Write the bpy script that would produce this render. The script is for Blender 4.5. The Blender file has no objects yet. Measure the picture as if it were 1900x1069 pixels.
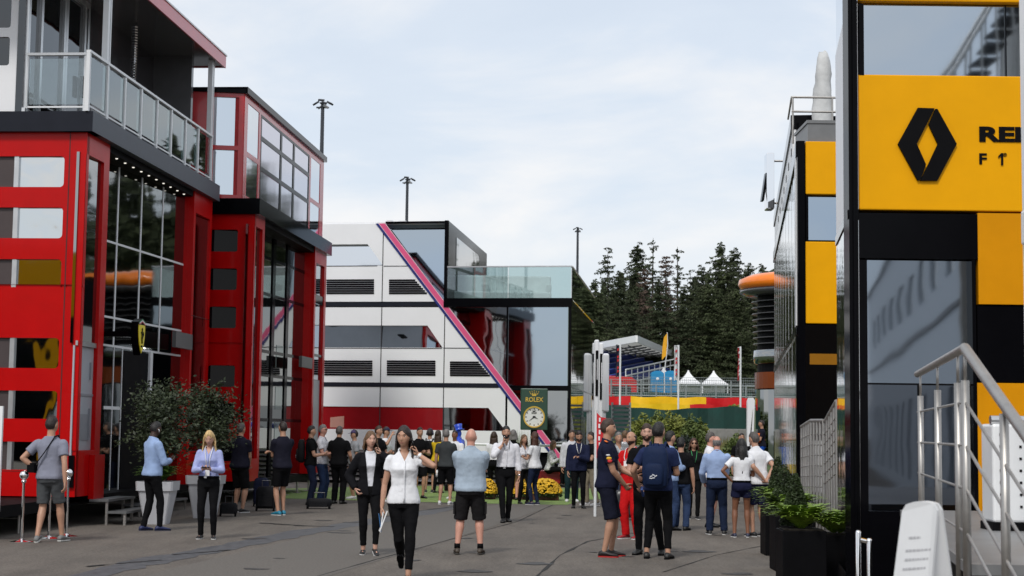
import bpy, math, random
from mathutils import Vector, Matrix, noise
random.seed(7)
R = math.radians
SC = bpy.context.scene
COL = SC.collection
V = Vector
# ------------------------------------------------------------------ camera
EYE = V((0, 0, 1.7)); FPX = 3000.0; HZ = 800.0
PITCH = math.atan((HZ - 534.5) / FPX); ROLL = 0.0125
CM = Matrix.Rotation(math.pi / 2 + PITCH, 3, 'X') @ Matrix.Rotation(ROLL, 3, 'Z')
cam = bpy.data.cameras.new('camera'); camo = bpy.data.objects.new('camera', cam); COL.objects.link(camo)
camo.matrix_world = Matrix.Translation(EYE) @ CM.to_4x4()
cam.lens = 36 * FPX / 1900; cam.sensor_width = 36; cam.clip_end = 3000; cam.clip_start = .1
cam.dof.use_dof = True; cam.dof.focus_distance = 24; cam.dof.aperture_fstop = 5.6
SC.camera = camo

def ray(px, py):
    return CM @ V(((px - 950) / FPX, -(py - 534.5) / FPX, -1))
def at(px, py, d):
    r = ray(px, py); return EYE + r * (d / r.y)
def ground(px, py, z=0):
    r = ray(px, py); return EYE + r * ((z - EYE.z) / r.z)
def hdir(vpx):
    r = ray(vpx, HZ + ROLL * (vpx - 950)); return V((r.x, r.y, 0)).normalized()
def foot(px, d):
    """ground point whose depth is d under pixel column px (at the horizon row)"""
    p = at(px, HZ + ROLL * (px - 950), d); return V((p.x, p.y, 0))

# ------------------------------------------------------------------ objects
def tag(o, label=None, cat=None, group=None, kind=None):
    if label: o['label'] = label
    if cat: o['category'] = cat
    if group: o['group'] = group
    if kind: o['kind'] = kind
    return o
def thing(name, label, cat, loc=(0, 0, 0), rz=0, group=None):
    o = bpy.data.objects.new(name, None); COL.objects.link(o)
    o.location = loc; o.rotation_euler = (0, 0, rz); o.empty_display_size = .2
    return tag(o, label, cat, group)
def pmat(o):
    m = Matrix.Identity(4)
    while o is not None:
        m = Matrix.LocRotScale(o.location, o.rotation_euler, o.scale) @ m; o = o.parent
    return m
def kids(o): return [c for c in COL.objects if c.parent == o]
def dup(o, parent=None, loc=None, rz=None, sc=None, label=None, group=None):
    tree = {}
    for c in COL.objects:
        if c.parent is not None: tree.setdefault(c.parent.name, []).append(c)
    def rec(s, par):
        c = s.copy(); COL.objects.link(c)
        if par is not None: c.parent = par
        for ch in tree.get(s.name, []): rec(ch, c)
        return c
    c = rec(o, parent)
    if loc is not None: c.location = loc
    if rz is not None: c.rotation_euler = (0, 0, rz)
    if sc is not None: c.scale = (sc, sc, sc) if not hasattr(sc, '__len__') else sc
    if label: c['label'] = label
    if group: c['group'] = group
    return c

class MB:
    def __init__(s): s.v = []; s.f = []; s.m = []
    def add(s, vs, fs, mi=0):
        b = len(s.v); s.v += [tuple(p) for p in vs]
        for f in fs: s.f.append([b + i for i in f]); s.m.append(mi)
        return s
    def hexa(s, p, mi=0):
        return s.add(p, [(3, 2, 1, 0), (4, 5, 6, 7), (0, 1, 5, 4), (1, 2, 6, 5), (2, 3, 7, 6), (3, 0, 4, 7)], mi)
    def box(s, c, d, rz=0, M=None, mi=0):
        p = []
        for z in (-.5, .5):
            for x, y in ((-.5, -.5), (.5, -.5), (.5, .5), (-.5, .5)):
                q = V((x * d[0], y * d[1], z * d[2]))
                if rz: q = Matrix.Rotation(rz, 3, 'Z') @ q
                if M is not None: q = M @ q
                p.append(q + V(c))
        return s.hexa(p, mi)
    def prism(s, poly, off, mi=0):
        n = len(poly); off = V(off); a = [V(p) for p in poly]; b = [p + off for p in a]
        nv = V((0, 0, 0))
        for i in range(n): nv += a[i].cross(a[(i + 1) % n])
        if nv.dot(off) > 0: a.reverse(); b.reverse()
        fs = [tuple(range(n)), tuple(range(2 * n - 1, n - 1, -1))]
        fs += [(i, i + n, (i + 1) % n + n, (i + 1) % n) for i in range(n)]
        return s.add(a + b, fs, mi)
    def loft(s, rings, cap=True, mi=0, closed=True):
        n = len(rings[0]); vs = [p for r in rings for p in r]; fs = []
        for k in range(len(rings) - 1):
            for i in range(n if closed else n - 1):
                j = (i + 1) % n
                fs.append((k * n + i, k * n + j, (k + 1) * n + j, (k + 1) * n + i))
        if cap and closed:
            fs.append(tuple(range(n - 1, -1, -1))); fs.append(tuple(range((len(rings) - 1) * n, len(rings) * n)))
        return s.add(vs, fs, mi)
    def tube(s, pts, r, n=8, mi=0, flat=None, dome=False):
        pts = [V(p) for p in pts]; k = len(pts)
        rs = list(r) if hasattr(r, '__len__') else [r] * k
        if dome:
            d0 = (pts[0] - pts[1]).normalized(); d1 = (pts[-1] - pts[-2]).normalized()
            pts = [pts[0] + d0 * rs[0] * .85, pts[0] + d0 * rs[0] * .5] + pts + [pts[-1] + d1 * rs[-1] * .5, pts[-1] + d1 * rs[-1] * .85]
            rs = [rs[0] * .45, rs[0] * .85] + rs + [rs[-1] * .85, rs[-1] * .45]; k = len(pts)
        d = [(pts[min(i + 1, k - 1)] - pts[max(i - 1, 0)]).normalized() for i in range(k)]
        ref = V((0, 0, 1)) if abs(d[0].z) < .9 else V((1, 0, 0))
        x = d[0].cross(ref).normalized(); rings = []
        for i in range(k):
            x = (x - d[i] * x.dot(d[i])).normalized(); y = d[i].cross(x)
            rings.append([pts[i] + (x * math.cos(a) + y * math.sin(a) * (flat or 1)) * rs[i] for a in [2 * math.pi * j / n for j in range(n)]])
        return s.loft(rings, True, mi)
    def ball(s, c, r, nu=12, nv=8, M=None, mi=0):
        r = r if hasattr(r, '__len__') else (r, r, r); rings = []
        for k in range(1, nv):
            t = math.pi * k / nv - math.pi / 2; ring = []
            for i in range(nu):
                a = 2 * math.pi * i / nu
                q = V((r[0] * math.cos(t) * math.cos(a), r[1] * math.cos(t) * math.sin(a), r[2] * math.sin(t)))
                ring.append((M @ q if M is not None else q) + V(c))
            rings.append(ring)
        return s.loft(rings, True, mi)
    def lathe(s, prof, c=(0, 0, 0), n=16, mi=0):
        c = V(c)
        return s.loft([[c + V((r * math.cos(2 * math.pi * i / n), r * math.sin(2 * math.pi * i / n), z)) for i in range(n)] for r, z in prof], True, mi)
    def build(s, name, mats, parent=None, smooth=False, origin=True):
        me = bpy.data.meshes.new(name)
        vs = s.v
        if parent is not None:
            inv = pmat(parent).inverted(); vs = [inv @ V(p) for p in vs]; loc = V((0, 0, 0))
        elif origin and vs:
            xs = [p[0] for p in vs]; ys = [p[1] for p in vs]; zs = [p[2] for p in vs]
            loc = V(((min(xs) + max(xs)) / 2, (min(ys) + max(ys)) / 2, min(zs))); vs = [V(p) - loc for p in vs]
        else: loc = V((0, 0, 0))
        me.from_pydata([tuple(p) for p in vs], [], s.f)
        for m in (mats if isinstance(mats, (list, tuple)) else [mats]): me.materials.append(m)
        me.polygons.foreach_set('material_index', s.m)
        if smooth: me.polygons.foreach_set('use_smooth', [True] * len(me.polygons))
        me.update()
        o = bpy.data.objects.new(name, me); COL.objects.link(o); o.location = loc
        if parent is not None: o.parent = parent
        return o

def bevel(o, w=.01, seg=2):
    b = o.modifiers.new('bevel', 'BEVEL'); b.width = w; b.segments = seg; b.limit_method = 'ANGLE'; b.angle_limit = R(40); return o

class Fac:
    """a vertical facade plane: u runs along it, z up, t out of it towards its normal"""
    def __init__(s, o, u, n): s.o = V((o[0], o[1], 0)); s.u = V(u).normalized(); s.n = V(n).normalized()
    def p(s, u, z, t=0): return s.o + s.u * u + V((0, 0, z)) + s.n * t
    def uz(s, px, py, t=0):
        r = ray(px, py); k = (s.o + s.n * t - EYE).dot(s.n) / r.dot(s.n); q = EYE + r * k - s.o
        return q.dot(s.u), q.z
    def U(s, px, py=600, t=0): return s.uz(px, py, t)[0]
    def Z(s, px, py, t=0): return s.uz(px, py, t)[1]
    def box(s, b, u0, u1, z0, z1, t0, t1, mi=0):
        return b.prism([s.p(u0, z0, t0), s.p(u1, z0, t0), s.p(u1, z1, t0), s.p(u0, z1, t0)], s.n * (t1 - t0), mi)
    def poly(s, b, pts, t0, t1, mi=0):
        return b.prism([s.p(u, z, t0) for u, z in pts], s.n * (t1 - t0), mi)
    def holed(s, b, u0, u1, z0, z1, holes, t0, t1, rad=0, mi=0):
        """slab with rectangular openings (optionally with rounded corners)"""
        us = sorted({u0, u1} | {x for h in holes for x in h[:2]}); zs = sorted({z0, z1} | {x for h in holes for x in h[2:]})
        us = [x for x in us if u0 <= x <= u1]; zs = [x for x in zs if z0 <= x <= z1]
        q = lambda a, c, d, e, t: b.add([s.p(a, d, t), s.p(c, d, t), s.p(c, e, t), s.p(a, e, t)], [(0, 1, 2, 3)], mi)
        for i in range(len(us) - 1):
            for j in range(len(zs) - 1):
                cu = (us[i] + us[i + 1]) / 2; cz = (zs[j] + zs[j + 1]) / 2
                if not any(h[0] < cu < h[1] and h[2] < cz < h[3] for h in holes): q(us[i], us[i + 1], zs[j], zs[j + 1], t1)
        def rim(a, c, d, e):
            for (ua, za), (ub, zb) in (((a, d), (c, d)), ((c, d), (c, e)), ((c, e), (a, e)), ((a, e), (a, d))):
                b.add([s.p(ua, za, t0), s.p(ub, zb, t0), s.p(ub, zb, t1), s.p(ua, za, t1)], [(0, 1, 2, 3)], mi)
        rim(u0, u1, z0, z1)
        for h in holes:
            rim(*h)
            if rad:
                for cu, su in ((h[0], 1), (h[1], -1)):
                    for cz, sz in ((h[2], 1), (h[3], -1)):
                        pts = [(cu, cz)] + [(cu + su * rad * (1 - math.cos(a)), cz + sz * rad * (1 - math.sin(a))) for a in [k * math.pi / 10 for k in range(6)]]
                        s.poly(b, pts, t0, t1 - .0005, mi)
        return b

# ------------------------------------------------------------------ materials
def lin(c): return tuple(((x / 255) / 12.92 if x / 255 <= .04045 else ((x / 255 + .055) / 1.055) ** 2.4) for x in c)
MC = {}
def mat(name, col, rough=.5, metal=0., spec=.5, var=.12, vs=3., bump=0., bs=40., coat=0., wave=0., col2=None, emit=0, trans=0., streak=False):
    if name in MC: return MC[name]
    m = bpy.data.materials.new(name); m.use_nodes = True; MC[name] = m
    nt = m.node_tree; N = nt.nodes; L = nt.links; p = N['Principled BSDF']
    p.inputs['Roughness'].default_value = rough; p.inputs['Metallic'].default_value = metal
    p.inputs['Specular IOR Level'].default_value = spec; p.inputs['Coat Weight'].default_value = coat
    p.inputs['Coat Roughness'].default_value = .05
    p.inputs['Transmission Weight'].default_value = trans
    c1 = tuple(col) + (1,)
    tc = N.new('ShaderNodeTexCoord'); src = tc.outputs['Object']
    if var or col2:
        mp = N.new('ShaderNodeMapping'); L.new(src, mp.inputs[0])
        if streak: mp.inputs['Scale'].default_value = (1, 1, .12)
        nz = N.new('ShaderNodeTexNoise'); nz.inputs['Scale'].default_value = vs; nz.inputs['Detail'].default_value = 6; nz.inputs['Roughness'].default_value = .62
        L.new(mp.outputs[0], nz.inputs['Vector'])
        rp = N.new('ShaderNodeValToRGB'); L.new(nz.outputs['Fac'], rp.inputs[0])
        rp.color_ramp.elements[0].position = .3; rp.color_ramp.elements[1].position = .7
        lo = tuple(x * (1 - var) for x in col) + (1,); hi = (tuple(col2) if col2 else tuple(min(1, x * (1 + var)) for x in col)) + (1,)
        rp.color_ramp.elements[0].color = lo; rp.color_ramp.elements[1].color = hi
        L.new(rp.outputs[0], p.inputs['Base Color'])
        if var:
            mr = N.new('ShaderNodeMapRange'); L.new(nz.outputs['Fac'], mr.inputs[0]); mr.inputs[3].default_value = rough * (1 - var); mr.inputs[4].default_value = min(1, rough * (1 + var))
            L.new(mr.outputs[0], p.inputs['Roughness'])
    else: p.inputs['Base Color'].default_value = c1
    if bump or wave:
        nb = N.new('ShaderNodeTexNoise'); nb.inputs['Scale'].default_value = bs; nb.inputs['Detail'].default_value = 2 if wave else 6
        L.new(src, nb.inputs['Vector']); bp = N.new('ShaderNodeBump'); bp.inputs['Strength'].default_value = bump or wave
        bp.inputs['Distance'].default_value = .02 if not wave else .05
        L.new(nb.outputs['Fac'], bp.inputs['Height']); L.new(bp.outputs[0], p.inputs['Normal'])
    if emit: p.inputs['Emission Color'].default_value = c1; p.inputs['Emission Strength'].default_value = emit
    return m
def clear_glass(name, tint=(.8, .88, .87), refl=.12):
    m = bpy.data.materials.new(name); m.use_nodes = True; N = m.node_tree.nodes; L = m.node_tree.links; N.clear()
    out = N.new('ShaderNodeOutputMaterial'); t = N.new('ShaderNodeBsdfTransparent'); t.inputs[0].default_value = tint + (1,)
    g = N.new('ShaderNodeBsdfGlossy'); g.inputs['Roughness'].default_value = .02; g.inputs[0].default_value = (.9, .95, .95, 1)
    lw = N.new('ShaderNodeFresnel'); lw.inputs[0].default_value = 1.5
    ma = N.new('ShaderNodeMath'); ma.operation = 'MULTIPLY_ADD'; ma.inputs[1].default_value = 1.0; ma.inputs[2].default_value = refl; ma.use_clamp = True
    L.new(lw.outputs[0], ma.inputs[0]); mx = N.new('ShaderNodeMixShader'); L.new(ma.outputs[0], mx.inputs[0]); L.new(t.outputs[0], mx.inputs[1]); L.new(g.outputs[0], mx.inputs[2])
    L.new(mx.outputs[0], out.inputs[0]); MC[name] = m; return m

RED = mat('red_paint', (.46, .0015, .002), .3, coat=.10, var=.06, spec=.15)
REDM = mat('red_gloss_glass', (.20, .003, .006), .08, var=.05, spec=.35)
WHITE = mat('white_panel', (.78, .79, .81), .35, var=.03, vs=.8)
WHITEG = mat('white_enamel', (.80, .81, .82), .25, var=.04)
GREYP = mat('grey_door_panel', (.36, .38, .42), .4, var=.06)
SLATE = mat('slate_cladding', (.014, .016, .024), .4, var=.12, spec=.15)
SLATE2 = mat('slate_side_cladding', (.062, .072, .092), .4, var=.10, spec=.2)
BLACK = mat('black_gloss', (.003, .003, .004), .10, var=.1, spec=.06)
BLACKM = mat('black_matt', (.005, .005, .006), .6, var=.2, spec=.05)
ALU = mat('aluminium', (.62, .63, .64), .32, 1, var=.1)
STEEL = mat('stainless_steel', (.42, .405, .385), .45, 1, var=.12, vs=8)
CHROME = mat('chrome', (.85, .85, .86), .06, 1, var=0)
WHITEM = mat('white_metal', (.70, .72, .74), .3, var=.05)
DARKG = mat('dark_glass', (.24, .25, .25), .03, 1, var=0, wave=.05, bs=.9)
DARKG2 = mat('smoked_glass', (.32, .335, .34), .03, 1, var=0, wave=.07, bs=.8)
DTINT = mat('dark_tinted_window', (.004, .004, .005), .03, spec=.18, var=0, wave=.06, bs=.9)
TINT = mat('tinted_window', (.085, .09, .095), .03, 1, var=0, wave=.08, bs=.9)
MIRG = mat('mirror_glass', (.55, .58, .61), .025, 1, var=0, wave=.10, bs=.9)
CHRG = mat('silvered_window', (.60, .62, .63), .03, 1, var=0, wave=.34, bs=1.1)
CHRD = mat('silvered_window_dark', (.36, .37, .37), .03, 1, var=0, wave=.30, bs=1.1)
SMIR = mat('dark_side_mirror', (.10, .12, .105), .03, 1, var=0, wave=.06, bs=.8)
PALEG = mat('pale_mirror_glass', (.62, .66, .70), .04, 1, var=0, wave=.05, bs=.7)
MAUVEG = mat('mauve_tinted_glass', (.56, .54, .60), .06, 1, var=0, wave=.03, bs=.7)
BLUEG = mat('blue_mirror_glass', (.36, .43, .50), .03, 1, var=0, wave=.05, bs=.6)
SIDEG = mat('wavy_mirror_cladding', (.40, .42, .44), .05, 1, var=0, wave=.10, bs=1.6)
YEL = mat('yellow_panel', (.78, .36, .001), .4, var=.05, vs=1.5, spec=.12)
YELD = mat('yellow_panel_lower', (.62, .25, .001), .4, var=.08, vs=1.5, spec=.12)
PINK = mat('pink_stripe', (.66, .09, .22), .35, var=.05)
NAVYP = mat('navy_stripe', (.012, .022, .16), .35, var=.05)
ORANGE = mat('orange_paint', (.85, .20, .008), .25, var=.06, coat=.3)
CG = clear_glass('rail_glass', (.66, .76, .76), .14)
CG2 = clear_glass('rail_glass_dark', (.80, .85, .86), .08)
# ------------------------------------------------------------------ world and sun
SUN_EL, SUN_AZ = R(48), R(200)      # azimuth measured clockwise from +Y
w = bpy.data.worlds.new('World'); SC.world = w; w.use_nodes = True
N = w.node_tree.nodes; L = w.node_tree.links; bg = N['Background']
sky = N.new('ShaderNodeTexSky'); sky.sky_type = 'NISHITA'; sky.sun_disc = False; sky.sun_elevation = SUN_EL; sky.sun_rotation = SUN_AZ
sky.air_density = 1.0; sky.dust_density = 2.5; sky.ozone_density = 1.2
tc = N.new('ShaderNodeTexCoord'); mp = N.new('ShaderNodeMapping'); mp.inputs['Scale'].default_value = (2.4, 2.4, 6.5); mp.inputs['Location'].default_value = (.35, .1, .2)
L.new(tc.outputs['Generated'], mp.inputs[0])
n1 = N.new('ShaderNodeTexNoise'); n1.inputs['Scale'].default_value = 1.5; n1.inputs['Detail'].default_value = 9; n1.inputs['Roughness'].default_value = .55; n1.inputs['Distortion'].default_value = .35
L.new(mp.outputs[0], n1.inputs['Vector'])
r1 = N.new('ShaderNodeValToRGB'); r1.color_ramp.elements[0].position = .38; r1.color_ramp.elements[1].position = .70
r1.color_ramp.elements[0].color = (.74, .74, .74, 1); r1.color_ramp.elements[1].color = (1, 1, 1, 1)
L.new(n1.outputs['Fac'], r1.inputs[0])
r2 = N.new('ShaderNodeValToRGB'); L.new(n1.outputs['Fac'], r2.inputs[0])
r2.color_ramp.elements[0].position = .44; r2.color_ramp.elements[0].color = (6.0, 6.5, 7.15, 1)
r2.color_ramp.elements[1].position = .60; r2.color_ramp.elements[1].color = (7.1, 7.1, 7.15, 1)
mx = N.new('ShaderNodeMix'); mx.data_type = 'RGBA'
L.new(r1.outputs[0], mx.inputs['Factor']); L.new(sky.outputs[0], mx.inputs['A']); L.new(r2.outputs[0], mx.inputs['B'])
L.new(mx.outputs['Result'], bg.inputs['Color']); bg.inputs['Strength'].default_value = .1
sl = bpy.data.lights.new('sun', 'SUN'); sl.energy = 1.5; sl.angle = R(10); sl.color = (1, .96, .9)
so = bpy.data.objects.new('sun', sl); COL.objects.link(so)
sd = V((math.sin(SUN_AZ) * math.cos(SUN_EL), math.cos(SUN_AZ) * math.cos(SUN_EL), math.sin(SUN_EL)))
so.rotation_euler = sd.to_track_quat('Z', 'Y').to_euler(); so.location = (0, 0, 60)
SC.view_settings.view_transform = 'Standard'; SC.view_settings.look = 'None'; SC.view_settings.exposure = .45; SC.view_settings.gamma = 1
SC.render.engine = 'CYCLES'; SC.cycles.use_denoising = True
SC.cycles.max_bounces = 8; SC.cycles.transparent_max_bounces = 16

# ------------------------------------------------------------------ ground
def ramp_z(y):
    k = [(66, 0), (68, .35), (78, 1.5), (84, 2.2), (96, 3.2), (135, 3.4), (190, 5), (260, 9), (420, 14), (700, 16)]
    if y <= 66: return 0
    for (a, za), (b, zb) in zip(k, k[1:]):
        if y <= b: return za + (zb - za) * (y - a) / (b - a)
    return 16
m = bpy.data.materials.new('asphalt'); m.use_nodes = True; MC['asphalt'] = m
N = m.node_tree.nodes; L = m.node_tree.links; p = N['Principled BSDF']
tc = N.new('ShaderNodeTexCoord')
def nz(scale, det, rough, mapscale=(1, 1, 1)):
    q = N.new('ShaderNodeMapping'); q.inputs['Scale'].default_value = mapscale; L.new(tc.outputs['Object'], q.inputs[0])
    t = N.new('ShaderNodeTexNoise'); t.inputs['Scale'].default_value = scale; t.inputs['Detail'].default_value = det; t.inputs['Roughness'].default_value = rough
    L.new(q.outputs[0], t.inputs['Vector']); return t
a = nz(.22, 8, .7); b = nz(26, 5, .8); c = nz(1.6, 6, .75, (1.2, .25, 1))
ra = N.new('ShaderNodeValToRGB'); L.new(a.outputs[0], ra.inputs[0])
ra.color_ramp.elements[0].position = .3; ra.color_ramp.elements[0].color = (.104, .092, .081, 1)
ra.color_ramp.elements[1].position = .72; ra.color_ramp.elements[1].color = (.168, .148, .128, 1)
def mul(x, y, f):
    t = N.new('ShaderNodeMix'); t.data_type = 'RGBA'; t.blend_type = 'MULTIPLY'; t.inputs['Factor'].default_value = f
    L.new(x, t.inputs['A']); L.new(y, t.inputs['B']); return t.outputs['Result']
rb = N.new('ShaderNodeValToRGB'); L.new(b.outputs[0], rb.inputs[0]); rb.color_ramp.elements[0].position = .3; rb.color_ramp.elements[1].position = .7
rb.color_ramp.elements[0].color = (.30, .30, .30, 1); rb.color_ramp.elements[1].color = (1.7, 1.68, 1.64, 1)
rc = N.new('ShaderNodeValToRGB'); L.new(c.outputs[0], rc.inputs[0]); rc.color_ramp.elements[0].position = .22; rc.color_ramp.elements[1].position = .58
rc.color_ramp.elements[0].color = (.42, .42, .44, 1); rc.color_ramp.elements[1].color = (1, 1, 1, 1)
L.new(mul(mul(ra.outputs[0], rb.outputs[0], .8), rc.outputs[0], .7), p.inputs['Base Color']); p.inputs['Roughness'].default_value = .82; p.inputs['Specular IOR Level'].default_value = .3
bp = N.new('ShaderNodeBump'); bp.inputs['Strength'].default_value = .5; bp.inputs['Distance'].default_value = .01; L.new(b.outputs[0], bp.inputs['Height']); L.new(bp.outputs[0], p.inputs['Normal'])
ASPH = m
GRASS = mat('grass', (.05, .075, .022), .9, var=.5, vs=1.4, bump=.6, bs=14)
b = MB(); xs = [-1200, -300, -80, -30, 0, 30, 80, 300, 1200]; ys = [-1200, -200, -40, 0, 20, 40, 66]
for i in range(len(xs) - 1):
    for j in range(len(ys) - 1):
        b.add([(xs[i], ys[j], 0), (xs[i + 1], ys[j], 0), (xs[i + 1], ys[j + 1], 0), (xs[i], ys[j + 1], 0)], [(0, 1, 2, 3)])
tag(b.build('ground', ASPH, origin=False), kind='structure')
b = MB(); ys = [66, 68, 72, 78, 84, 90, 96, 110, 135, 160, 190, 225, 260, 300, 360, 420, 520, 700, 1200]; xs = list(range(-800, 801, 20))
for j in range(len(ys) - 1):
    for i in range(len(xs) - 1):
        q = [(xs[i], ys[j]), (xs[i + 1], ys[j]), (xs[i + 1], ys[j + 1]), (xs[i], ys[j + 1])]
        b.add([(x, y, ramp_z(y) + (0 if y <= 135 else 1.8 * math.sin(x * .03 + y * .05) * min(1, (y - 135) / 80))) for x, y in q], [(0, 1, 2, 3)])
tag(b.build('hillside', GRASS, origin=False), kind='structure')
# worn joints, drain cover strip and cracks in the asphalt (thin sheets)
def strip(name, pts, wd, z, mt, jit=0):
    b = MB(); P = [ground(*q) for q in pts]; Q = []
    for i in range(len(P) - 1):
        for k in range(8): Q.append(P[i].lerp(P[i + 1], k / 8))
    Q.append(P[-1]); L_ = []; R_ = []
    for i, q in enumerate(Q):
        d = (Q[min(i + 1, len(Q) - 1)] - Q[max(i - 1, 0)]).normalized(); s = V((-d.y, d.x, 0)); w2 = wd / 2 * (1 + random.uniform(-jit, jit))
        L_.append(q + s * w2 + V((0, 0, z))); R_.append(q - s * w2 * (1 + random.uniform(-jit, jit)) + V((0, 0, z)))
    n = len(Q)
    b.add(L_ + R_, [(i + 1, i, n + i, n + i + 1) for i in range(n - 1)])
    return tag(b.build(name, mt, origin=False), kind='structure')
TAR = mat('tar_patch', (.052, .055, .062), .6, var=.4, vs=7, col2=(.10, .10, .105))
SEAM = mat('tar_seam', (.026, .025, .024), .8, var=.3, spec=.2)
PALE = mat('pale_tarmac', (.125, .114, .102), .9, var=.4, vs=34, spec=.2)
strip('drain_strip', [(100, 1085), (260, 1045), (420, 1016), (560, 988), (690, 968), (840, 942), (900, 930)], .55, .004, TAR, .25)
strip('road_seam', [(560, 1078), (700, 1038), (860, 995), (960, 968), (1040, 930)], .03, .004, SEAM, .5)
strip('road_seam', [(990, 1075), (1040, 1030), (1090, 1005), (1200, 985)], .03, .004, SEAM, .7)
strip('road_seam', [(500, 972), (560, 976), (620, 978)], .10, .008, SEAM, .7)
strip('road_seam', [(320, 1030), (400, 1024), (425, 1021)], .07, .008, SEAM, .7)
strip('road_seam', [(160, 1052), (225, 1046), (300, 1040)], .06, .008, SEAM, .7)
strip('road_seam', [(700, 962), (780, 948), (850, 940)], .05, .008, SEAM, .7)
strip('road_seam', [(1230, 1062), (1330, 1030), (1420, 1012)], .025, .004, SEAM, .6)
b = MB(); b.add([ground(x, y) + V((0, 0, .003)) for x, y in ((540, 1090), (930, 972), (1050, 930), (1010, 925), (700, 966), (300, 1060), (200, 1090))], [tuple(range(7))])
tag(b.build('road_patch', PALE, origin=False), kind='structure')
STN = mat('oil_stain', (.045, .042, .04), .6, var=.5, vs=8, spec=.3)
rs = random.Random(31)
for k in range(26):
    c = ground(rs.uniform(250, 1400), rs.uniform(945, 1066)); r = rs.uniform(.05, .22); b = MB(); b.add([c + V((math.cos(t) * r * (1 + .35 * math.sin(3 * t + k)), math.sin(t) * r * (.8 + .3 * math.cos(2 * t + k)), .0064)) for t in [2 * math.pi * j / 18 for j in range(18)]], [tuple(range(18))]); tag(b.build('road_stain', STN, origin=False), kind='structure')
# artificial turf in front of the white building
TURF = mat('turf', (.16, .24, .06), .9, var=.3, vs=6, bump=.5, bs=60)
b = MB(); b.add([V((x, y, .006)) for x, y in ((-6.4, 46), (-5.6, 39.6), (-1.0, 38.2), (1.35, 38.0), (1.9, 41), (3.0, 41.8), (3.3, 49), (-3, 49.6))], [tuple(range(8))])
tag(b.build('artificial_turf', TURF, origin=False), kind='structure')
# ================================================================== LEFT ROW: red hospitality buildings
dL = hdir(1180); eL = V((dL.y, -dL.x, 0))           # along the street / towards the street
D1 = 27.5; C1 = foot(143, D1)
SF = Fac(C1, dL, eL)                               # side facade of the near block (u: away from camera)
FF = Fac(C1, eL, -dL)                              # its front (u negative to the left)
L1 = SF.U(388); BZ = .5; SEAMZ = 4.05; TOPZ = FF.Z(60, 246); DKZ = FF.Z(60, 209)
bl = thing('hospitality_building', 'red hospitality building with white-railed terrace, red-edged canopy and shield emblem', 'building', C1)
b = MB()
wins = []
for ya, yb in ((290, 347), (385, 442), (481, 538), (627, 683), (725, 777), (820, 872)):
    xm = 120 - (ya - 290) * 16 / 530
    wins.append((FF.U(-150, ya), FF.U(xm, ya), FF.Z(60, yb), FF.Z(60, ya)))
UL = FF.U(-420)
FF.holed(b, UL, 0, BZ, SEAMZ, wins[3:], -.12, 0, .07)
FF.holed(b, UL, 0, SEAMZ + .05, TOPZ, wins[:3], -.12, 0, .07)
FF.box(b, UL, 0, SEAMZ, SEAMZ + .05, -.12, -.03)
b.build('front_wall', RED, bl)
b = MB()
s0, s1, s2, s3 = SF.U(149), SF.U(183), SF.U(193), SF.U(354); s4, s5, s6 = SF.U(355), SF.U(357.5), SF.U(384)
zs0 = .62; zg = SF.Z(170, 640); zt = SF.Z(170, 290)
zs1 = .62; zt2 = SF.Z(370, 398)
SF.holed(b, 0.003, s2, BZ, TOPZ, [(s0, s1, 1.28, zt)], -.12, 0)
b.build('side_wall', RED, bl); b = MB(); SF.holed(b, s3, L1, BZ, TOPZ, [(s5, s6, 1.2, zt2)], -.12, 0); b.build('side_wall', RED, bl); b = MB()
RC = -.62                                          # recess of the curtain wall
b.prism([SF.p(s2, BZ, -.121), SF.p(s2, TOPZ, -.121), SF.p(s2, TOPZ, RC), SF.p(s2, BZ, RC)], dL * -.1)
b.build('side_return', RED, bl); b = MB()
b.prism([SF.p(s3, BZ, -.121), SF.p(s3, TOPZ, -.121), SF.p(s3, TOPZ, RC), SF.p(s3, BZ, RC)], dL * .1); b.build('side_return', RED, bl); b = MB()
SF.box(b, s1 - .25, s2 + .0, BZ - .06, 1.2, 0.003, .10)
b.build('kick_box', RED, bl)
b = MB(); SF.box(b, s2 - .02, s3 + .02, BZ - .12, BZ, RC, .02)
SF.box(b, .1, L1 - .1, .34, BZ - .12, -3.5, -.2); SF.box(b, UL - C1.x * 0, .05, .3, BZ - .02, -6, -.1)
b.build('underframe', BLACKM, bl)
# roof body behind the walls so that nothing shows through
b = MB(); SF.box(b, .13, L1, BZ, TOPZ, -9, RC - .12); b.build('core', BLACKM, bl)
for k, (u0, u1, z0, z1) in enumerate(wins):
    o = MB(); FF.box(o, u0 - .05, u1 + .05, z0 - .05, z1 + .05, -.11, -.07); wn = o.build('window', [CHRG, CHRG, CHRD][k % 3] if k < 3 else CHRD, bl)
    o = MB(); um = FF.U(30 - k * 2.4, 330 + k * 100)
    FF.box(o, um - .05, um + .03, z0, z1, -.068, -.02); o.build('window_frame', ALU, wn)
    o = MB(); FF.box(o, u0, um - .05, z0, z1, -.069, -.05); o.build('blind', mat('brown_blind', (.05, .035, .035), .5), wn)
WT_ = Matrix.Rotation(R(-3), 3, 'Z'); W0 = Fac(SF.p(s0 - .03, 0, -.11), WT_ @ dL, WT_ @ eL)
o = MB(); W0.box(o, 0, s1 - s0 + .06, zg, zt + .03, -.05, 0); wn = o.build('window', DARKG2, bl)
o = MB(); SF.box(o, s0 - .03, s1 + .03, zg - .04, zg + .04, -.06, -.02); o.build('window_frame', ALU, wn)
o = MB(); SF.box(o, s0 - .03, s1 + .03, 1.2, zg - .04, -.10, -.07); dr = o.build('door', GREYP, bl)
zq = SF.Z(165, 733)
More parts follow.
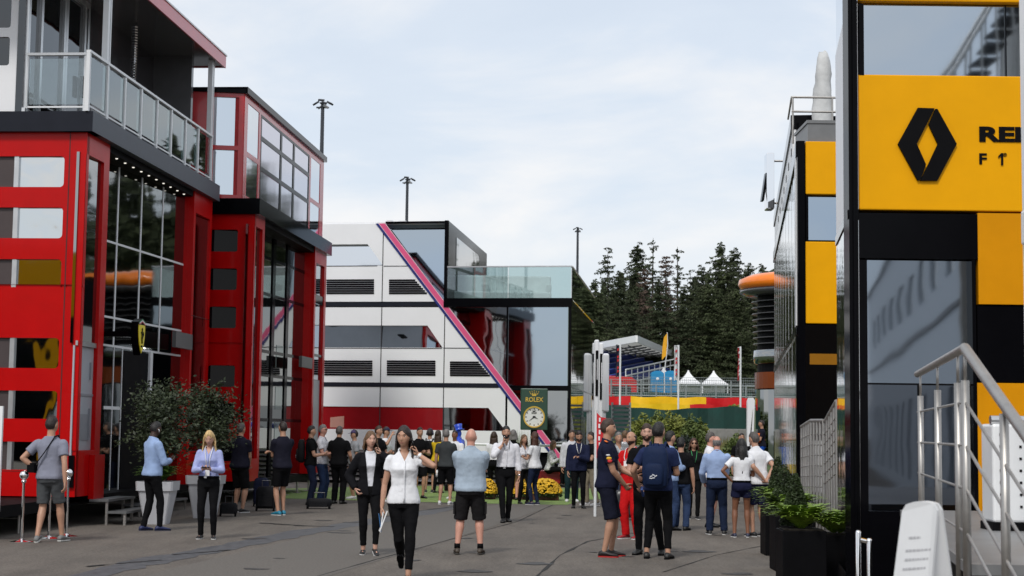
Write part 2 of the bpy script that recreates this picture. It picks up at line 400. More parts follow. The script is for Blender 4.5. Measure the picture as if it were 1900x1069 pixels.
o = MB(); SF.box(o, s0, s1, zq - .02, zq + .02, -.07, -.055); SF.box(o, s0 + .15, s0 + .75, 1.45, 1.9, -.07, -.06); SF.box(o, s0 + .75, s0 + .78, 1.45, 2.0, -.07, -.04)
SF.box(o, s0 + .75, s0 + .78, zg - .6, zg - .3, -.07, -.04); o.build('handle', mat('door_trim', (.24, .25, .28), .4), dr)
o = MB(); SF.box(o, s0 - .03, s1 + .03, .66, 1.2, -.11, -.02); o.build('plinth', BLACK, bl)
W1 = Fac(SF.p(s5 - .03, 0, -.11), WT_ @ dL, WT_ @ eL); o = MB(); W1.box(o, 0, s6 - s5 + .06, 1.15, zt2 + .03, -.05, 0); o.build('window', DARKG2, bl)
# curtain wall in the recess, its glass toed in by a few degrees
def toe(F, u, t, deg): M = Matrix.Rotation(R(deg), 3, 'Z'); return Fac(F.p(u, 0, t), M @ F.u, M @ F.n)
CW = toe(SF, s2, -.50, -3); lc = s3 - s2
o = MB(); CW.box(o, -.03, lc + .03, BZ, TOPZ, -.1, 0); cw = o.build('curtain_wall', DARKG, bl)
o = MB()
for zc in (CW.Z(262, 467), CW.Z(262, 600), CW.Z(262, 650)): CW.box(o, 0, lc, zc - .02, zc + .02, 0.001, .012)
zm_ = CW.Z(262, 650)
for px in (213, 257, 297): u = CW.U(px, 550); CW.box(o, u - .03, u + .03, zm_, TOPZ, .0015, .010)
for px in (206, 222): u = CW.U(px, 800); CW.box(o, u - .016, u + .016, BZ, zm_, .0015, .010)
CW.box(o, CW.U(192, 750), CW.U(222, 750), CW.Z(207, 757) - .03, CW.Z(207, 757) + .03, .002, .011)
u = CW.U(276, 700); CW.box(o, u - .07, u + .07, BZ, zm_, .001, .05)
o.build('mullion', WHITEM, cw)
o = MB(); CW.box(o, CW.U(228, 700), u - .08, BZ, zm_ - .05, .001, .008); o.build('doorway', BLACKM, cw)
o = MB(); SF.box(o, s2, s3, TOPZ - .12, TOPZ, RC + .002, -.03); so_ = o.build('soffit', BLACKM, bl)
o = MB()
for k in range(11):
    u = s2 + .25 + k * (s3 - s2 - .4) / 10.5; c = SF.p(u, TOPZ - .125, -.12); o = MB(); o.lathe([(.020, -.010), (.024, .0), (.024, .01)], c, 12); o.build('spotlight', mat('lit_spot', (1, .95, .85), .3, emit=.7, var=0), so_)
o = MB(); SF.box(o, SF.U(334, 640) - .62, SF.U(334, 640) + .62, SF.Z(340, 648), SF.Z(340, 619), .01, .09); o.build('sign_panel', mat('grey_box', (.085, .088, .088), .4), bl)
# shield emblem on a black bracket
us = SF.U(262, 620, .35)
def shield(sc, t0, t1, zc):
    top = [(-.30, .36), (-.15, .40), (0, .46), (.15, .40), (.30, .36)]
    sd_ = [(.31, .15), (.28, -.08), (.20, -.30), (.09, -.46), (0, -.56), (-.09, -.46), (-.20, -.30), (-.28, -.08), (-.31, .15)]
    return [(us + x * sc, zc + y * sc) for x, y in top + sd_]
zc = SF.Z(262, 622, .35)
o = MB(); SF.poly(o, shield(.66, 0, 0, zc), .22, .35); SF.box(o, us - .34, us - .05, zc - .05, zc + .05, RC, .22); em = o.build('emblem', BLACK, bl)
o = MB(); SF.poly(o, [(u, min(z, zc + .185)) for u, z in shield(.60, 0, 0, zc)], .351, .365); o.build('shield_face', mat('shield_yellow', (.82, .66, .005), .3, var=.04), em)
for nm_, col_, y0 in (('shield_green', (.01, .16, .05), .262), ('shield_white', (.8, .8, .8), .240), ('shield_red', (.45, .01, .02), .218)):
    o = MB(); w_ = .18
    SF.poly(o, [(us - w_, zc + y0 - .04), (us, zc + y0 + .018), (us + w_, zc + y0 - .04), (us + w_, zc + y0 - .022), (us, zc + y0 + .038), (us - w_, zc + y0 - .022)], .366, .372 + .001 * len(nm_) * .1); o.build('shield_band', mat(nm_, col_, .3, var=0), em)
horse = [(-.02, .27), (.03, .25), (.06, .20), (.03, .18), (.045, .13), (.10, .12), (.14, .07), (.12, .05), (.06, .07), (.07, .0), (.05, -.05), (.08, -.10), (.09, -.18), (.04, -.26), (.08, -.30), (.02, -.31), (.01, -.24), (.04, -.16), (-.01, -.10), (-.05, -.14), (-.06, -.24), (-.02, -.31), (-.10, -.30), (-.10, -.18), (-.10, -.08), (-.08, .0), (-.13, .02), (-.18, -.06), (-.20, .06), (-.16, .14), (-.14, .06), (-.08, .07), (-.05, .14), (-.07, .20), (-.05, .24)]
o = MB(); SF.poly(o, [(us - x * .55, zc + .0 + y * .50) for x, y in horse], .366, .372)
for dx in (-.05, -.02, .01, .04): SF.box(o, us + dx, us + dx + .013, zc - .225, zc - .19, .366, .371)
o.build('horse', BLACKM, em)
# deck, terrace floor
o = MB(); FF.box(o, UL, .12, TOPZ, DKZ, -.4, .12); o.build('deck_edge', SLATE, bl)
o = MB(); SF.box(o, -.115, L1 + .1, TOPZ, DKZ + .004, -.42, .13); o.build('deck_edge', SLATE2, bl)
o = MB(); SF.box(o, -.1, L1, TOPZ + .01, DKZ - .01, -9, -.45); o.build('roof_deck', mat('deck_grey', (.2, .2, .21), .6), bl)
# upper storey, set back behind the terrace
WT = FF.U(40, 200); UZ1 = DKZ + 2.75
o = MB(); ww = [(FF.U(-40, 50), FF.U(19, 50), FF.Z(10, 51), FF.Z(10, -60)), (FF.U(-40, 90), FF.U(17, 90), FF.Z(10, 121), FF.Z(10, 68))]
FF.holed(o, UL, WT, DKZ, UZ1, ww, -.12, -.02, .05); o.build('upper_wall', WHITE, bl)
for h in ww:
    o = MB(); FF.box(o, h[0], h[1], h[2], h[3], -.1, -.06); o.build('window', TINT, bl)
tw = WT                                             # t offset of the set-back wall on the side facade
ud = SF.U(160, 100, tw)
o = MB(); SF.box(o, .0, ud, DKZ, UZ1, tw - .12, tw); dr = o.build('glass_door', TINT, bl)
o = MB()
for px in (47, 71, 114, 118, 152, 158):
    u = SF.U(px, 130, tw); SF.box(o, u - .05, u + .05, DKZ, UZ1, tw + .001, tw + .05)
SF.box(o, 0, ud, UZ1 - .12, UZ1, tw + .001, tw + .06); SF.box(o, 0, ud, DKZ, DKZ + .09, tw + .001, tw + .06); o.build('door_frame', ALU, dr)
o = MB(); u = SF.U(146, 165, tw); SF.box(o, u - .07, u + .07, DKZ + .85, DKZ + 1.25, tw + .05, tw + .1); o.build('handle', BLACKM, dr)
o = MB(); SF.box(o, ud, L1 - .6, DKZ, UZ1, tw - .15, tw - .02); o.build('upper_side_wall', mat('dark_gloss_cladding', (.035, .032, .035), .10, var=.1, spec=.6), bl)
o = MB(); SF.box(o, L1 - .75, L1 - .6, DKZ, UZ1, -3, -.35); o.build('end_wall', mat('grey_gloss_cladding', (.10, .10, .105), .12, var=.1, spec=.8), bl)
# canopy
o = MB(); SF.box(o, -1.5, L1 + .25, UZ1, UZ1 + .06, -6, .10); o.build('canopy_ceiling', mat('ceiling_gloss', (.10, .095, .095), .12, var=.05, spec=.7), bl)
o = MB(); SF.box(o, -1.5, L1 + .28, UZ1 - .03, UZ1 + .24, .101, .14)
pts = [SF.p(L1 + .25, UZ1 - .02, .13), SF.p(L1 + .25, UZ1 + .22, .13), SF.p(L1 + .25, UZ1 + .22, -3), SF.p(L1 + .25, UZ1 - .02, -3)]
o.prism(pts, dL * .05); o.build('canopy_fascia', mat('fascia_red', (.56, .05, .06), .3, coat=.4), bl)
o = MB(); SF.box(o, -1.5, L1 + .3, UZ1 + .061, UZ1 + .27, -6, .09); SF.box(o, -1.5, L1 + .3, UZ1 + .241, UZ1 + .275, .091, .16); o.build('canopy_roof', WHITEM, bl)
o = MB()
for k in range(34):
    z_ = UZ1 - .05 - k * .055; o.lathe([(.05, z_ - .02), (.065, z_), (.05, z_ + .02)], SF.p(SF.U(262, 100, -.6) + .02 * math.sin(k * .2), 0, -.75), 10)
o.build('silver_reflection_coil', CHROME, bl)  # added silver coil standing in for a curled reflection
for u_ in (SF.U(200, 60, 0), L1 - .35):
    o = MB(); SF.box(o, u_ - .05, u_ + .05, DKZ, UZ1, -.08, .02); SF.box(o, u_ + .09, u_ + .14, DKZ, UZ1, -.08, .02); o.build('canopy_post', WHITEM, bl)
# railing
RH = 1.02
rl = MB(); t_ = .02
us_ = [SF.U(x, 250, t_) for x in (160, 194.5, 228, 259, 289, 316, 343, 367, 392)]
for k, u in enumerate(us_):
    SF.box(rl, u - .035, u + .035, DKZ, DKZ + RH - .002, t_ - .03, t_ + .03)
SF.box(rl, us_[0] - .03, us_[-1] + .03, DKZ + RH, DKZ + RH + .045, t_ - .04, t_ + .04); SF.box(rl, us_[0], us_[-1], DKZ + .09, DKZ + .12, t_ - .012, t_ + .012)
uc0, uc1 = FF.U(45, 150), FF.U(157, 150)
tf = -(us_[0])                                      # the front rail stands where the side rail begins
for u in (uc0, uc0 - .12, uc1): FF.box(rl, u - .035, u + .035, DKZ, DKZ + RH - .002, -.13, -.06)
FF.box(rl, uc0, uc1, DKZ + RH, DKZ + RH + .045, -.14, -.05); FF.box(rl, uc0, uc1, DKZ + .10, DKZ + .13, -.11, -.08)
rail = rl.build('railing', WHITEM, bl)
for k in range(len(us_) - 1):
    o = MB(); SF.box(o, us_[k] + .06, us_[k + 1] - .06, DKZ + .16, DKZ + RH - .05, t_ - .006, t_ + .006); o.build('glass_panel', CG, rail)
o = MB(); FF.box(o, uc0 + .06, uc1 - .06, DKZ + .16, DKZ + RH - .05, -.10, -.09); o.build('glass_panel', CG2, rail)

# ---------------- second block
D2 = 36.5; C2 = foot(463, D2)
S2 = Fac(C2, dL, eL); F2 = Fac(C2, eL, -dL); L2 = S2.U(603.5)
T2 = F2.Z(430, 398); K2 = F2.Z(430, 369); R2 = F2.Z(420, 174); SM2 = F2.Z(430, 640)
b2 = thing('hospitality_building', 'red hospitality building with mirrored glass upper storey above a black band, beyond the terraced one', 'building', C2)
b = MB(); w2 = []
for ya, yb in ((426, 467), (498, 538), (569, 609), (678, 718), (748, 786), (818, 856)):
    w2.append((F2.U(391 - (ya - 426) * .02, ya), F2.U(441.5 - (ya - 426) * .022, ya), F2.Z(420, yb), F2.Z(420, ya)))
UL2 = F2.U(330)
F2.holed(b, UL2, 0, BZ, SM2, w2[3:], -.12, 0, .05); F2.holed(b, UL2, 0, SM2 + .05, T2, w2[:3], -.12, 0, .05); F2.box(b, UL2, 0, SM2, SM2 + .05, -.12, -.03)
b.build('front_wall', RED, b2)
for h in w2:
    M3 = Matrix.Rotation(R(13), 3, 'Z'); FW = Fac(F2.p((h[0] + h[1]) / 2, 0, -.10), M3 @ eL, M3 @ -dL); hw9 = (h[1] - h[0]) / 2 + .04
    o = MB(); FW.box(o, -hw9, hw9, h[2] - .04, h[3] + .04, -.03, 0); wn = o.build('window', DTINT, b2)
q0, q1, q2, q3, q4, q5, q6 = [S2.U(x) for x in (466.5, 483, 487, 582, 583, 584.5, 600)]
zt3 = S2.Z(475, 420); zt4 = S2.Z(592, 490)
b = MB(); S2.holed(b, .003, q2, BZ, T2, [(q0, q1, 1.0, zt3)], -.12, 0); b.build('side_wall', RED, b2); b = MB(); S2.holed(b, q3, L2, BZ, T2, [(q5, q6, 1.0, zt4)], -.12, 0); b.build('side_wall', RED, b2); b = MB()
b.prism([S2.p(q2, BZ, -.121), S2.p(q2, T2, -.121), S2.p(q2, T2, RC), S2.p(q2, BZ, RC)], dL * -.1)
b.build('side_return', RED, b2); b = MB()
b.prism([S2.p(q3, BZ, -.121), S2.p(q3, T2, -.121), S2.p(q3, T2, RC), S2.p(q3, BZ, RC)], dL * .1); b.build('side_return', RED, b2); b = MB()
S2.box(b, L2 - .02, L2 + .1, BZ, 3.3, -6, -.121)
b.build('end_wall_base', RED, b2)
o = MB(); S2.box(o, .13, L2 - .03, BZ, T2, -6, RC - .12); o.build('core', BLACKM, b2)
o = MB(); S2.box(o, .1, L2 - .1, .3, BZ - .01, -4, -.2); F2.box(o, UL2, -.3, .3, BZ - .01, -3, -.1); o.build('underframe', BLACKM, b2)
W2 = toe(S2, q0 - .03, -.13, -4); o = MB(); W2.box(o, 0, q1 - q0 + .06, .95, zt3 + .03, -.05, 0); o.build('window', DARKG2, b2)
zdo = S2.Z(592, 705)
o = MB(); S2.box(o, q5 - .03, q6 + .03, zdo, zt4 + .03, -.10, -.06); wn = o.build('window', BLUEG, b2)
o = MB(); zz = S2.Z(592, 556); S2.box(o, q5 - .03, q6 + .03, zz - .12, zz + .12, -.06, -.02); zz = S2.Z(592, 660); S2.box(o, q5 - .03, q6 + .03, zz - .03, zz + .03, -.06, -.02); o.build('window_frame', BLACK, wn)
o = MB(); S2.box(o, q5 - .03, q6 + .03, .9, zdo, -.10, -.07); o.build('door', GREYP, b2)
C2W = toe(S2, q2, -.60, -3); o = MB(); C2W.box(o, -.03, q3 - q2 + .03, BZ, T2, -.1, 0); cw = o.build('curtain_wall', DARKG, b2)
o = MB()
for z_ in (1.9, 3.0, SM2 + .02, 5.0, 5.9): C2W.box(o, 0, q3 - q2, z_ - .04, z_ + .04, .001, .012)
for px in (505, 531): u = C2W.U(px, 600); C2W.box(o, u - .12, u + .12, BZ, T2, .0015, .03)
o.build('mullion', BLACK, cw)
u = C2W.U(512, 570)
for z_ in (1.55, 2.45, 3.5): o = MB(); C2W.box(o, u + .13, C2W.U(529, 600) - .13, z_ - .28, z_ + .3, .001, .009); o.build('glazing_panel', mat('green_grey_glass', (.16, .20, .20), .06, 1, var=0), cw)
o = MB(); u = S2.U(570, 672); S2.box(o, u - 1.1, u + .25, S2.Z(570, 684), S2.Z(570, 664), .01, .09); o.build('sign_panel', MC['grey_box'], b2)
o = MB(); S2.box(o, q2, q3, T2 - .1, T2, RC + .002, -.03); o.build('soffit', BLACKM, b2)
o = MB(); F2.box(o, UL2, .1, T2, K2, -.5, .1); S2.box(o, -.09, L2 + .12, T2 - .001, K2 + .003, -5.5, .12); o.build('roof_band', BLACK, b2)
o = MB(); S2.box(o, L2 - .02, L2 + .09, 3.31, T2 - .02, -6, -.121); o.build('end_wall', GREYP, b2)
# mirrored upper storey
XU = F2.U(453, 250) ; S3 = Fac(C2 + eL * XU, dL, eL); E3 = Matrix.Rotation(R(13), 3, 'Z') @ eL; F3 = Fac(C2 + eL * XU, E3, V((E3.y, -E3.x, 0))); L3 = S3.U(599, 400)
b = MB(); pw = [(F3.U(396.5, 220), F3.U(443, 220), F3.Z(420, 270), F3.Z(420, 180)), (F3.U(394.5, 320), F3.U(440.5, 320), F3.Z(420, 361), F3.Z(420, 278))]
F3.holed(b, F3.U(340), -.02, K2, R2, pw, -.1, 0)
cA = [S3.U(x, 400) for x in (455, 476.5, 480, 572, 575, 592.5, 599)]
zr = K2 + .12; zh = R2 - .16; zm = S3.Z(464, 290)
sp = [(cA[0], cA[1], zr, zm - .06), (cA[0], cA[1], zm + .06, zh), (cA[2], cA[3], zr, zh), (cA[4], cA[5], zr, zm - .06), (cA[4], cA[5], zm + .06, zh)]
S3.holed(b, 0, L3, K2 + .003, R2, sp, -.24, 0)
b.build('upper_wall', mat('upper_red_frame', (.50, .012, .018), .25, coat=.4), b2)
for h in pw: o = MB(); F3.box(o, h[0] - .02, h[1] + .02, h[2] - .02, h[3] + .02, -.09, -.05); o.build('window', PALEG, b2)
for k in (0, 1, 3, 4): h = sp[k]; o = MB(); S3.box(o, h[0] - .02, h[1] + .02, h[2] - .02, h[3] + .02, -.05, -.012); o.build('window', PALEG, b2)
h = sp[2]; o = MB(); S3.box(o, h[0], h[1], h[2], h[3], -.04, -.010); gw = o.build('window', MAUVEG, b2)
o = MB()
for px in (519, 543): u = S3.U(px, 400); S3.box(o, u - .09, u + .09, zr, zh, -.0095, .003)
for f_ in (.40, .74): z_ = zr + (zh - zr) * f_; S3.box(o, h[0], h[1], z_ - .055, z_ + .055, -.009, .004)
S3.box(o, h[0], h[0] + .10, zr, zh, -.0092, .002); S3.box(o, h[1] - .10, h[1], zr, zh, -.0092, .002); S3.box(o, h[0], h[1], zh - .06, zh, -.0088, .0025)
o.build('window_frame', BLACK, gw)
o = MB(); S3.box(o, .12, L3 - .01, K2, R2 - .01, -1.9, -.30); o.build('upper_core', BLACKM, b2)
o = MB(); F3.box(o, F3.U(340), .06, R2, R2 + .09, -.4, .05); S3.box(o, -.045, L3 + .1, R2 + .003, R2 + .15, -2.0, .07); o.build('roof', BLACK, b2)
o = MB(); S3.box(o, L3, L3 + .35, R2 - 1.75 * 2, R2 - 1.75 * 2 + .05, -.3, -.1); o.build('bracket', BLACKM, b2)
o = MB(); JNT = mat('panel_gap', (.05, .001, .002), .6, var=0)
for u in (-.30, -2.2, -4.4, -6.6): FF.box(o, u - .010, u + .010, BZ, TOPZ, .0005, .003)
for z in (BZ + .42,): FF.box(o, UL, 0, z - .005, z + .005, .0006, .0032)
o.build('panel_joint', JNT, bl)
o = MB()
for z in (1.2, SEAMZ + .02): SF.box(o, .0, s0 - .02, z - .006, z + .006, .0005, .003); SF.box(o, s3, L1, z - .006, z + .006, .0005, .003)
o.build('panel_joint', JNT, bl)
# steps and supports under the near block
for nm_, lb, u0, t0, wd, st in (('entrance_steps', 'grey metal entrance steps under the grey door at the near corner of the red building', .6, .05, 1.5, 2), ('entrance_steps', 'grey metal step platform beneath the glass doorway behind the potted trees', 3.2, -.5, 3.2, 2)):
    th = thing(nm_, lb, 'steps', SF.p(u0 + wd / 2, 0, t0 + .3))
    for k in range(st):
        o = MB(); SF.box(o, u0, u0 + wd, .40 - k * .2, .44 - k * .2, t0 + k * .32, t0 + .34 + k * .32); o.build('tread', mat('step_grey', (.17, .175, .18), .45, .6), th)
    o = MB()
    for uu in (u0 + .05, u0 + wd - .05):
        for k in range(st): SF.box(o, uu - .02, uu + .02, 0, .40 - k * .2, t0 + .28 + k * .32, t0 + .32 + k * .32)
    o.build('leg', STEEL, th)
th = thing('support_jacks', 'row of slim metal support feet under the second red building', 'supports', S2.p(3, 0, -.3))
for k in range(6):
    o = MB(); c = S2.p(.5 + k * 1.5, 0, -.25); o.tube([c, c + V((0, 0, .45))], .03); o.lathe([(.12, .0), (.12, .015), (.04, .03)], c, 12); o.build('jack', STEEL, th)
# edge of a white notice board at the extreme left
o = MB(); c = at(-2, 840, 24.0); c.z = 0; o.box((c.x - .35, c.y, 1.2), (.78, .06, 1.55)); o.box((c.x - .35, c.y, .02), (.5, .4, .04)); o.box((c.x - .35, c.y + .001, .23), (.08, .05, .4))
tag(o.build('notice_board', WHITEG), 'edge of a white notice board at the extreme left of the photo', 'sign')
# ================================================================== CENTRE: white building with the pink stripe
dM = hdir(1286); eM = V((math.cos(R(10)), -math.sin(R(10)), 0)); nM = V((-math.sin(R(10)), -math.cos(R(10)), 0)); DM = 50.0; CMc = foot(1058, DM)
FM = Fac(CMc, eM, nM); SM = Fac(CMc, dM, V((dM.y, -dM.x, 0)))
bm_ = thing('motorhome_building', 'white paddock building with pink and navy diagonal stripe, black louvres and glass terrace', 'building', CMc)
W = FM.uz
def row(pts): return [W(x, y) for x, y in pts]
GRY = mat('dark_seam', (.02, .02, .025), .5, var=0)
zTop = FM.Z(700, 415); uL = FM.U(520)
zA, zB, zBase = FM.Z(760, 565), FM.Z(700, 714), FM.Z(700, 835)
# diagonal: left edge of the navy stripe
def diag(z, off=0):
    ua, za = W(700, 417); ub, zb = W(967, 770); return ua + (ub - ua) * (z - za) / (zb - za) + off
win = {}
def white_storey(z0, z1, wz0, wz1, wdiag, nm):
    """white cladding of one storey, left of the diagonal, with a long window whose right end is cut on a slant"""
    b = MB(); x = MB
    FM.poly(b, [(uL, z0), (diag(z0), z0), (diag(wz0), wz0), (uL, wz0)], -.26, 0)
    FM.poly(b, [(uL, wz1 + .0), (diag(wz1), wz1), (diag(z1), z1), (uL, z1)], -.26, 0)
    FM.poly(b, [(wdiag(wz0), wz0), (diag(wz0), wz0), (diag(wz1), wz1), (wdiag(wz1), wz1)], -.26, 0)
    return b.build(nm, WHITE, bm_)
def cut(xa, ya, xb, yb):
    ua, za = W(xa, ya); ub, zb = W(xb, yb); return lambda z: ua + (ub - ua) * (z - za) / (zb - za)
rows = [(zA + .09, zTop, 493, 453, cut(682, 453, 711, 493), PALEG), (zB + .07, zA - .09, 645, 604, cut(793, 604, 821, 645), MIRG), (zBase, zB - .07, 797, 755, cut(906, 757, 936, 797), None)]
for z0, z1, yb, ya, wd, g in rows:
    wz0, wz1 = FM.Z(700, yb), FM.Z(700, ya)
    white_storey(z0, z1, wz0, wz1, wd, 'white_wall')
    o = MB()
    if g is None:
        um = FM.U(822, 775)
        FM.poly(o, [(uL, wz0), (um, wz0), (um, wz1), (uL, wz1)], -.09, -.03); o.build('red_reflection_window', mat('painted_red_reflection', (.26, .010, .014), .08, var=.05, spec=.4), bm_)  # the red building's reflection is painted into the colour of this pane
        o = MB(); FM.poly(o, [(um, wz0), (wd(wz0), wz0), (wd(wz1), wz1), (um, wz1)], -.09, -.03); o.build('window', DARKG2, bm_)
        o = MB(); u0, z9 = W(612, 793); u1, z8 = W(638, 772); FM.poly(o, [(u0, z9), (u1, z9), (u1, z8), (u0, z8 - .05)], -.029, -.024); o.build('sticker', mat('faded_pink', (.5, .25, .2), .6), bm_)
    else:
        tl = .12 if g is PALEG else .06; o.prism([FM.p(uL, wz0, -.01), FM.p(wd(wz0), wz0, -.01), FM.p(wd(wz1), wz1, -.01 - tl), FM.p(uL, wz1, -.01 - tl)], nM * -.04); o.build('window', g, bm_)
o = MB()
for z in (zA, zB): FM.box(o, uL, diag(z, -.02), z - .07, z + .07, -.1, .012)
o.build('floor_band', SLATE, bm_)
o = MB()
for px, yt, yb in ((711, 418, 835), (825, 575, 835), (940, 728, 835)):
    u = FM.U(px - (yt - 415) * .0, yt + 30) ; FM.box(o, u - .014, u + .014, FM.Z(px, yb), FM.Z(px, yt), .001, .006)
for px0, px1, y in ((712, 770, 494), (600, 700, 494), (822, 880, 646), (600, 820, 646)):
    u0, z0 = W(px0, y); u1, _ = W(px1, y); FM.box(o, u0, u1, z0 - .012, z0 + .012, .001, .007)
o.build('panel_joint', GRY, bm_)
# louvres
for (x0, x1, y0, y1, sl) in ((606, 694, 519, 547, 0), (722, 767, 519, 547, 1), (602, 691, 669, 698, 0), (718, 808, 669, 698, 0), (835, 885, 671, 699, 1)):
    n = 7; lv = MB()
    for k in range(n):
        y = y0 + (y1 - y0) * (k + .25) / n; ua, za = W(x0, y); xe = x1 + (sl * (k + 1) / n * (25 if x0 < 800 else 24)); ub, zb = W(xe, y)
        FM.box(lv, ua, ub, za - .028, za + .022, .002, .02)
    lv.build('louvre', BLACKM, bm_)
# stripe
zs_, ze_ = zTop, FM.Z(1050, 880)
o = MB(); FM.poly(o, [(diag(ze_, -.02), ze_), (diag(ze_, .075), ze_), (diag(zs_, .075), zs_), (diag(zs_, -.02), zs_)], .0, .03); o.build('navy_stripe', NAVYP, bm_)
o = MB(); FM.poly(o, [(diag(ze_, .09), ze_), (diag(ze_, .28), ze_), (diag(zs_, .28), zs_), (diag(zs_, .09), zs_)], .0, .032); o.build('pink_stripe', PINK, bm_)
for off in (.072, .28):
    o = MB(); FM.poly(o, [(diag(ze_, off), ze_), (diag(ze_, off + .02), ze_), (diag(zs_, off + .02), zs_), (diag(zs_, off), zs_)], .0, .031); o.build('stripe_edge', mat('stripe_pale', (.75, .55, .6), .4), bm_)
# base louvres
o = MB()
for k in range(6):
    z = zBase - .12 - k * .14; FM.box(o, uL, FM.U(960), z - .035, z + .035, -.08, 0)
o.build('base_louvre', BLACKM, bm_)
o = MB(); FM.box(o, uL, FM.U(965), .1, zBase - .01, -.2, -.085); o.build('base_wall', mat('base_white', (.6, .6, .61), .5), bm_)
# mirrored glass right of the stripe
u828 = FM.U(828, 480)
def dg(z): return diag(z, .30)
o = MB(); o.prism([FM.p(dg(zA) - .3, zA, -.06), FM.p(u828 - .06, zA, -.06), FM.p(u828 - .06, zTop, -.40), FM.p(dg(zTop) - .3, zTop, -.40)], nM * -.05); o.build('window', BLUEG, bm_)
uR = 0; zG1 = FM.Z(950, 570); zG0 = FM.Z(950, 715)
u940 = FM.U(941, 640)
o = MB(); FM.poly(o, [(dg(zG0), zG0), (u940 - .03, zG0), (u940 - .03, zG1), (dg(zG1), zG1)], -.1, -.02); o.build('window', MIRG, bm_)
o = MB(); FM.box(o, u940 + .03, uR - .08, zG0, zG1, -.1, -.02); wn = o.build('window', BLUEG, bm_)
o = MB(); FM.poly(o, [(dg(.2), .2), (uR - .08, .2), (uR - .08, zG0 - .16), (dg(zG0 - .16), zG0 - .16)], -.1, -.02); o.build('window', DARKG2, bm_)
o = MB(); FM.box(o, u940 - .03, u940 + .03, .2, zG1, -.1, .01)
FM.box(o, dg(zG0), uR, zG0 - .16, zG0, -.1, .012); FM.box(o, uR - .08, uR, .1, zG1, -.1, .011); FM.box(o, FM.U(1003), FM.U(1004.5), .2, zG0 - .16, -.1, .01)
FM.box(o, u828 - .06, u828 + .05, zG1 + .3, zTop + .08, -.1, .02); FM.box(o, diag(zTop, .3), u828 + .05, zTop, zTop + .06, -.1, .015)
o.build('window_frame', BLACK, bm_)
def deep(o, u0, u1, z0, z1, t, ln):
    return o.prism([FM.p(u0, z0, t), FM.p(u1, z0, t), FM.p(u1, z1, t), FM.p(u0, z1, t)], dM * ln)
o = MB(); FM.box(o, u828 - .05, uR + .03, zG1, zG1 + .28, -.1, .06); deep(o, u828 - .05, uR - .02, zG1, zG1 + .279, -.101, 10); o.build('terrace_slab', BLACK, bm_)
o = MB(); deep(o, uL, u828 - .12, .1, zTop - .02, -.55, 10); o.build('core', BLACKM, bm_); o = MB(); deep(o, u828 - .1, uR - .14, .1, zG1, -.12, 10); o.build('core', BLACKM, bm_)
o = MB(); deep(o, uL, u828, zTop, zTop + .05, -.05, 10); FM.box(o, FM.U(712), FM.U(722), zTop + .05, zTop + .12, -.3, -.1); FM.box(o, FM.U(735), FM.U(748), zTop + .05, zTop + .1, -.5, -.1); o.build('roof', WHITE, bm_)
# side of the upper storey, seen across the terrace
S8 = Fac(FM.p(u828 + .05, 0, 0), dM, V((dM.y, -dM.x, 0))); lu = S8.U(903, 500)
b = MB(); zq = zG1 + .28; zf = S8.Z(903, 493)
S8.poly(b, [(0, zq), (lu, zq), (lu, zTop + .08), (0, zTop + .08)], -.1, 0); b.build('upper_side_wall', BLACK, bm_)
o = MB(); S8.poly(o, [(S8.U(846, 480), S8.Z(846, 497)), (S8.U(888, 490), S8.Z(888, 497)), (S8.U(888, 490), S8.Z(846, 440)), (S8.U(846, 480), S8.Z(846, 440))], .002, .02); o.build('window', DARKG2, bm_)
# glass balustrade
ur0 = FM.U(830, 520); zr0, zr1 = zq, FM.Z(940, 496)
o = MB(); FM.box(o, ur0, uR, zr1, zr1 + .04, -.02, .03); SM.box(o, .03, SM.U(1103, 560), zr1, zr1 + .04, -.03, .03)
ba = o.build('balustrade_rail', ALU, bm_)
o = MB(); um = FM.U(943, 530); FM.box(o, ur0, um - .01, zr0, zr1, -.01, .01); FM.box(o, um + .01, uR - .02, zr0, zr1, -.01, .01); o.build('glass_panel', CG, ba)
o = MB(); ls = SM.U(1103, 560)
SM.box(o, .05, ls, zr0, zr1, -.01, .01); o.build('glass_panel', clear_glass('rail_glass_green', (.35, .55, .48), .25), ba)
o = MB(); SM.box(o, .01, ls, .1, zG1, -.1, 0); sw = o.build('side_glass_wall', SMIR, bm_)
o = MB()
for k in range(1, 4): SM.box(o, ls * k / 4 - .012, ls * k / 4 + .012, .1, zG1, .0005, .002)
SM.box(o, 0, ls, zG0 - .05, zG0, .001, .004); SM.box(o, SM.U(1077, 780), SM.U(1086, 780), .1, zG0 - .9, .002, .006); o.build('mullion', BLACK, sw)
# roof terrace furniture seen through the glass
for px, lab, wd in ((960, 'pale lounge sofa with tall back on the glass terrace', 2.2), (868, 'pale covered parasol base and cushions at the left end of the glass terrace', 1.2)):
    c = at(px, 548, DM + 2.6); th = thing('terrace_sofa', lab, 'sofa', (c.x, c.y, zq))
    CU = mat('pale_cushion', (.62, .64, .64), .8)
    o = MB(); o.box((c.x, c.y, zq + .22), (wd, .8, .3)); bevel(o.build('seat', CU, th), .05)
    o = MB(); o.box((c.x, c.y + .36, zq + .6), (wd, .2, .7)); bevel(o.build('backrest', CU, th), .05)
    for sx in (-1, 1): o = MB(); o.box((c.x + sx * (wd / 2 - .08), c.y - .06, zq + .5), (.16, .6, .28)); bevel(o.build('armrest', CU, th), .04)
    o = MB(); o.box((c.x, c.y, zq + .035), (wd - .2, .6, .07)); o.build('base', BLACKM, th)

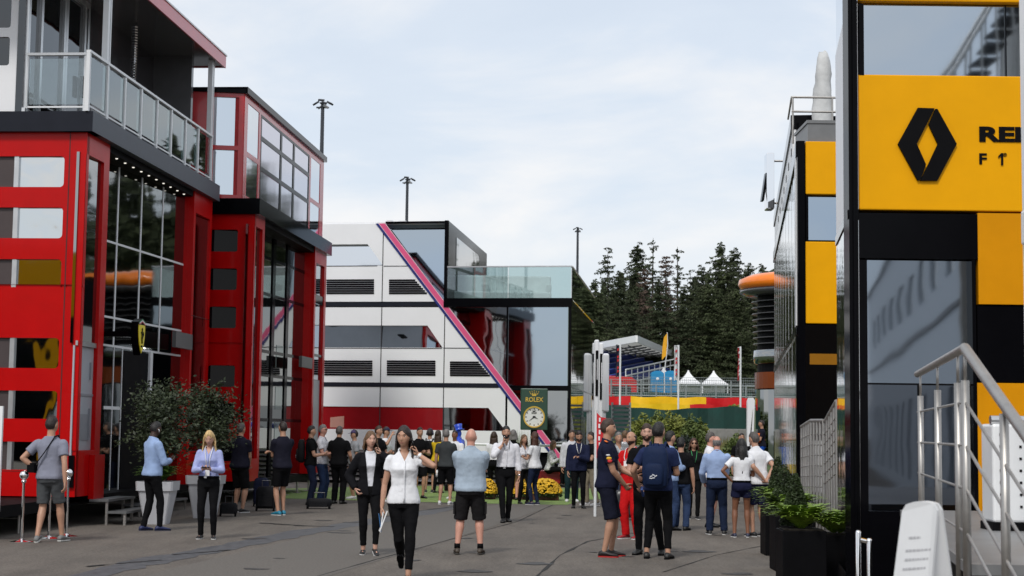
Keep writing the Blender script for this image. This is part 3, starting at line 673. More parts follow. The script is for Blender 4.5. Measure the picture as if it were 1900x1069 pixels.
# ------------------------------------------------------------------ the clock
def text(s, size, mt, name, parent, M, depth=.01, width=None, bold=0):
    cu = bpy.data.curves.new(name, 'FONT'); cu.body = s; cu.size = size; cu.extrude = depth; cu.align_x = 'CENTER'; cu.align_y = 'CENTER'; cu.offset = bold
    t = bpy.data.objects.new('t', cu); COL.objects.link(t)
    me = bpy.data.meshes.new_from_object(t.evaluated_get(bpy.context.evaluated_depsgraph_get())); bpy.data.objects.remove(t)
    xs = [v.co.x for v in me.vertices]
    if width and xs:
        k = width / (max(xs) - min(xs))
        for v in me.vertices: v.co.x *= k
    inv = pmat(parent).inverted()
    for v in me.vertices: v.co = inv @ (M @ v.co)
    me.materials.clear(); me.materials.append(mt); me.name = name
    o = bpy.data.objects.new(name, me); COL.objects.link(o); o.parent = parent; return o
def facing(c, nrm):
    """matrix whose x runs to the reader's right, y up, z towards nrm, at c"""
    z = V(nrm).normalized(); x = V((0, 0, 1)).cross(z).normalized(); return Matrix(((x.x, 0, z.x, c[0]), (x.y, 0, z.y, c[1]), (x.z, 1, z.z, c[2]), (0, 0, 0, 1)))
DC = 44.0; c = at(991, 760, DC); zt_, zb_ = at(991, 721, DC).z, at(991, 798, DC).z; hw = 25 * DC / FPX
ck = thing('street_clock', 'green advertising clock on a post with gold lettering and a round white dial', 'clock', (c.x, c.y, 0))
FC = Fac(c, (1, -.03, 0), (-.03, -1, 0))
GREEN = mat('clock_green', (.004, .045, .022), .3, coat=.4, var=.05); GOLD = mat('gold', (.75, .50, .08), .3, .6, var=.05)
o = MB(); FC.box(o, -hw, hw, zb_, zt_, -.12, .06); bevel(o.build('sign_body', GREEN, ck), .02)
o = MB(); o.tube([(c.x, c.y + .04, 0), (c.x, c.y + .04, zb_)], .09, 12); o.lathe([(.25, 0), (.25, .04), (.1, .06)], (c.x, c.y + .04, 0)); o.build('post', BLACKM, ck)
nn = FC.n
cz = at(992, 774, DC).z; cc = FC.p(.0, cz, .06); cr = 17.5 * DC / FPX
def disc(o, u, z, r0, r1, t0, t1, n=40):
    ring = lambda r, t: [FC.p(u + r * math.cos(2 * math.pi * k / n), z + r * math.sin(2 * math.pi * k / n), t) for k in range(n)]
    return o.loft([ring(r1, t0), ring(r1, t1), ring(r0, t1)] if r0 else [ring(r1, t0), ring(r1, t1)], True)
o = MB(); disc(o, .005, cz, 0, cr, .061, .075); dl = o.build('dial', mat('dial_white', (.72, .73, .72), .4, var=.02), ck)
o = MB(); n = 48
rg = [[FC.p(.005 + r * math.cos(2 * math.pi * k / n), cz + r * math.sin(2 * math.pi * k / n), t) for k in range(n)] for r, t in ((cr, .062), (cr + .035, .062), (cr + .035, .10), (cr, .10), (cr, .062))]
o.loft(rg, False); o.build('bezel', GOLD, dl)
o = MB()
for k in range(12):
    a = k * math.pi / 6; ca, sa = math.cos(a), math.sin(a); r0, r1, hw_ = cr * .78, cr * .93, .012
    FC.poly(o, [(.005 + ca * r0 - sa * hw_, cz + sa * r0 + ca * hw_), (.005 + ca * r0 + sa * hw_, cz + sa * r0 - ca * hw_), (.005 + ca * r1 + sa * hw_, cz + sa * r1 - ca * hw_), (.005 + ca * r1 - sa * hw_, cz + sa * r1 + ca * hw_)], .0755, .08)
o.build('hour_mark', BLACKM, dl)
for a, ln, wd in ((R(-25), cr * .5, .022), (R(217), cr * .72, .016)):
    o = MB(); ca, sa = math.cos(a), math.sin(a)
    FC.poly(o, [(.005 - ca * .04 - sa * wd, cz - sa * .04 + ca * wd), (.005 - ca * .04 + sa * wd, cz - sa * .04 - ca * wd), (.005 + ca * ln, cz + sa * ln)], .081, .087); o.build('hand', BLACKM, dl)
text('ROLEX', .17, GOLD, 'lettering', ck, facing(FC.p(0, at(991, 742, DC).z, .066), nn), .006, hw * 1.3, .003)
text('ROLEX', .07, BLACKM, 'lettering', dl, facing(FC.p(.005, cz + cr * .42, .078), nn), .003, cr * .55, .002)
def crown(par, z, s, t, mt):
    o = MB()
    FC.poly(o, [(-.045 * s, z - .05 * s), (.045 * s, z - .05 * s), (.055 * s, z - .015 * s), (-.055 * s, z - .015 * s)], t, t + .008)
    for k in (-2, -1, 0, 1, 2):
        a = k * .042 * s; FC.poly(o, [(a * .8 - .012 * s, z - .015 * s), (a * .8 + .012 * s, z - .015 * s), (a * 1.25, z + (.062 - abs(k) * .010) * s)], t, t + .008)
        o.ball(FC.p(a * 1.25, z + (.068 - abs(k) * .010) * s, t + .006), .012 * s, 8, 6)
    o.build('crown', mt, par)
crown(ck, at(991, 731, DC).z, 1.15, .062, GOLD); crown(dl, cz + cr * .66, .55, .0765, BLACKM)

# white-framed stand with a red base, right of the flower boxes
d_ = 45.0; x0 = at(1000, 850, d_); st = thing('display_stand', 'white tubular display stand with a red base behind the flower box', 'stand', (x0.x + .4, d_, 0))
z1 = at(1000, 827, d_).z; z2 = at(1000, 873, d_).z; z3 = at(1000, 897, d_).z
xa, xb = at(872, 827, d_).x, at(1051, 827, d_).x
o = MB(); o.tube([(xa, d_, z1 + .02), (xb, d_ - .1, z1)], .035); o.tube([(xb - .02, d_ - .1, z1), (at(1037, 870, d_).x, d_ - .1, z2)], .06); o.tube([(xa + .05, d_, z1), (xa + .05, d_, 0)], .03); o.tube([(at(985, 827, d_).x, d_, z1), (at(985, 827, d_).x, d_, z2)], .03); o.build('frame', WHITEM, st)
o = MB(); o.box(((at(1000, 870, d_).x + at(1042, 870, d_).x) / 2, d_ + .2, (z2 + z3) / 2), (.68, .8, z2 - z3)); bevel(o.build('base', mat('red_base', (.30, .012, .016), .4), st), .02)
o = MB(); o.box(((at(1000, 870, d_).x + at(1042, 870, d_).x) / 2, d_ + .2, z3 / 2), (.6, .7, z3)); o.build('plinth', BLACKM, st)
# ================================================================== RIGHT ROW
DR = 16.0; CR = foot(1577, DR); dR = hdir(1391); 
FR = Fac(CR, (1, 0, 0), (0, -1, 0)); SR = Fac(CR, dR, V((-dR.y, dR.x, 0)))
def fr(b, x0, x1, y0, y1, t0, t1, F=FR): F.box(b, F.U(x0, (y0 + y1) / 2), F.U(x1, (y0 + y1) / 2), F.Z((x0 + x1) / 2, y1), F.Z((x0 + x1) / 2, y0), t0, t1); return b
rb = thing('motorhome_building', 'tall black and yellow team building with a large black diamond logo', 'building', CR)
RT = FR.Z(1700, -160); UR_ = FR.U(2300)
def core(F, S, ur, lng, z1, z0=0, t=-.25):
    a = F.p(.06, z0, t) + S.u * 0; o = MB()
    a = F.o - S.n * .12 + S.u * .28; a.z = z0; o.prism([a, a + S.u * (lng - .3), F.p(ur, z0, 0) + S.u * (lng - .3), F.p(ur, z0, t)], (0, 0, z1 - z0)); return o
core(FR, SR, UR_, SR.U(1553, 700), RT).build('core', BLACKM, rb)
o = MB(); FR.box(o, 0, FR.U(1593), 0, RT, -.24, .02); FR.box(o, FR.U(1583), FR.U(1586), 0, RT, .021, .05); o.build('corner_column', BLACK, rb)
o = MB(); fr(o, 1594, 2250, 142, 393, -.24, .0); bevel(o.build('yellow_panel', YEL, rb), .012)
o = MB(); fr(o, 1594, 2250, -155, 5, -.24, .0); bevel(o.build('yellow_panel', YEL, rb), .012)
o = MB(); fr(o, 1594, 2250, 7, 140, -.24, -.10); o.build('window', mat('tall_window_glass', (.42, .47, .52), .03, 1, var=0, wave=.04, bs=.9), rb)
o = MB(); fr(o, 1594, 1603, 7, 140, -.10, .0); fr(o, 1870, 1872, 7, 140, -.10, -.08); o.build('window_frame', BLACK, rb)
o = MB(); fr(o, 1594, 1814, 396, 480, -.24, -.005); o.build('black_panel', BLACK, rb)
o = MB(); fr(o, 1594, 1611, 482, 1090, -.24, -.006); fr(o, 1807, 1814, 482, 1090, -.24, -.006); fr(o, 1612, 1806, 950, 1090, -.24, -.02); o.build('door_surround', BLACK, rb)
o = MB(); fr(o, 1611, 1807, 482, 711, -.24, -.10); o.build('window', mat('entrance_glass', (.25, .285, .33), .03, 1, var=0, wave=.03, bs=1.2), rb)
o = MB(); fr(o, 1611, 1807, 714, 950, -.24, -.11); dr = o.build('door', mat('door_glass', (.13, .145, .17), .03, 1, var=0, wave=.04, bs=1.2), rb)
o = MB(); fr(o, 1611, 1807, 711, 714, -.24, -.08); fr(o, 1709, 1712, 714, 950, -.11, -.09); o.build('door_frame', BLACKM, dr)
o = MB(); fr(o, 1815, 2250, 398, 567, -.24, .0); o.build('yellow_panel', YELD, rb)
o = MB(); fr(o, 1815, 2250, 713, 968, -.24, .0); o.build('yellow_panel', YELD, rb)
o = MB(); fr(o, 1815, 2250, 569, 711, -.24, -.02); o.build('black_panel', BLACK, rb); o = MB(); fr(o, 1815, 2250, 970, 1100, -.24, -.02); o.build('black_panel', BLACK, rb)
# diamond logo: two interlocking strokes
def pu(pts): return [FR.uz(x, y) for x, y in pts]
lgl = [(1702, 201), (1733, 202), (1730, 208), (1700, 268), (1717, 306), (1707, 334), (1702, 336), (1665, 268)]
lgr = [(1734.5, 203), (1738, 203), (1774, 268), (1738, 336), (1707, 336), (1739, 268), (1722, 232)]
for pts in (lgl, lgr): o = MB(); FR.poly(o, pu(pts), .002, .03); o.build('logo_stroke', BLACKM, rb)
zt_ = FR.Z(1850, 251); kx = DR / FPX
text('RENAULT', .20, BLACKM, 'lettering', rb, facing(FR.p((FR.U(1815, 251) + (FR.U(1815, 251) + 1.42)) / 2, zt_, .003), FR.n), .008, 1.42, .009)
text('F', .15, BLACKM, 'lettering', rb, facing(FR.p(FR.U(1823, 295), FR.Z(1824, 296), .003), FR.n), .006, .075, .004)
o = MB(); FR.poly(o, pu([(1852, 290), (1857, 284.5), (1861, 284.5), (1861, 307), (1857, 307), (1857, 289.5), (1852, 294)]), .003, .012); o.build('lettering', BLACKM, rb)
text('®', .05, BLACKM, 'lettering', rb, facing(FR.p(FR.U(1864.5, 288), FR.Z(1864, 288), .003), FR.n), .004)
text('H RACING', .075, WHITEG, 'lettering', rb, facing(FR.p(FR.U(1836, 1018), FR.Z(1836, 1018), -.012), FR.n), .004, .27)
# street side of this building (seen at a glancing angle)
ls = SR.U(1553, 700)
zw0, zw1 = 3.95, 6.05
o = MB(); SR.box(o, .02, ls, zw0, zw1, -.1, .0); o.build('white_side_panel', WHITE, rb)
o = MB(); SR.box(o, .02, ls, zw1 + .02, RT, -.1, -.01); o.build('side_window', PALEG, rb)
o = MB(); SR.box(o, .02, ls, zw0 - .1, zw0 - .005, -.1, .012); o.build('side_band', BLACK, rb)
o = MB(); SR.box(o, .02, ls, .3, zw0 - .11, -.1, .0); o.build('mirror_cladding', SIDEG, rb)
o = MB(); SR.box(o, .02, ls, 0, .29, -.1, .005); o.build('plinth', BLACKM, rb)

# ---------------- second building of the right row
DQ = 30.5; CQ = foot(1481, DQ); dQ = hdir(1367)
FQ = Fac(CQ, (1, 0, 0), (0, -1, 0)); SQ = Fac(CQ, dQ, V((-dQ.y, dQ.x, 0))); lq = SQ.U(1436.5, 600)
qb = thing('motorhome_building', 'black building with plain yellow panels and wavy mirrored side, behind the steel entrance railings', 'building', CQ)
UQ = FQ.U(1640); ZQ = FQ.Z(1520, 262); ZQ1 = FQ.Z(1520, 604)
core(FQ, SQ, UQ, lq, ZQ - .1).build('core', BLACKM, qb)
o = MB(); FQ.box(o, 0, FQ.U(1494), 0, ZQ, -.24, .02); o.build('corner_column', BLACK, qb)
for ya, yb in ((263, 361), (449, 601)):
    o = MB(); fr(o, 1495, 1640, ya, yb, -.24, 0, FQ); bevel(o.build('yellow_panel', YEL, qb), .015)
o = MB(); zz0, zz1 = FQ.Z(1570, 446), FQ.Z(1570, 364); o.prism([FQ.p(FQ.U(1500, 405), zz0, -.03), FQ.p(FQ.U(1640, 405), zz0, -.03), FQ.p(FQ.U(1640, 405), zz1, -.12), FQ.p(FQ.U(1500, 405), zz1, -.12)], FQ.n * -.05); o.build('window', BLUEG, qb)
o = MB(); fr(o, 1495, 1500, 363, 447, -.24, .0, FQ); fr(o, 1495, 1640, 447, 448.5, -.24, -.01, FQ); o.build('window_frame', BLACK, qb)
o = MB(); fr(o, 1495, 1640, 603, 1000, -.24, -.04, FQ); o.build('lower_glass', mat('black_mirror', (.06, .05, .045), .04, 1, var=0, wave=.1, bs=1.2), qb)
o = MB(); fr(o, 1503, 1640, 657, 677, -.039, -.02, FQ); o.build('amber_reflection', mat('painted_amber_reflection', (.28, .12, .01), .1, var=.05), qb)  # orange-brown reflection on the lower glass, painted as a coloured strip
o = MB(); SQ.box(o, .02, lq, .2, ZQ - .35, -.1, 0); o.build('mirror_cladding', SIDEG, qb)
o = MB(); SQ.box(o, .02, lq, ZQ - .30, ZQ, -.1, .03); SQ.box(o, .02, lq, 3.6, 3.75, .001, .02); o.build('side_band', BLACK, qb)
o = MB()
for k in range(9): u = lq * (k + .5) / 9; SQ.box(o, u - .025, u + .025, .3, ZQ - .36, .0005, .003)
o.build('side_fin', mat('pale_fin', (.6, .61, .63), .25, .5), qb)
o = MB(); SQ.box(o, .1, .75, 3.76, ZQ - .31, .001, .03); o.build('white_side_panel', WHITE, qb)
o = MB(); SQ.box(o, .05, .5, .3, 3.55, .001, .03); o.build('black_side_panel', BLACK, qb)
# roof terrace and set-back storey
uq0 = SQ.U(1469, 300); zu1 = FQ.Z(1520, 165) + .1
o = MB(); SQ.box(o, uq0, lq, ZQ + .003, zu1 - .3, -.2, -.02); o.build('upper_side_wall', WHITE, qb)
o = MB()
for k in range(7): u = uq0 + .6 + k * (lq - uq0) / 9; SQ.box(o, u, u + .25, zu1 - .75, zu1 - .6, -.019, -.01)
o.build('vent_slot', BLACKM, qb)
o = MB(); SQ.box(o, uq0 - .02, lq, zu1 - .29, zu1, -.6, .02); p0 = SQ.p(uq0, zu1 - .10, -.3); o.prism([p0, p0 + dQ * (lq - uq0), p0 + dQ * (lq - uq0) + V((7, 0, 0)), p0 + V((7, 0, 0))], (0, 0, .09)); o.build('upper_roof', BLACK, qb)
yq = DQ + 2.6
o = MB(); o.box((CQ.x + 4.6, yq + .6, (ZQ + zu1) / 2 - .1), (7.8, .1, zu1 - ZQ - .12)); o.build('upper_glass_wall', mat('teal_smoked_glass', (.10, .13, .15), .04, 1, var=0, wave=.05, bs=.7), qb)
o = MB(); o.box((CQ.x + 4.6, yq + .52, zu1 - .5), (7.8, .03, .06)); px = at(1489, 240, yq); o.box((px.x, yq + .5, (ZQ + zu1) / 2 - .1), (.08, .05, zu1 - ZQ - .13)); o.build('glazing_bar', BLACK, qb)
o = MB(); z_ = FQ.Z(1520, 228); FQ.box(o, FQ.U(1500, 240), UQ, ZQ + .003, z_, -1.4, -.06); FQ.box(o, FQ.U(1498, 240), UQ, z_, z_ + .06, -1.45, -.04); o.build('terrace_counter', mat('counter_grey', (.16, .165, .17), .4), qb)
o = MB(); z_ = FQ.Z(1520, 175)
for z9 in (z_, z_ - .28): o.tube([FQ.p(FQ.U(1474, 190), z9, -.3), FQ.p(UQ, z9, -.3)], .022)
for px in (1476, 1550, 1600): u = FQ.U(px, 200); o.tube([FQ.p(u, ZQ, -.3), FQ.p(u, z_, -.3)], .02)
o.tube([FQ.p(FQ.U(1474, 190), z_, -.3), FQ.p(FQ.U(1474, 190), z_, -.3) + dQ * 2.2], .02); o.build('terrace_rail', STEEL, qb)
# wrapped parasol on that terrace
pc = at(1524, 200, DQ + 1.75); pzt = at(1524, 98, DQ + 1.75).z; pr = thing('parasol', 'closed parasol in a creased white cover on the right-hand roof terrace', 'parasol', (pc.x, pc.y, ZQ))
rings = []
for k in range(13):
    f = k / 12; z = ZQ + .35 + (pzt - ZQ - .35) * f; r = .235 - .11 * f + .015 * math.sin(k * 2.2); dx = .05 * f
    if f > .93: r *= .62
    rings.append([V((pc.x + dx + r * (1 + .10 * math.sin(5 * a + k * .9)) * math.cos(a), pc.y + r * (1 + .1 * math.cos(4 * a + k)) * math.sin(a), z + .03 * math.sin(3 * a + k))) for a in [2 * math.pi * j / 20 for j in range(20)]])
o = MB(); o.loft(rings); o.build('cover', mat('parasol_cover', (.52, .53, .53), .7, var=.08, vs=6, bump=.5, bs=9), pr, smooth=True)
o = MB(); o.tube([(pc.x, pc.y, ZQ), (pc.x, pc.y, ZQ + .5)], .04); o.lathe([(.3, 0), (.3, .06), (.05, .08)], (pc.x, pc.y, ZQ)); o.build('pole', STEEL, pr)
# chrome sign arm on the far end of the mirrored side
c = SQ.p(SQ.U(1441, 330) - .6, 0, .22); z0, z1 = 1.7 + (806 - 388) * c.y / FPX, 1.7 + (806 - 282) * c.y / FPX
sa = thing('wall_sign', 'narrow chrome sign bracket high on the mirrored wall', 'sign', (c.x, c.y, z0))
o = MB(); o.box((c.x, c.y, (z0 + z1) / 2), (.22, .5, z1 - z0)); bevel(o.build('casing', CHROME, sa), .03)
o = MB(); o.box((c.x - .15, c.y, z0 + .65), (.07, .3, .8), M=Matrix.Rotation(.15, 3, 'Y')); o.build('plate', BLACK, sa)
o = MB()
for z in (z0 + .2, z1 - .2): o.tube([(c.x, c.y, z), (c.x + .4, c.y, z)], .03)
o.build('bracket', STEEL, sa)

# ---------------- tower with the orange ring
DT = 70.0; tc_ = at(1482, 520, DT); tw = thing('ring_tower', 'round black slatted tower crowned by a glossy orange ring', 'tower', (tc_.x, DT, 0))
KT = 1.0
T = lambda prof, n=48: MB().lathe([(r * KT, max(0, 1.7 + (z - 1.7) * KT)) for r, z in prof], (tc_.x, DT, 0), n)
zO = 8.25; r0 = 2.62
T([(r0 - .55, zO - .34), (r0 - .12, zO - .30), (r0, zO - .08), (r0 - .05, zO + .12), (r0 - .5, zO + .32), (r0 - 1.3, zO + .44), (.2, zO + .5)]).build('ring', ORANGE, tw, smooth=True)
T([(1.6, zO - .62), (r0 - .4, zO - .60), (r0 - .05, zO - .42), (r0 - .15, zO - .30), (r0 - .6, zO - .345), (1.6, zO - .35)]).build('ring_soffit', mat('ring_grey', (.05, .05, .055), .2, spec=.7), tw, smooth=True)
T([(1.78, 0), (1.78, zO - .6)], 40).build('core', BLACKM, tw)
for k in range(8):
    z = zO - .85 - k * .26; T([(1.80, z - .02), (2.04 - k * .012, z - .015), (2.04 - k * .012, z + .02), (1.80, z + .03)], 40).build('slat', mat('slat_black', (.05, .05, .052), .3, spec=.4), tw)
T([(1.80, 4.7), (1.92, 4.75), (1.97, 5.0), (1.95, 5.3), (1.82, 5.33)], 40).build('collar', DARKG2, tw, smooth=True)
T([(1.80, 3.65), (1.9, 3.65), (1.9, 4.35), (1.80, 4.35)], 40).build('brown_band', mat('bronze_glass', (.16, .035, .006), .2, var=.05, spec=.15), tw)
T([(1.80, .1), (1.86, .1), (1.86, 3.6), (1.80, 3.6)], 40).build('ground_glass', DARKG2, tw)
# flat black building carrying the tower on behind
o = MB(); o.box((tc_.x + 5.4, DT + 3, 4.2), (6, 9, 8.4)); tb = thing('motorhome_building', 'plain black building joined behind the orange ringed tower', 'building', (tc_.x + 5.4, DT + 3, 0)); o.build('body', BLACK, tb)
o = MB(); o.box((tc_.x + 5.4, DT - 1.53, 5.2), (5.6, .05, 1.8)); o.build('window', DARKG2, tb); o = MB(); o.box((tc_.x + 5.4, DT + 3, 8.5), (6.2, 9.2, .18)); o.build('roof', ORANGE, tb)

# ---------------- steel entrance railings in front of the second building
def railing(lab, pts, zb, ht, nper, wires, group=None, r=.022):
    th = thing('entrance_railing', lab, 'railing', (pts[0][0], pts[0][1], 0), group=group)
    o = MB(); tops = []
    for i in range(len(pts) - 1):
        a, b2 = V(pts[i]), V(pts[i + 1])
        for k in range(nper + (1 if i == len(pts) - 2 else 0)):
            q = a.lerp(b2, k / nper); o.tube([(q.x, q.y, 0), (q.x, q.y, q.z + ht)], r)
    o.build('post', STEEL, th)
    o = MB(); o.tube([(p[0], p[1], p[2] + ht) for p in pts], r * 1.25); o.build('handrail', STEEL, th)
    o = MB()
    for k in range(wires): o.tube([(p[0], p[1], p[2] + .1 + (ht - .15) * k / wires) for p in pts], r * .5, 6)
    o.build('rail_wire', STEEL, th); return th
def P3(px, py, d, zb): q = at(px, py, d); return (q.x, q.y, zb)
railing('lower steel railing of closely set posts beside the yellow panelled building', [P3(1487, 800, 28.2, .72), P3(1504, 800, 25.4, .80), P3(1527, 800, 25.0, .80)], 0, 1.12, 4, 6)
railing('taller steel railing rising beside the black corner column', [P3(1530, 800, 25.2, .85), P3(1552, 800, 21.6, 1.10)], 0, 1.05, 5, 6)
o = MB(); a, b2 = at(1487, 850, 28.6), at(1552, 850, 21.8)
o.box((a.x + .85, 26, .70), (1.3, 4.2, .08)); o.box((a.x + .9, 26, .3), (1.1, 3.9, .6), mi=1); th = o.build('entrance_platform', [mat('step_grey2', (.12, .11, .10), .5), BLACKM]); tag(th, 'low dark platform carrying the steel railings', 'platform')
c = at(1517, 850, 27); o = MB(); o.box((c.x, c.y, 1.18), (.22, .3, .85)); o.box((c.x, c.y - .16, 1.3), (.16, .02, .3)); tag(bevel(o.build('cabinet', WHITEG), .02), 'small white cabinet standing behind the lower steel railing', 'cabinet')

# ---------------- foreground: stairs, stainless handrail, A-board, cabinet, posts
PB = at(1790, 646, 9.0); zB_ = PB.z; PA = at(1702, 697, 12.9); PA.z = zB_
PE = at(1915, 824, 7.7)
fd = (V((PA.x, PA.y, 0)) - V((PB.x, PB.y, 0))).normalized()
stt = thing('entrance_stairs', 'grey entrance landing and stairs at the lower right corner', 'stairs', (PB.x + 1, PB.y, 0))
LZ = 1.0
STP = mat('tread_grey', (.22, .22, .22), .5, .2)
o = MB(); a, b2 = V((PB.x, PB.y, LZ)), V((PB.x, PB.y, LZ)) + fd * 6.6
o.prism([a, b2, V((b2.x + 3.5, b2.y, LZ)), V((a.x + 3.5, a.y, LZ))], (0, 0, -.06)); o.build('landing', STP, stt)
o = MB(); o.prism([a + V((.05, .05, -.07)), b2 + V((.05, 0, -.07)), V((b2.x + 3.5, b2.y, LZ - .07)), V((a.x + 3.5, a.y + .05, LZ - .07))], (0, 0, -(LZ - .07))); o.build('base', BLACKM, stt)
for k in range(5):
    o = MB(); o.box((PB.x + 1.75, PB.y - .15 - k * .29, LZ - .2 - k * .19), (3.5, .30, .05)); o.build('tread', STP, stt)
hr = thing('stair_handrail', 'large blurred stainless handrail with round posts in the right foreground', 'railing', (PB.x, PB.y, LZ))
o = MB(); top = V((PB.x, PB.y, zB_)); o.tube([PA, top], .026, 12, dome=True); o.build('handrail', STEEL, hr, smooth=True)
o = MB(); o.tube([top, PE, PE + (PE - top) * 1.2], .030, 12, dome=True); o.build('handrail', STEEL, hr, smooth=True)
ts_ = []
for px in (1709, 1741, 1779, 1800):
    best = min([k / 200 for k in range(201)], key=lambda f: abs((lambda q: 950 + FPX * q.x / q.y - px)(top.lerp(PA, f))))
    q = top.lerp(PA, best); ts_.append(q)
    o = MB(); o.tube([(q.x, q.y, LZ - .3), (q.x, q.y, zB_ - .18)], .024, 12); o.tube([(q.x, q.y, zB_ - .19), (q.x, q.y, zB_)], .009, 8); o.build('post', STEEL, hr, smooth=True)
dn = (PE - top).normalized()
for f in (.62, 1.35):
    q = top + (PE - top) * f; o = MB(); o.tube([(q.x, q.y, q.z - 1.25), (q.x, q.y, q.z - .05)], .024, 12); o.tube([(q.x, q.y, q.z - .05), (q.x, q.y, q.z)], .009); o.build('post', STEEL, hr, smooth=True)
for k in range(4):
    dz = -.30 - k * .24; o = MB(); o.tube([PA + V((0, 0, dz)), ts_[-1] + V((0, 0, dz))], .008, 8); s_ = ts_[-1] + V((0, 0, dz)); o.tube([s_, s_ + (PE - top) * 1.35], .009, 8); o.build('rail_wire', STEEL, hr)
# white A-board
ab = at(1712, 938, 6.6); az = ab.z; ax = V((.82, .57, 0)).normalized(); sp = V((-.57, -.82, 0)).normalized()
A = thing('sandwich_board', 'white two-legged notice board with faint grey lines of print in the foreground', 'sign', (ab.x, ab.y, 0))
hw = .105
for s_, nm in ((1, 'front_panel'), (-1, 'back_panel')):
    o = MB(); t1 = V((ab.x, ab.y, az)) + sp * .012 * s_; bt = V((ab.x, ab.y, 0)) + sp * .46 * s_
    n = 9; outl = [t1 - ax * hw + V((0, 0, -.02))] + [t1 + ax * hw * (2 * k / n - 1) + V((0, 0, .018 * math.sin(math.pi * k / n))) for k in range(1, n)] + [t1 + ax * hw + V((0, 0, -.02)), bt + ax * hw * 1.35, bt - ax * hw * 1.35]
    o.prism(outl, sp * .022 * s_); pn = o.build(nm, WHITEG, A)
    if s_ == 1:
        o = MB(); dv = (bt - t1)
        for f, l0, l1 in ((.085, .3, .62), (.12, .25, .95), (.145, .25, .9), (.17, .22, .86), (.215, .2, .85), (.30, .25, .45), (.34, .2, .7)):
            q = t1 + dv * f + sp * .0235; lw = l0
            while lw < l1: le = min(l1, lw + random.uniform(.04, .11)); x0 = q + ax * hw * (2 * lw - 1); x1 = q + ax * hw * (2 * le - 1); o.prism([x0, x1, x1 + dv * .006, x0 + dv * .006], sp * .0012); lw = le + .022
        o.build('print', mat('print_grey', (.5, .5, .52), .6, var=0), pn)
o = MB(); o.tube([V((ab.x, ab.y, az * .5)) + sp * .2 + ax * hw, V((ab.x, ab.y, az * .5)) - sp * .2 + ax * hw], .008); o.build('stay', STEEL, A)
# white cabinet on the landing
c = at(1876, 900, 12.2); cb = thing('cabinet', 'white cabinet with rows of small black marks on the landing at the right edge', 'cabinet', (c.x, c.y, LZ))
o = MB(); o.box((c.x + .05, c.y + .2, LZ + .43), (.34, .3, .74)); bevel(o.build('body', WHITEG, cb), .02)
o = MB(); o.tube([(c.x - .12, c.y + .1, LZ + .83), (c.x + .24, c.y + .1, LZ + .83)], .035, 12); o.build('roller', ALU, cb)
o = MB()
for k in range(7):
    for xx in (-.06, .09, .13): o.box((c.x + xx, c.y + .047, LZ + .18 + k * .09), (.018 if xx < .1 else .01, .006, .018))
o.build('mark', BLACKM, cb)
o = MB(); o.box((c.x + .05, c.y + .2, LZ + .03), (.36, .32, .06)); o.build('base', BLACKM, cb)
# short polished hoop posts at the foot of the black wall
c = at(1601, 1000, 12.6); hz = 1.7 - 178 * 12.6 / FPX
hp = thing('hoop_rail', 'short polished steel hoop posts at the foot of the black wall', 'railing', (c.x, c.y, 0))
for dx, dz in ((-.035, 0), (.05, -.06)):
    o = MB(); o.tube([(c.x + dx, c.y, 0), (c.x + dx, c.y, hz + dz)], .022, 12, dome=True); o.build('post', CHROME, hp, smooth=True)
o = MB(); o.tube([(c.x - .035, c.y, hz - .05), (c.x + .05, c.y, hz - .07)], .016, 8); o.build('bar', CHROME, hp)
# white post at the right edge of the frame
c = at(1899.5, 600, 10.2); wp = thing('white_post', 'white post running up the right edge of the photo', 'post', (c.x, c.y, 0))
o = MB(); o.box((c.x + .098, c.y, 3.2), (.15, .15, 6.4)); bevel(o.build('shaft', WHITEG, wp), .01)
z_ = at(1890, 423, 10.2).z; o = MB(); o.box((c.x + .055, c.y - .05, z_), (.12, .14, .22)); bevel(o.build('bracket', WHITEG, wp), .015)

# ---------------- buildings behind the viewpoint, seen only as reflections in the glass
def back_building(lab, x0, x1, y0, y1, h, wm, wins):
    th = thing('motorhome_building', lab, 'building', ((x0 + x1) / 2, (y0 + y1) / 2, 0))
    o = MB(); o.box(((x0 + x1) / 2, (y0 + y1) / 2, h / 2), (abs(x1 - x0), abs(y1 - y0), h)); o.build('wall', wm, th)
    o = MB(); o.box(((x0 + x1) / 2, (y0 + y1) / 2, h + .06), (abs(x1 - x0) + .3, abs(y1 - y0) + .3, .12)); o.box(((x0 + x1) / 2, (y0 + y1) / 2, 3.55), (abs(x1 - x0) + .08, abs(y1 - y0) + .08, .1)); o.build('roof', mat('back_trim', (.12, .12, .13), .5), th)
    xs_ = x0 if abs(x0) < abs(x1) else x1; sg = -1 if xs_ > 0 else 1
    for k in range(int(abs(y1 - y0) / 3)):
        for z in (1.9, 5.2):
            o = MB(); o.box((xs_ + sg * .01, y0 - (k + .5) * 3, z), (.06, 1.7, 1.5)); o.build('window', DARKG2, th)
            if k < 5: o = MB(); o.box((x0 + (k + .5) * (x1 - x0) / 5, y0 + .01, z), (abs(x1 - x0) / 9, .06, 1.5)); o.build('window', DARKG2, th)
back_building('white paddock building behind the viewpoint reflected in the red building windows', -22.7, -21.9, -6.2, -14, 8.6, WHITE, 0)
th = thing('motorhome_building', 'black and yellow paddock building behind the viewpoint reflected in the red building windows', 'building', (-27, -10, 0))
o = MB(); o.box((-27, -10, 3), (8.4, 8, 6)); o.build('lower_wall', BLACK, th); o = MB(); o.box((-27, -10, 7.4), (8.4, 8, 2.7)); o.build('yellow_panel', YEL, th); o = MB(); o.box((-23.1, -5.97, 3), (.5, .05, 5.6)); o.build('yellow_strip', YEL, th)
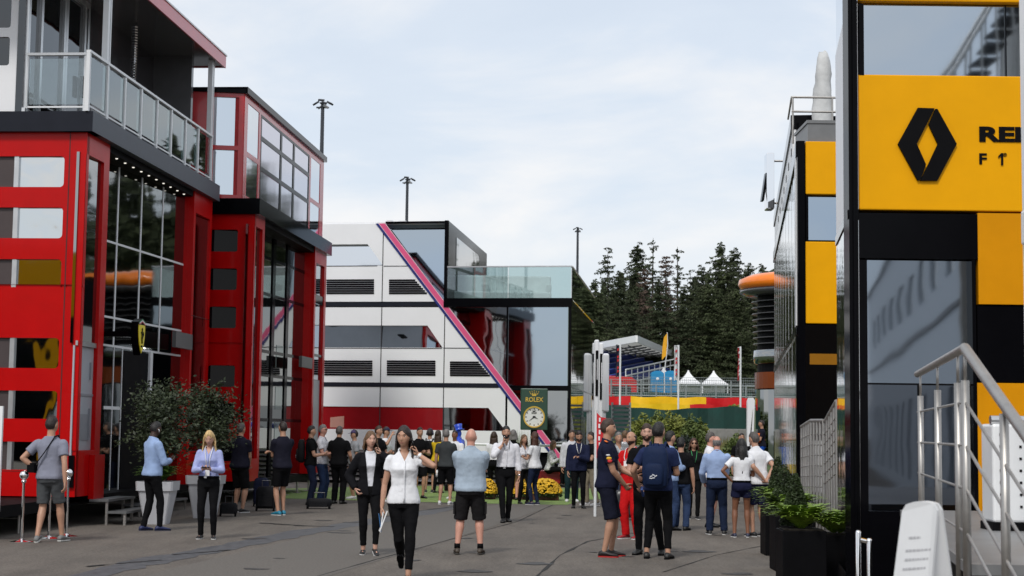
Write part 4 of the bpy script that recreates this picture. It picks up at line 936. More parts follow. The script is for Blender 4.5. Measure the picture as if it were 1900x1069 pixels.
# the long pale building on the same side, seen in the black entrance glass
gA = V((10.1, -4, 0)); gd = V((.173, -1, 0)).normalized(); GB = Fac(gA, gd, V((-gd.y, gd.x, 0)) * -1); 
if GB.n.x > 0: GB.n = -GB.n
BW = mat('back_panel', (.60, .65, .70), .45, var=.06)
th = thing('motorhome_building', 'long pale paddock building behind the viewpoint reflected in the black entrance glass', 'building', gA)
wl = []
for k in range(9):
    for z0, z1, w_ in ((.3, 2.9, 1.5), (5.6, 6.9, 2.2)): wl.append((1.6 + k * 4.4, 1.6 + k * 4.4 + w_, z0, z1))
o = MB(); GB.holed(o, 0, 44, 0, 8.4, wl, -.12, 0); o.build('wall', BW, th)
o = MB(); o.prism([GB.p(0.02, 0, -.13), GB.p(44, 0, -.13), GB.p(44, 0, -.13) + V((9, 0, 0)), GB.p(0.02, 0, -.13) + V((9, 0, 0))], (0, 0, 8.35)); o.build('core', mat('back_trim', (.12, .12, .13), .5), th)
for h in wl: o = MB(); GB.box(o, h[0], h[1], h[2], h[3], -.11, -.07); o.build('window', DARKG, th)
o = MB(); GB.box(o, 0, 44, 4.65, 4.80, .001, .05); GB.box(o, 0, 44, 8.4, 8.55, -.1, .1); o.build('band', MC['back_trim'], th)
o = MB(); GB.box(o, -.5, -.003, 0, 8.4, -.4, .03); o.build('corner_post', mat('corner_beige', (.30, .27, .23), .5), th)
# roof plant and service stair on top of it, mirrored in the tall upper window
q = GB.p(3.5, 8.4, -2.6); pl = thing('roof_plant', 'grey louvred roof plant behind the viewpoint, mirrored in the tall upper window', 'roof plant', q)
o = MB(); o.box((q.x + .2, q.y, 10.4), (2.0, 3.0, 3.8)); o.build('casing', mat('plant_grey', (.36, .35, .33), .5), pl)
for k in range(8): o = MB(); o.box((q.x + .4, q.y + 1.53, 9.2 + k * .32), (1.3, .06, .15)); o.build('louvre', BLACKM, pl)
st2 = thing('service_stair', 'dark service stair climbing beside the roof plant behind the viewpoint', 'stairs', (q.x - 2, q.y, 8.4))
for k in range(12): o = MB(); o.box((q.x - 3.2 + k * .2, q.y + 1.0, 8.6 + k * .34), (.5, 1.0, .05)); o.build('tread', BLACKM, st2)
o = MB()
for dy in (.5, 1.5):
    o.tube([(q.x - 3.4, q.y + dy, 9.5), (q.x - .9, q.y + dy, 13.6)], .05)
    for k in range(7): o.tube([(q.x - 3.4 + k * .4, q.y + dy, 8.5), (q.x - 3.4 + k * .4, q.y + dy, 9.5 + k * .66)], .03)
o.build('railing', STEEL, st2)
# ================================================================== DISTANCE: bank, barriers, fence, stand, tents, trees
def hz(px): return HZ + ROLL * (px - 950)
GREENM = mat('green_mesh_screen', (.008, .048, .040), .8, var=.25, vs=1.2, bump=.6, bs=1.6)
CONC = mat('concrete', (.26, .26, .25), .8, var=.2)
def wave_wall(name, x0, x1, d, zf0, zf1, mt, lab, cat, thick=.12, bulge=.06, px=True):
    a, b2 = (at(x0, 800, d).x, at(x1, 800, d).x); n = max(2, int((b2 - a) / .25)); o = MB(); fr_ = []; bk = []
    for i in range(n + 1):
        x = a + (b2 - a) * i / n; f = i / n; w_ = bulge * math.sin(x * 2.1) + bulge * .6 * math.sin(x * 5.3 + 1)
        fr_.append([V((x, d + w_ * (.3 + k * .35), zf0(f) + (zf1(f) - zf0(f)) * k / 4 + (.03 * math.sin(x * 3.1) if k == 4 else 0))) for k in range(5)])
    rings = [r + [q + V((0, thick, 0)) for q in reversed(r)] for r in fr_]
    o.loft(rings, True); return tag(o.build(name, mt), lab, cat)
z_at = lambda px, py, d: at(px, py, d).z
wave_wall('screen_fence', 1060, 1392, 78, lambda f: 1.3, lambda f: z_at(1250, 757, 78) + .08 * math.sin(f * 9), GREENM, 'dark green windscreen fabric stretched along the top of the grass bank', 'fence')
o = MB(); o.box((at(1345, 800, 75).x, 75, z_at(1345, 810, 75) - .1), (2.4, .3, .9)); tag(bevel(o.build('low_wall', CONC), .02), 'low pale concrete wall below the green screen', 'wall')
# tyre barrier in the national colours: two tiers
for (x0, x1, c_, nm) in ((1060, 1198, (.55, .006, .010), 'red'), (1198, 1310, (.80, .50, .004), 'yellow'), (1310, 1395, (.55, .006, .010), 'red')):
    for k, (ya, yb, dd) in enumerate(((737, 752, 91), (750, 775, 90))):
        sh = (-32, 0)[k] if nm != 'yellow' else 0
        xa, xb = x0, x1
        if k == 0: xa, xb = {1060: (1060, 1170), 1198: (1170, 1310), 1310: (1310, 1395)}[x0]
        else: xa, xb = {1060: (1060, 1168), 1198: (1168, 1280), 1310: (1280, 1395)}[x0]
        th = wave_wall('barrier', xa, xb, dd, lambda f: z_at(1250, yb + 6, dd), lambda f: z_at(1250, ya, dd), mat('barrier_' + nm, c_, .45, var=.12, vs=1.5), '%s %s tier of the padded track barrier, %s' % (('upper', 'lower')[k], nm, 'left end' if x0 == 1060 else 'middle' if nm == 'yellow' else 'right end'), 'barrier', .5, .03)
# wire fence with posts
fn = thing('wire_fence', 'tall grey wire debris fence with many posts above the coloured barrier', 'fence', (at(1250, 800, 98).x, 98, 3.2))
xa, xb = at(1050, 800, 98).x, at(1440, 800, 98).x
GALV = mat('galvanised', (.30, .33, .33), .45, .6)
for k in range(15):
    x = xa + (xb - xa) * k / 14; o = MB(); o.tube([(x, 98, 2.9), (x, 98, z_at(1250, 706, 98) - .3 + .3 * (k % 2))], .05, 6); o.build('post', GALV, fn)
o = MB()
for k in range(12): z = 3.3 + k * .16; o.tube([(xa, 98, z), (xb, 98, z)], .012 if k % 4 else .035, 5)
for k in range(110): x = xa + (xb - xa) * k / 110; o.tube([(x, 98.02, 3.2), (x, 98.02, 5.0)], .010, 4)
o.build('mesh', GALV, fn)
wave_wall('screen_fence', 1140, 1395, 99.5, lambda f: 2.9, lambda f: z_at(1250, 728, 99.5), mat('green_mesh_far', (.02, .06, .05), .8), 'strip of green screening behind the wire fence', 'fence', .1, .02)
# crowd barriers beyond the fence
bf = thing('crowd_barrier', 'long row of pale grey crowd barriers on the slope beyond the fence', 'barrier', (12, 106, 3.2))
o = MB(); x = at(1150, 800, 106).x
while x < at(1400, 800, 106).x:
    z0 = z_at(1250, 722, 106); z1 = z_at(1250, 713, 106); o.tube([(x, 106, 3.2), (x, 106, z1), (x + 1.9, 106, z1), (x + 1.9, 106, 3.2)], .03, 5); o.tube([(x, 106, z0), (x + 1.9, 106, z0)], .02, 5); x += 2.05
o.build('frame', GALV, bf)
# grandstand
gs = thing('grandstand', 'covered grandstand with white membrane roof and blue seats', 'grandstand', (9, 124, 3.3))
P1, P2, P3_, P4 = at(1108, 648, 122), at(1181, 634, 112), at(1251, 662, 134), at(1184, 669, 144)
zr = 8.0
for q in (P1, P2, P3_, P4): q.z = zr
o = MB(); o.prism([P1, P2, P3_, P4], (0, 0, .10)); MEM = bpy.data.materials.new('roof_membrane'); MEM.use_nodes = True; N_ = MEM.node_tree.nodes; tl_ = N_.new('ShaderNodeBsdfTranslucent'); tl_.inputs[0].default_value = (.7, .7, .68, 1); mx_ = N_.new('ShaderNodeMixShader'); mx_.inputs[0].default_value = .6; N_['Principled BSDF'].inputs['Base Color'].default_value = (.62, .62, .60, 1)
MEM.node_tree.links.new(N_['Principled BSDF'].outputs[0], mx_.inputs[1]); MEM.node_tree.links.new(tl_.outputs[0], mx_.inputs[2]); MEM.node_tree.links.new(mx_.outputs[0], N_['Material Output'].inputs[0]); o.build('roof', MEM, gs)
o = MB()
for a, b2 in ((P1, P2), (P2, P3_)): o.prism([a - V((0, 0, .05)), b2 - V((0, 0, .05)), b2 + V((0, 0, .42)), a + V((0, 0, .42))], (b2 - a).cross(V((0, 0, 1))).normalized() * .08)
o.build('roof_edge', WHITE, gs)
o = MB(); DK = mat('truss', (.12, .12, .12), .5)
for k in range(1, 9):
    f = k / 9; o.tube([P1.lerp(P4, f) - V((0, 0, .15)), P2.lerp(P3_, f) - V((0, 0, .15))], .06, 5); 
for k in range(1, 5):
    f = k / 5; o.tube([P1.lerp(P2, f) - V((0, 0, .2)), P4.lerp(P3_, f) - V((0, 0, .2))], .05, 5)
o.build('truss', DK, gs)
o = MB()
for f in (0, .33, .66, 1):
    for a, b2 in ((P1, P4),): q = a.lerp(b2, f); o.tube([(q.x, q.y, 3), q], .10, 6)
q = P3_; o.tube([(q.x, q.y, 3), q], .1, 6); o.build('column', WHITEM, gs)
BLUES = mat('blue_seats', (.012, .035, .24), .5, var=.3, vs=6)
sa_, sb_ = at(1150, 712, 116), at(1243, 690, 128)
up = V((-1.6, 1.0, 0)).normalized()
for k in range(8):
    o = MB(); a = sa_ + up * k * .75 + V((0, 0, k * .30)); b2 = sb_ + up * k * .75 + V((0, 0, k * .30)); o.prism([a, b2, b2 + up * .5, a + up * .5], (0, 0, .28)); o.build('seat_row', BLUES, gs)
o = MB(); o.prism([sa_ + V((0, 0, -.1)), sb_ + V((0, 0, -.1)), sb_ + up * 6 + V((0, 0, 2.2)), sa_ + up * 6 + V((0, 0, 2.2))], (0, 0, -.4)); o.build('stand_base', mat('stand_grey', (.12, .125, .13), .7), gs)
o = MB()
for dz in (.0, .55, 1.0): o.tube([sa_ + V((.4, -.3, dz)), sb_ + V((.4, -.3, dz))], .06, 5)
for k in range(10): q = sa_.lerp(sb_, k / 9) + V((.4, -.3, 0)); o.tube([(q.x, q.y, 3), (q.x, q.y, q.z + 1.0)], .04, 5)
o.build('front_rail', WHITEM, gs)
o = MB(); o.prism([V((P3_.x - .1, P3_.y - .4, 3)), V((P3_.x - 1.9, P3_.y - 2.4, 3)), V((P3_.x - 1.9, P3_.y - 2.4, 6.6)), V((P3_.x - .1, P3_.y - .4, zr - .3))], (.1, -.1, 0)); o.build('end_curtain', mat('curtain', (.5, .5, .5), .7), gs)
# tents
def tent(px, ytop, yeave, ybot, hw_, d, lab):
    c = at(px, ytop, d); ze = z_at(px, yeave, d); zb = z_at(px, ybot, d); w_ = hw_ * d / FPX
    th = thing('pagoda_tent', lab, 'tent', (c.x, d, zb), group=None)
    rings = []
    for k in range(8):
        f = k / 7; r = w_ * (1 - f) ** 1.5 + .04; z = ze + (c.z - ze) * f
        rings.append([V((c.x + sx * r, d + sy * r, z)) for sx, sy in ((-1, -1), (1, -1), (1, 1), (-1, 1))])
    o = MB(); o.loft(rings); o.build('canopy', WHITE, th)
    for sx in (-1, 1):
        for sy in (-1, 1): o = MB(); o.tube([(c.x + sx * w_ * .97, d + sy * w_ * .97, zb), (c.x + sx * w_ * .97, d + sy * w_ * .97, ze)], .05, 6); o.build('pole', WHITEM, th)
    o = MB(); o.box((c.x, d + w_ * .9, (ze + zb) / 2), (w_ * 1.9, .04, ze - zb)); o.build('back_wall', WHITE, th)
tent(1231, 682, 706, 735, 24, 124, 'white pointed tent partly behind the blue toilet cabins'); tent(1277, 687, 713, 738, 22, 118, 'white pointed tent between the blue cabins and the right-hand tent'); tent(1324, 688, 714, 738, 24, 118, 'rightmost of the white pointed tents below the forest')
# toilets
for k, px in enumerate((1219, 1243)):
    d = 112; c = at(px, 700, d); zt9, zb9 = z_at(px, 690, d), 3.35
    th = thing('portable_toilet', ('left', 'right')[k] + ' one of the pair of bright blue portable toilet cabins', 'toilet cabin', (c.x, d, zb9), group='portable toilets')
    CY = mat('cabin_blue', (.015, .24, .50), .4, var=.06)
    o = MB(); o.box((c.x, d, (zt9 + zb9) / 2 - .1), (.86, .9, zt9 - zb9 - .2)); bevel(o.build('body', CY, th), .04)
    o = MB(); o.loft([[V((c.x + .45 * math.cos(a) * (1 - f * f) ** .5, d + y, zt9 - .22 + .3 * f)) for y, a in ((-.46, 0), (.46, 0), (.46, math.pi), (-.46, math.pi))] for f in (0, .4, .7, .95)]); o.build('roof', CY, th)
    o = MB(); o.box((c.x, d - .46, (zt9 + zb9) / 2 - .2), (.62, .03, zt9 - zb9 - .6)); dr = o.build('door', mat('cabin_door', (.012, .20, .44), .4), th); o = MB(); o.box((c.x + .22, d - .49, 4.4), (.05, .03, .16)); o.build('handle', WHITE, dr)
    o = MB(); o.ball((c.x, d - .48, zt9 - .5), (.1, .02, .1)); o.build('sign', WHITE, th)
# red vehicle-like box beyond the fence, far left
c = at(1152, 715, 104); th = thing('kiosk', 'small red kiosk with a sloping roof beyond the fence', 'kiosk', (c.x, 104, 3.2))
o = MB(); o.box((c.x, 104, 4.1), (1.9, 1.5, 1.7)); o.build('body', mat('barrier_red', (.5, .006, .01), .4), th); o = MB(); o.prism([V((c.x - 1, 103.2, 4.95)), V((c.x + 1, 103.2, 4.95)), V((c.x + .6, 103.2, 5.25)), V((c.x - .8, 103.2, 5.3))], (0, 1.6, 0)); o.build('roof', MC['barrier_red'], th); o = MB(); o.box((c.x, 103.22, 4.4), (1.2, .04, .5)); o.build('window', DARKG2, th)
# flags
def banner(px, yt, yb, ypole, d, wpx, cols, lab, letters=None):
    c = at(px, yt, d); zb = ramp_z(d); w_ = wpx * d / FPX; z0, z1 = z_at(px, yb, d), c.z
    th = thing('banner_flag', lab, 'flag', (c.x, d, zb))
    o = MB(); o.tube([(c.x, d, zb), (c.x, d, z1 + .05)], .05, 8); o.tube([(c.x, d, z1), (c.x - w_, d, z1)], .02, 6); o.build('pole', WHITEM, th)
    o = MB(); n = 12; A_ = []
    for i in range(n + 1):
        z = z0 + (z1 - z0) * i / n; A_.append([V((c.x - .07 - (w_ - .07) * j / 4, d + .05 * math.sin(j * 1.7 + i * .5), z + .04 * math.sin(j + i))) for j in range(5)])
    o.loft([r + [q + V((0, .015, 0)) for q in reversed(r)] for r in A_]); fl = o.build('cloth', mat('flag_' + str(px), cols[0], .7, var=.1), th)
    if len(cols) > 1:
        o = MB()
        for k in range(7):
            if k in (2, 5): continue
            z = z0 + (z1 - z0) * (k + 1.2) / 9; o.prism([V((c.x - w_ * .75, d - .07, z)), V((c.x - w_ * .35, d - .07, z + .05)), V((c.x - w_ * .30, d - .07, z + (z1 - z0) * .09)), V((c.x - w_ * .7, d - .07, z + (z1 - z0) * .085))], (0, .02, 0))
        o.build('emblem', mat('flagm_' + str(px), cols[1], .7, var=.05), fl)
banner(1151, 640, 700, 752, 86, 8, [(.012, .014, .035), (.5, .01, .012)], 'dark blue and red banner flag in front of the grandstand roof')
banner(1259, 642, 706, 752, 86, 8, [(.6, .6, .62), (.5, .02, .03)], 'white banner flag with red marks beside the toilet cabins')
banner(1374, 645, 706, 752, 86, 5, [(.4, .02, .03), (.6, .6, .62)], 'narrow red and white banner flag right of the white tents')
c = at(1234, 618, 108); th = thing('feather_flag', 'yellow feather flag rising above the blue toilet cabins', 'flag', (c.x - .1, 108, 3.3))
o = MB(); pts = [at(1228, 668, 108), at(1236, 660, 108), at(1238, 630, 108), at(1238, 618, 108), at(1232, 626, 108), at(1229, 645, 108)]; o.prism(pts, (0, .02, 0)); o.build('cloth', mat('feather_yellow', (.75, .36, .005), .6), th)
o = MB(); q = at(1233, 690, 108); o.tube([(q.x, 108.05, 3.3), (q.x, 108.05, q.z), at(1239, 640, 108.05), at(1238, 617, 108.05)], .03, 6); o.build('pole', WHITEM, th)
# white totems at the corner of the white building, with a red banner below
for k, (x0, x1, y0, y1, yb, d) in enumerate(((1103, 1111, 631, 735, 775, 65), (1111, 1119, 637, 742, 780, 64.2), (1118, 1130, 656, 765, 770, 63.4))):
    a, b2 = at(x0, y0, d), at(x1, y0, d); z0, zm1, zm2 = z_at(x0, yb, d), z_at(x0, y0 + 20, d), z_at(x0, y1, d)
    th = thing('white_totem', ('leftmost slim white totem with a black slot beside the mirrored wall', 'middle slim white totem with a black slot', 'broad rounded white totem, rightmost of the three')[k], 'totem', ((a.x + b2.x) / 2, d, 0))
    o = MB(); o.box(((a.x + b2.x) / 2, d, (a.z + (z0 if k == 2 else 0)) / 2 if k < 2 else (a.z + zm2) / 2), (b2.x - a.x, .5, a.z if k < 2 else a.z - zm2)); bevel(o.build('body', WHITE, th), .05 if k < 2 else .09, 4)
    if k < 2: o = MB(); o.box(((a.x + b2.x) / 2 + .01, d - .26, (zm1 + zm2) / 2), ((b2.x - a.x) * .66, .03, zm1 - zm2)); sl9 = o.build('slot', BLACKM, th); o = MB(); o.box(((a.x + b2.x) / 2 + .02, d - .28, (zm1 + zm2) / 2 + .15), (.03, .02, (zm1 - zm2) * .45)); o.build('light_strip', WHITE, sl9)
    else: o = MB(); o.box(((a.x + b2.x) / 2 - .05, d, zm2 / 2), (.12, .3, zm2)); o.build('stem', WHITEM, th)
d = 33.0; a = at(1104, 958, d); zt9 = z_at(1104, 770, d); th = thing('feather_flag', 'red and white upright banner on a thin white pole behind the man in dark blue', 'flag', (a.x, d, 0))
o = MB(); o.tube([(a.x, d, 0), (a.x, d, zt9 + .1)], .03, 8); o.build('pole', WHITEM, th)
z2 = z_at(1104, 850, d); zs9 = [z2, z2 + .1]
o = MB(); o.prism([V((a.x + .02, d - .03, z2)), V((a.x + .21, d - .03, z2 + .02)), V((a.x + .21, d - .03, zt9 - .06)), V((a.x + .10, d - .03, zt9 - .04)), V((a.x + .02, d - .03, zt9 + .05))], (0, .02, 0)); cl = o.build('cloth', mat('banner_red', (.55, .012, .02), .6), th)
o = MB()
for k in range(6): o.box((a.x + .07 + .01 * (k % 2), d - .04, z2 + .15 + k * .125), (.035, .008, .085))
o.build('lettering', WHITE, cl)
# grey slatted fence panel
a, b2 = at(1136, 785, 64), at(1169, 785, 64); z0, z1 = 0.2, z_at(1150, 748, 64)
th = thing('fence_panel', 'grey slatted fence panel at the left end of the green screen', 'fence', ((a.x + b2.x) / 2, 64, 0))
o = MB()
for k in range(16): z = z0 + (z1 - z0) * k / 16; o.box(((a.x + b2.x) / 2, 64, z + .05), (b2.x - a.x, .03, .085))
o.build('slats', mat('slat_grey', (.085, .095, .10), .5, .3), th)
for x in (a.x, b2.x): o = MB(); o.box((x, 64.05, z1 / 2), (.08, .08, z1 + .05)); o.build('post', GALV, th)
o = MB(); o.box(((a.x + b2.x) / 2 - .1, 63.8, .6), (b2.x - a.x + 1.0, .3, 1.2)); tag(o.build('low_wall', CONC), 'low grey wall under the slatted fence panel', 'wall')
# white advertising panel with black flash by the tower
d = 58; a, b2 = at(1388, 740, d), at(1398, 740, d); z0, z1 = z_at(1390, 842, d), z_at(1390, 738, d); z0 = max(z0, 0)
th = thing('advert_totem', 'white totem with black flash and yellow foot beside the orange ringed tower', 'sign', ((a.x + b2.x) / 2, d, 0))
o = MB(); o.prism([V((a.x - .05, d, 0.0)), V((b2.x - .05, d, 0.0)), V((b2.x + .05, d, z1 - .1)), V((b2.x, d, z1)), V((a.x + .03, d, z1)), V((a.x - .02, d, z1 - .15))], (0, .25, 0)); o.build('body', WHITE, th)
o = MB(); o.prism([V((a.x + .03, d - .012, .95)), V((a.x + .09, d - .012, 1.3)), V((b2.x - .02, d - .012, 2.6)), V((a.x + .08, d - .012, 1.75))], (0, .01, 0)); o.build('flash', BLACKM, th)
o = MB(); o.box(((a.x + b2.x) / 2 - .05, d - .02, .4), (b2.x - a.x, .02, .5)); o.build('foot', mat('foot_yellow', (.75, .5, .01), .5), th)
# ------------------------------------------------------------------ floodlight masts
def mast(px, ytop, d, lab, wpx):
    c = at(px, ytop, d); zb = ramp_z(d); th = thing('floodlight_mast', lab, 'floodlight', (c.x, d, zb))
    DKM = mat('mast_dark', (.045, .05, .06), .5, .3)
    o = MB(); o.tube([(c.x, d, zb), (c.x, d, c.z)], [.17, .10], 10); o.build('pole', DKM, th)
    w_ = wpx * d / FPX / 2
    o = MB(); o.tube([(c.x - w_ * .7, d, c.z - .3), (c.x + w_ * .7, d, c.z - .3)], .05, 6); o.tube([(c.x - w_ * .2, d - w_ * .6, c.z - .1), (c.x + w_ * .2, d + w_ * .6, c.z - .1)], .05, 6); o.build('crossarm', DKM, th)
    for (dx, dy, dz, ry) in ((-.75, 0, -.15, -.35), (.8, 0, -.12, .3), (-.1, -.6, .15, .1), (-.25, .3, -.55, -.6), (.35, -.2, -.6, .5), (.1, .5, .05, .2)):
        o = MB(); M = Matrix.Rotation(ry, 3, 'Y') @ Matrix.Rotation(dx, 3, 'Z') @ Matrix.Rotation(.3, 3, 'X'); o.box((c.x + dx * w_, d + dy * w_, c.z + dz * w_ * .8), (w_ * .62, w_ * .5, w_ * .20), M=M); hd = o.build('lamp_head', [DKM, mat('lamp_grey', (.3, .31, .33), .4)][1 if dz < -.4 else 0], th)
mast(306, -30, 62, 'dark floodlight mast behind the canopy, its head above the frame', 40)
mast(599, 190, 90, 'tallest visible floodlight mast, behind the mirrored red building', 34)
mast(756, 332, 117, 'floodlight mast rising behind the white building with the pink stripe', 26)
mast(1072, 424, 144, 'smallest floodlight mast, right of the glass terrace', 16)

# ------------------------------------------------------------------ trees
def leafq(o, c, s, rng, mi=0, dn=0.0):
    a = V((rng.gauss(0, 1), rng.gauss(0, 1), rng.gauss(0, .6))).normalized(); b2 = a.cross(V((rng.gauss(0, 1), rng.gauss(0, 1), rng.gauss(0, 1)))).normalized()
    a = a * s; b2 = b2 * s * .45; c = V(c)
    o.add([c - a, c + b2 - a * .1, c + a + V((0, 0, -dn * s)), c - b2 - a * .1], [(0, 1, 2, 3)], mi)
SPRD = mat('spruce_dark', (.050, .068, .040), .85, var=.5, vs=.5, col2=(.092, .112, .062), spec=.1)
SPRM = mat('spruce_mid', (.058, .080, .042), .85, var=.5, vs=.5, col2=(.105, .128, .064), spec=.1)
DEAD = mat('spruce_dead', (.105, .080, .066), .9, var=.4, vs=.8, col2=(.16, .115, .092), spec=.1)
BARK = mat('bark', (.045, .035, .028), .9, var=.3, vs=5, bump=.5)
def spruce(name, h, dens, spread, mt, seed, droop=.35, bare=.06, lf=.18):
    rng = random.Random(seed); tr = MB(); tr.tube([(0, 0, 0), (.05, 0, h * .5), (0, 0, h * .975)], [h * .014, h * .009, .02], 8)
    cr = MB(); z = h * bare
    while z < h * .985:
        f = (z - h * bare) / (h * (1 - bare)); rad = spread * (1 - f) ** .68 * (1.0 + .22 * math.sin(z * 1.3 + seed) + .14 * math.sin(z * 3.1 + seed * 2)) + .30
        nb = max(3, int(6 * dens))
        a0 = rng.uniform(0, 6.28)
        for k in range(nb):
            if rng.random() > dens * .95: continue
            a = a0 + 6.283 * k / nb + rng.gauss(0, .2); ln = rad * rng.uniform(.40, 1.2); dx, dy = math.cos(a), math.sin(a); pts = []; zj = rng.gauss(0, .22); dj = droop * rng.uniform(.5, 1.7)
            for j in range(5):
                t = j / 4; pts.append(V((dx * ln * t, dy * ln * t, z + zj + ln * (.18 * t - dj * t * t + (.16 * t ** 4)))))
            tr.tube(pts, [.035, .03, .022, .015, .008], 3)
            n = max(4, int(ln * 26 * dens ** .5))
            for q in range(n):
                t = (q + rng.random()) / n; i = min(3, int(t * 4)); p = pts[i].lerp(pts[i + 1], t * 4 - i)
                wd = ln * .16 * (1 - t * .6); p = p + V((-dy, dx, 0)) * rng.gauss(0, wd) + V((0, 0, -abs(rng.gauss(0, .12))))
                leafq(cr, p, lf * rng.uniform(.6, 1.2), rng, 0, .5)
        z += (.30 + .02 * h / 20) * rng.uniform(.8, 1.25) / (.6 + .4 * dens)
    return tr, cr
protos = {}
def place_tree(kind, px, ytop, d, lab, grp, rz=0.):
    spec = {'dense': (20, 1.0, 4.6, SPRD, 3), 'bushy': (20, 1.0, 5.6, SPRM, 11), 'ragged': (20, .70, 4.6, SPRD, 5), 'dead': (20, .72, 3.9, DEAD, 8), 'thin': (20, .6, 3.3, SPRD, 21)}[kind]
    c = at(px, ytop, d); zb = ramp_z(d) - .3; h = c.z - zb
    if kind not in protos:
        th = thing('spruce_tree', lab, 'tree', (0, 0, 0), 0, grp); tr, cr = spruce(kind, spec[0], spec[1], spec[2], spec[3], spec[4]); tr.build('trunk', BARK, th); cr.build('crown', spec[3], th); protos[kind] = th; t = th
    else: t = dup(protos[kind], label=lab, group=grp)
    t.location = (c.x, d, zb); t.rotation_euler = (0, 0, rz); t.scale = (h / 20 * random.uniform(.92, 1.1),) * 2 + (h / 20,)
G = 'spruces along the far side of the track'
TREES = [('ragged', 1128, 458, 142, 'ragged dark spruce standing free at the left end of the row'), ('dense', 1183, 452, 146, 'pointed dark spruce second from the left in the row'),
 ('thin', 1212, 433, 141, 'tallest thin-topped spruce in the row, sky showing through its crown'), ('dead', 1236, 468, 138, 'brown dying spruce between the tallest tree and the bare-topped one'), ('thin', 1257, 450, 142, 'bare-topped thin spruce left of the gap in the trees'),
 ('dead', 1196, 492, 136, 'brown dying spruce low in front of the pointed dark one'), ('ragged', 1281, 500, 142, 'short ragged spruce in the dip of the row'), ('dense', 1302, 494, 140, 'dark spruce left of the broad leafy one'),
 ('bushy', 1338, 452, 139, 'broad dense spruce, tallest on the right half of the row'), ('dense', 1362, 462, 143, 'dark spruce close right of the broad one'), ('bushy', 1315, 505, 134, 'lower broad spruce in front of the right-hand group'),
 ('dense', 1150, 505, 138, 'dense shorter spruce behind the grandstand roof, left side'), ('bushy', 1104, 520, 136, 'bushy spruce half hidden by the mirrored glass wall'), ('dense', 1390, 490, 150, 'dark spruce behind the orange ringed tower'),
 ('bushy', 1414, 492, 158, 'broad spruce sloping down behind the orange ring'), ('dense', 1222, 515, 133, 'dense dark spruce low behind the white tents, left'), ('dense', 1268, 530, 133, 'dense dark spruce low behind the white tents, middle'), ('bushy', 1368, 515, 134, 'broad lower spruce above the right-hand white tent'), ('dense', 1170, 540, 132, 'small dark spruce just above the grandstand roof')]
for k, (kd, px, yt, d, lab) in enumerate(TREES): place_tree(kd, px, yt, d, lab, G, k * 1.7)
# the wood behind, reading as one mass
fo = MB(); rng = random.Random(4)
spots = []
for k in range(64):
    d = rng.uniform(155, 215); px = rng.uniform(1085, 1470); spots.append((px, d, rng.uniform(10, 14)))
for k in range(70):
    d = rng.uniform(240, 330); px = rng.uniform(1340, 1620); spots.append((px, d, rng.uniform(13, 17)))
for k in range(46): spots.append((rng.uniform(1075, 1440), rng.uniform(146, 156), rng.uniform(7, 11)))
for k in range(170): spots.append((rng.uniform(1470, 2350), rng.uniform(112, 190), rng.uniform(17.5, 20.5)))
for px, d, h in spots:
    c = at(px, 800, d); zb = ramp_z(d)
    for q in range(int(420 if px < 1470 and d < 230 else 150)):
        f = rng.random() ** .75; r = 2.5 * (1 - f) ** .85 * h / 18 * rng.uniform(.3, 1.05) + .1; a = rng.uniform(0, 6.28)
        leafq(fo, (c.x + r * math.cos(a), d + r * math.sin(a), zb + h * (.05 + .95 * f) - r * .25), rng.uniform(.25, .5) * (1 if px < 1470 and d < 230 else 1.9), rng, 0, .4)
tag(fo.build('forest', SPRD, origin=False), 'dark conifer wood filling the slope behind the spruce row', 'forest', kind='stuff')
# trees behind the left row and far behind the viewpoint, which only the glass shows
for k, (x, y, h) in enumerate(((34, 74, 10), (41, 66, 11), (30, 86, 11), (48, 58, 12), (26, 96, 12))):
    t = dup(protos['dense'], label='dark spruce beyond the right-hand buildings, seen only as a reflection', group='reflected spruces'); t.location = (x, y, 0); t.scale = (h / 20,) * 3; t.rotation_euler = (0, 0, k)

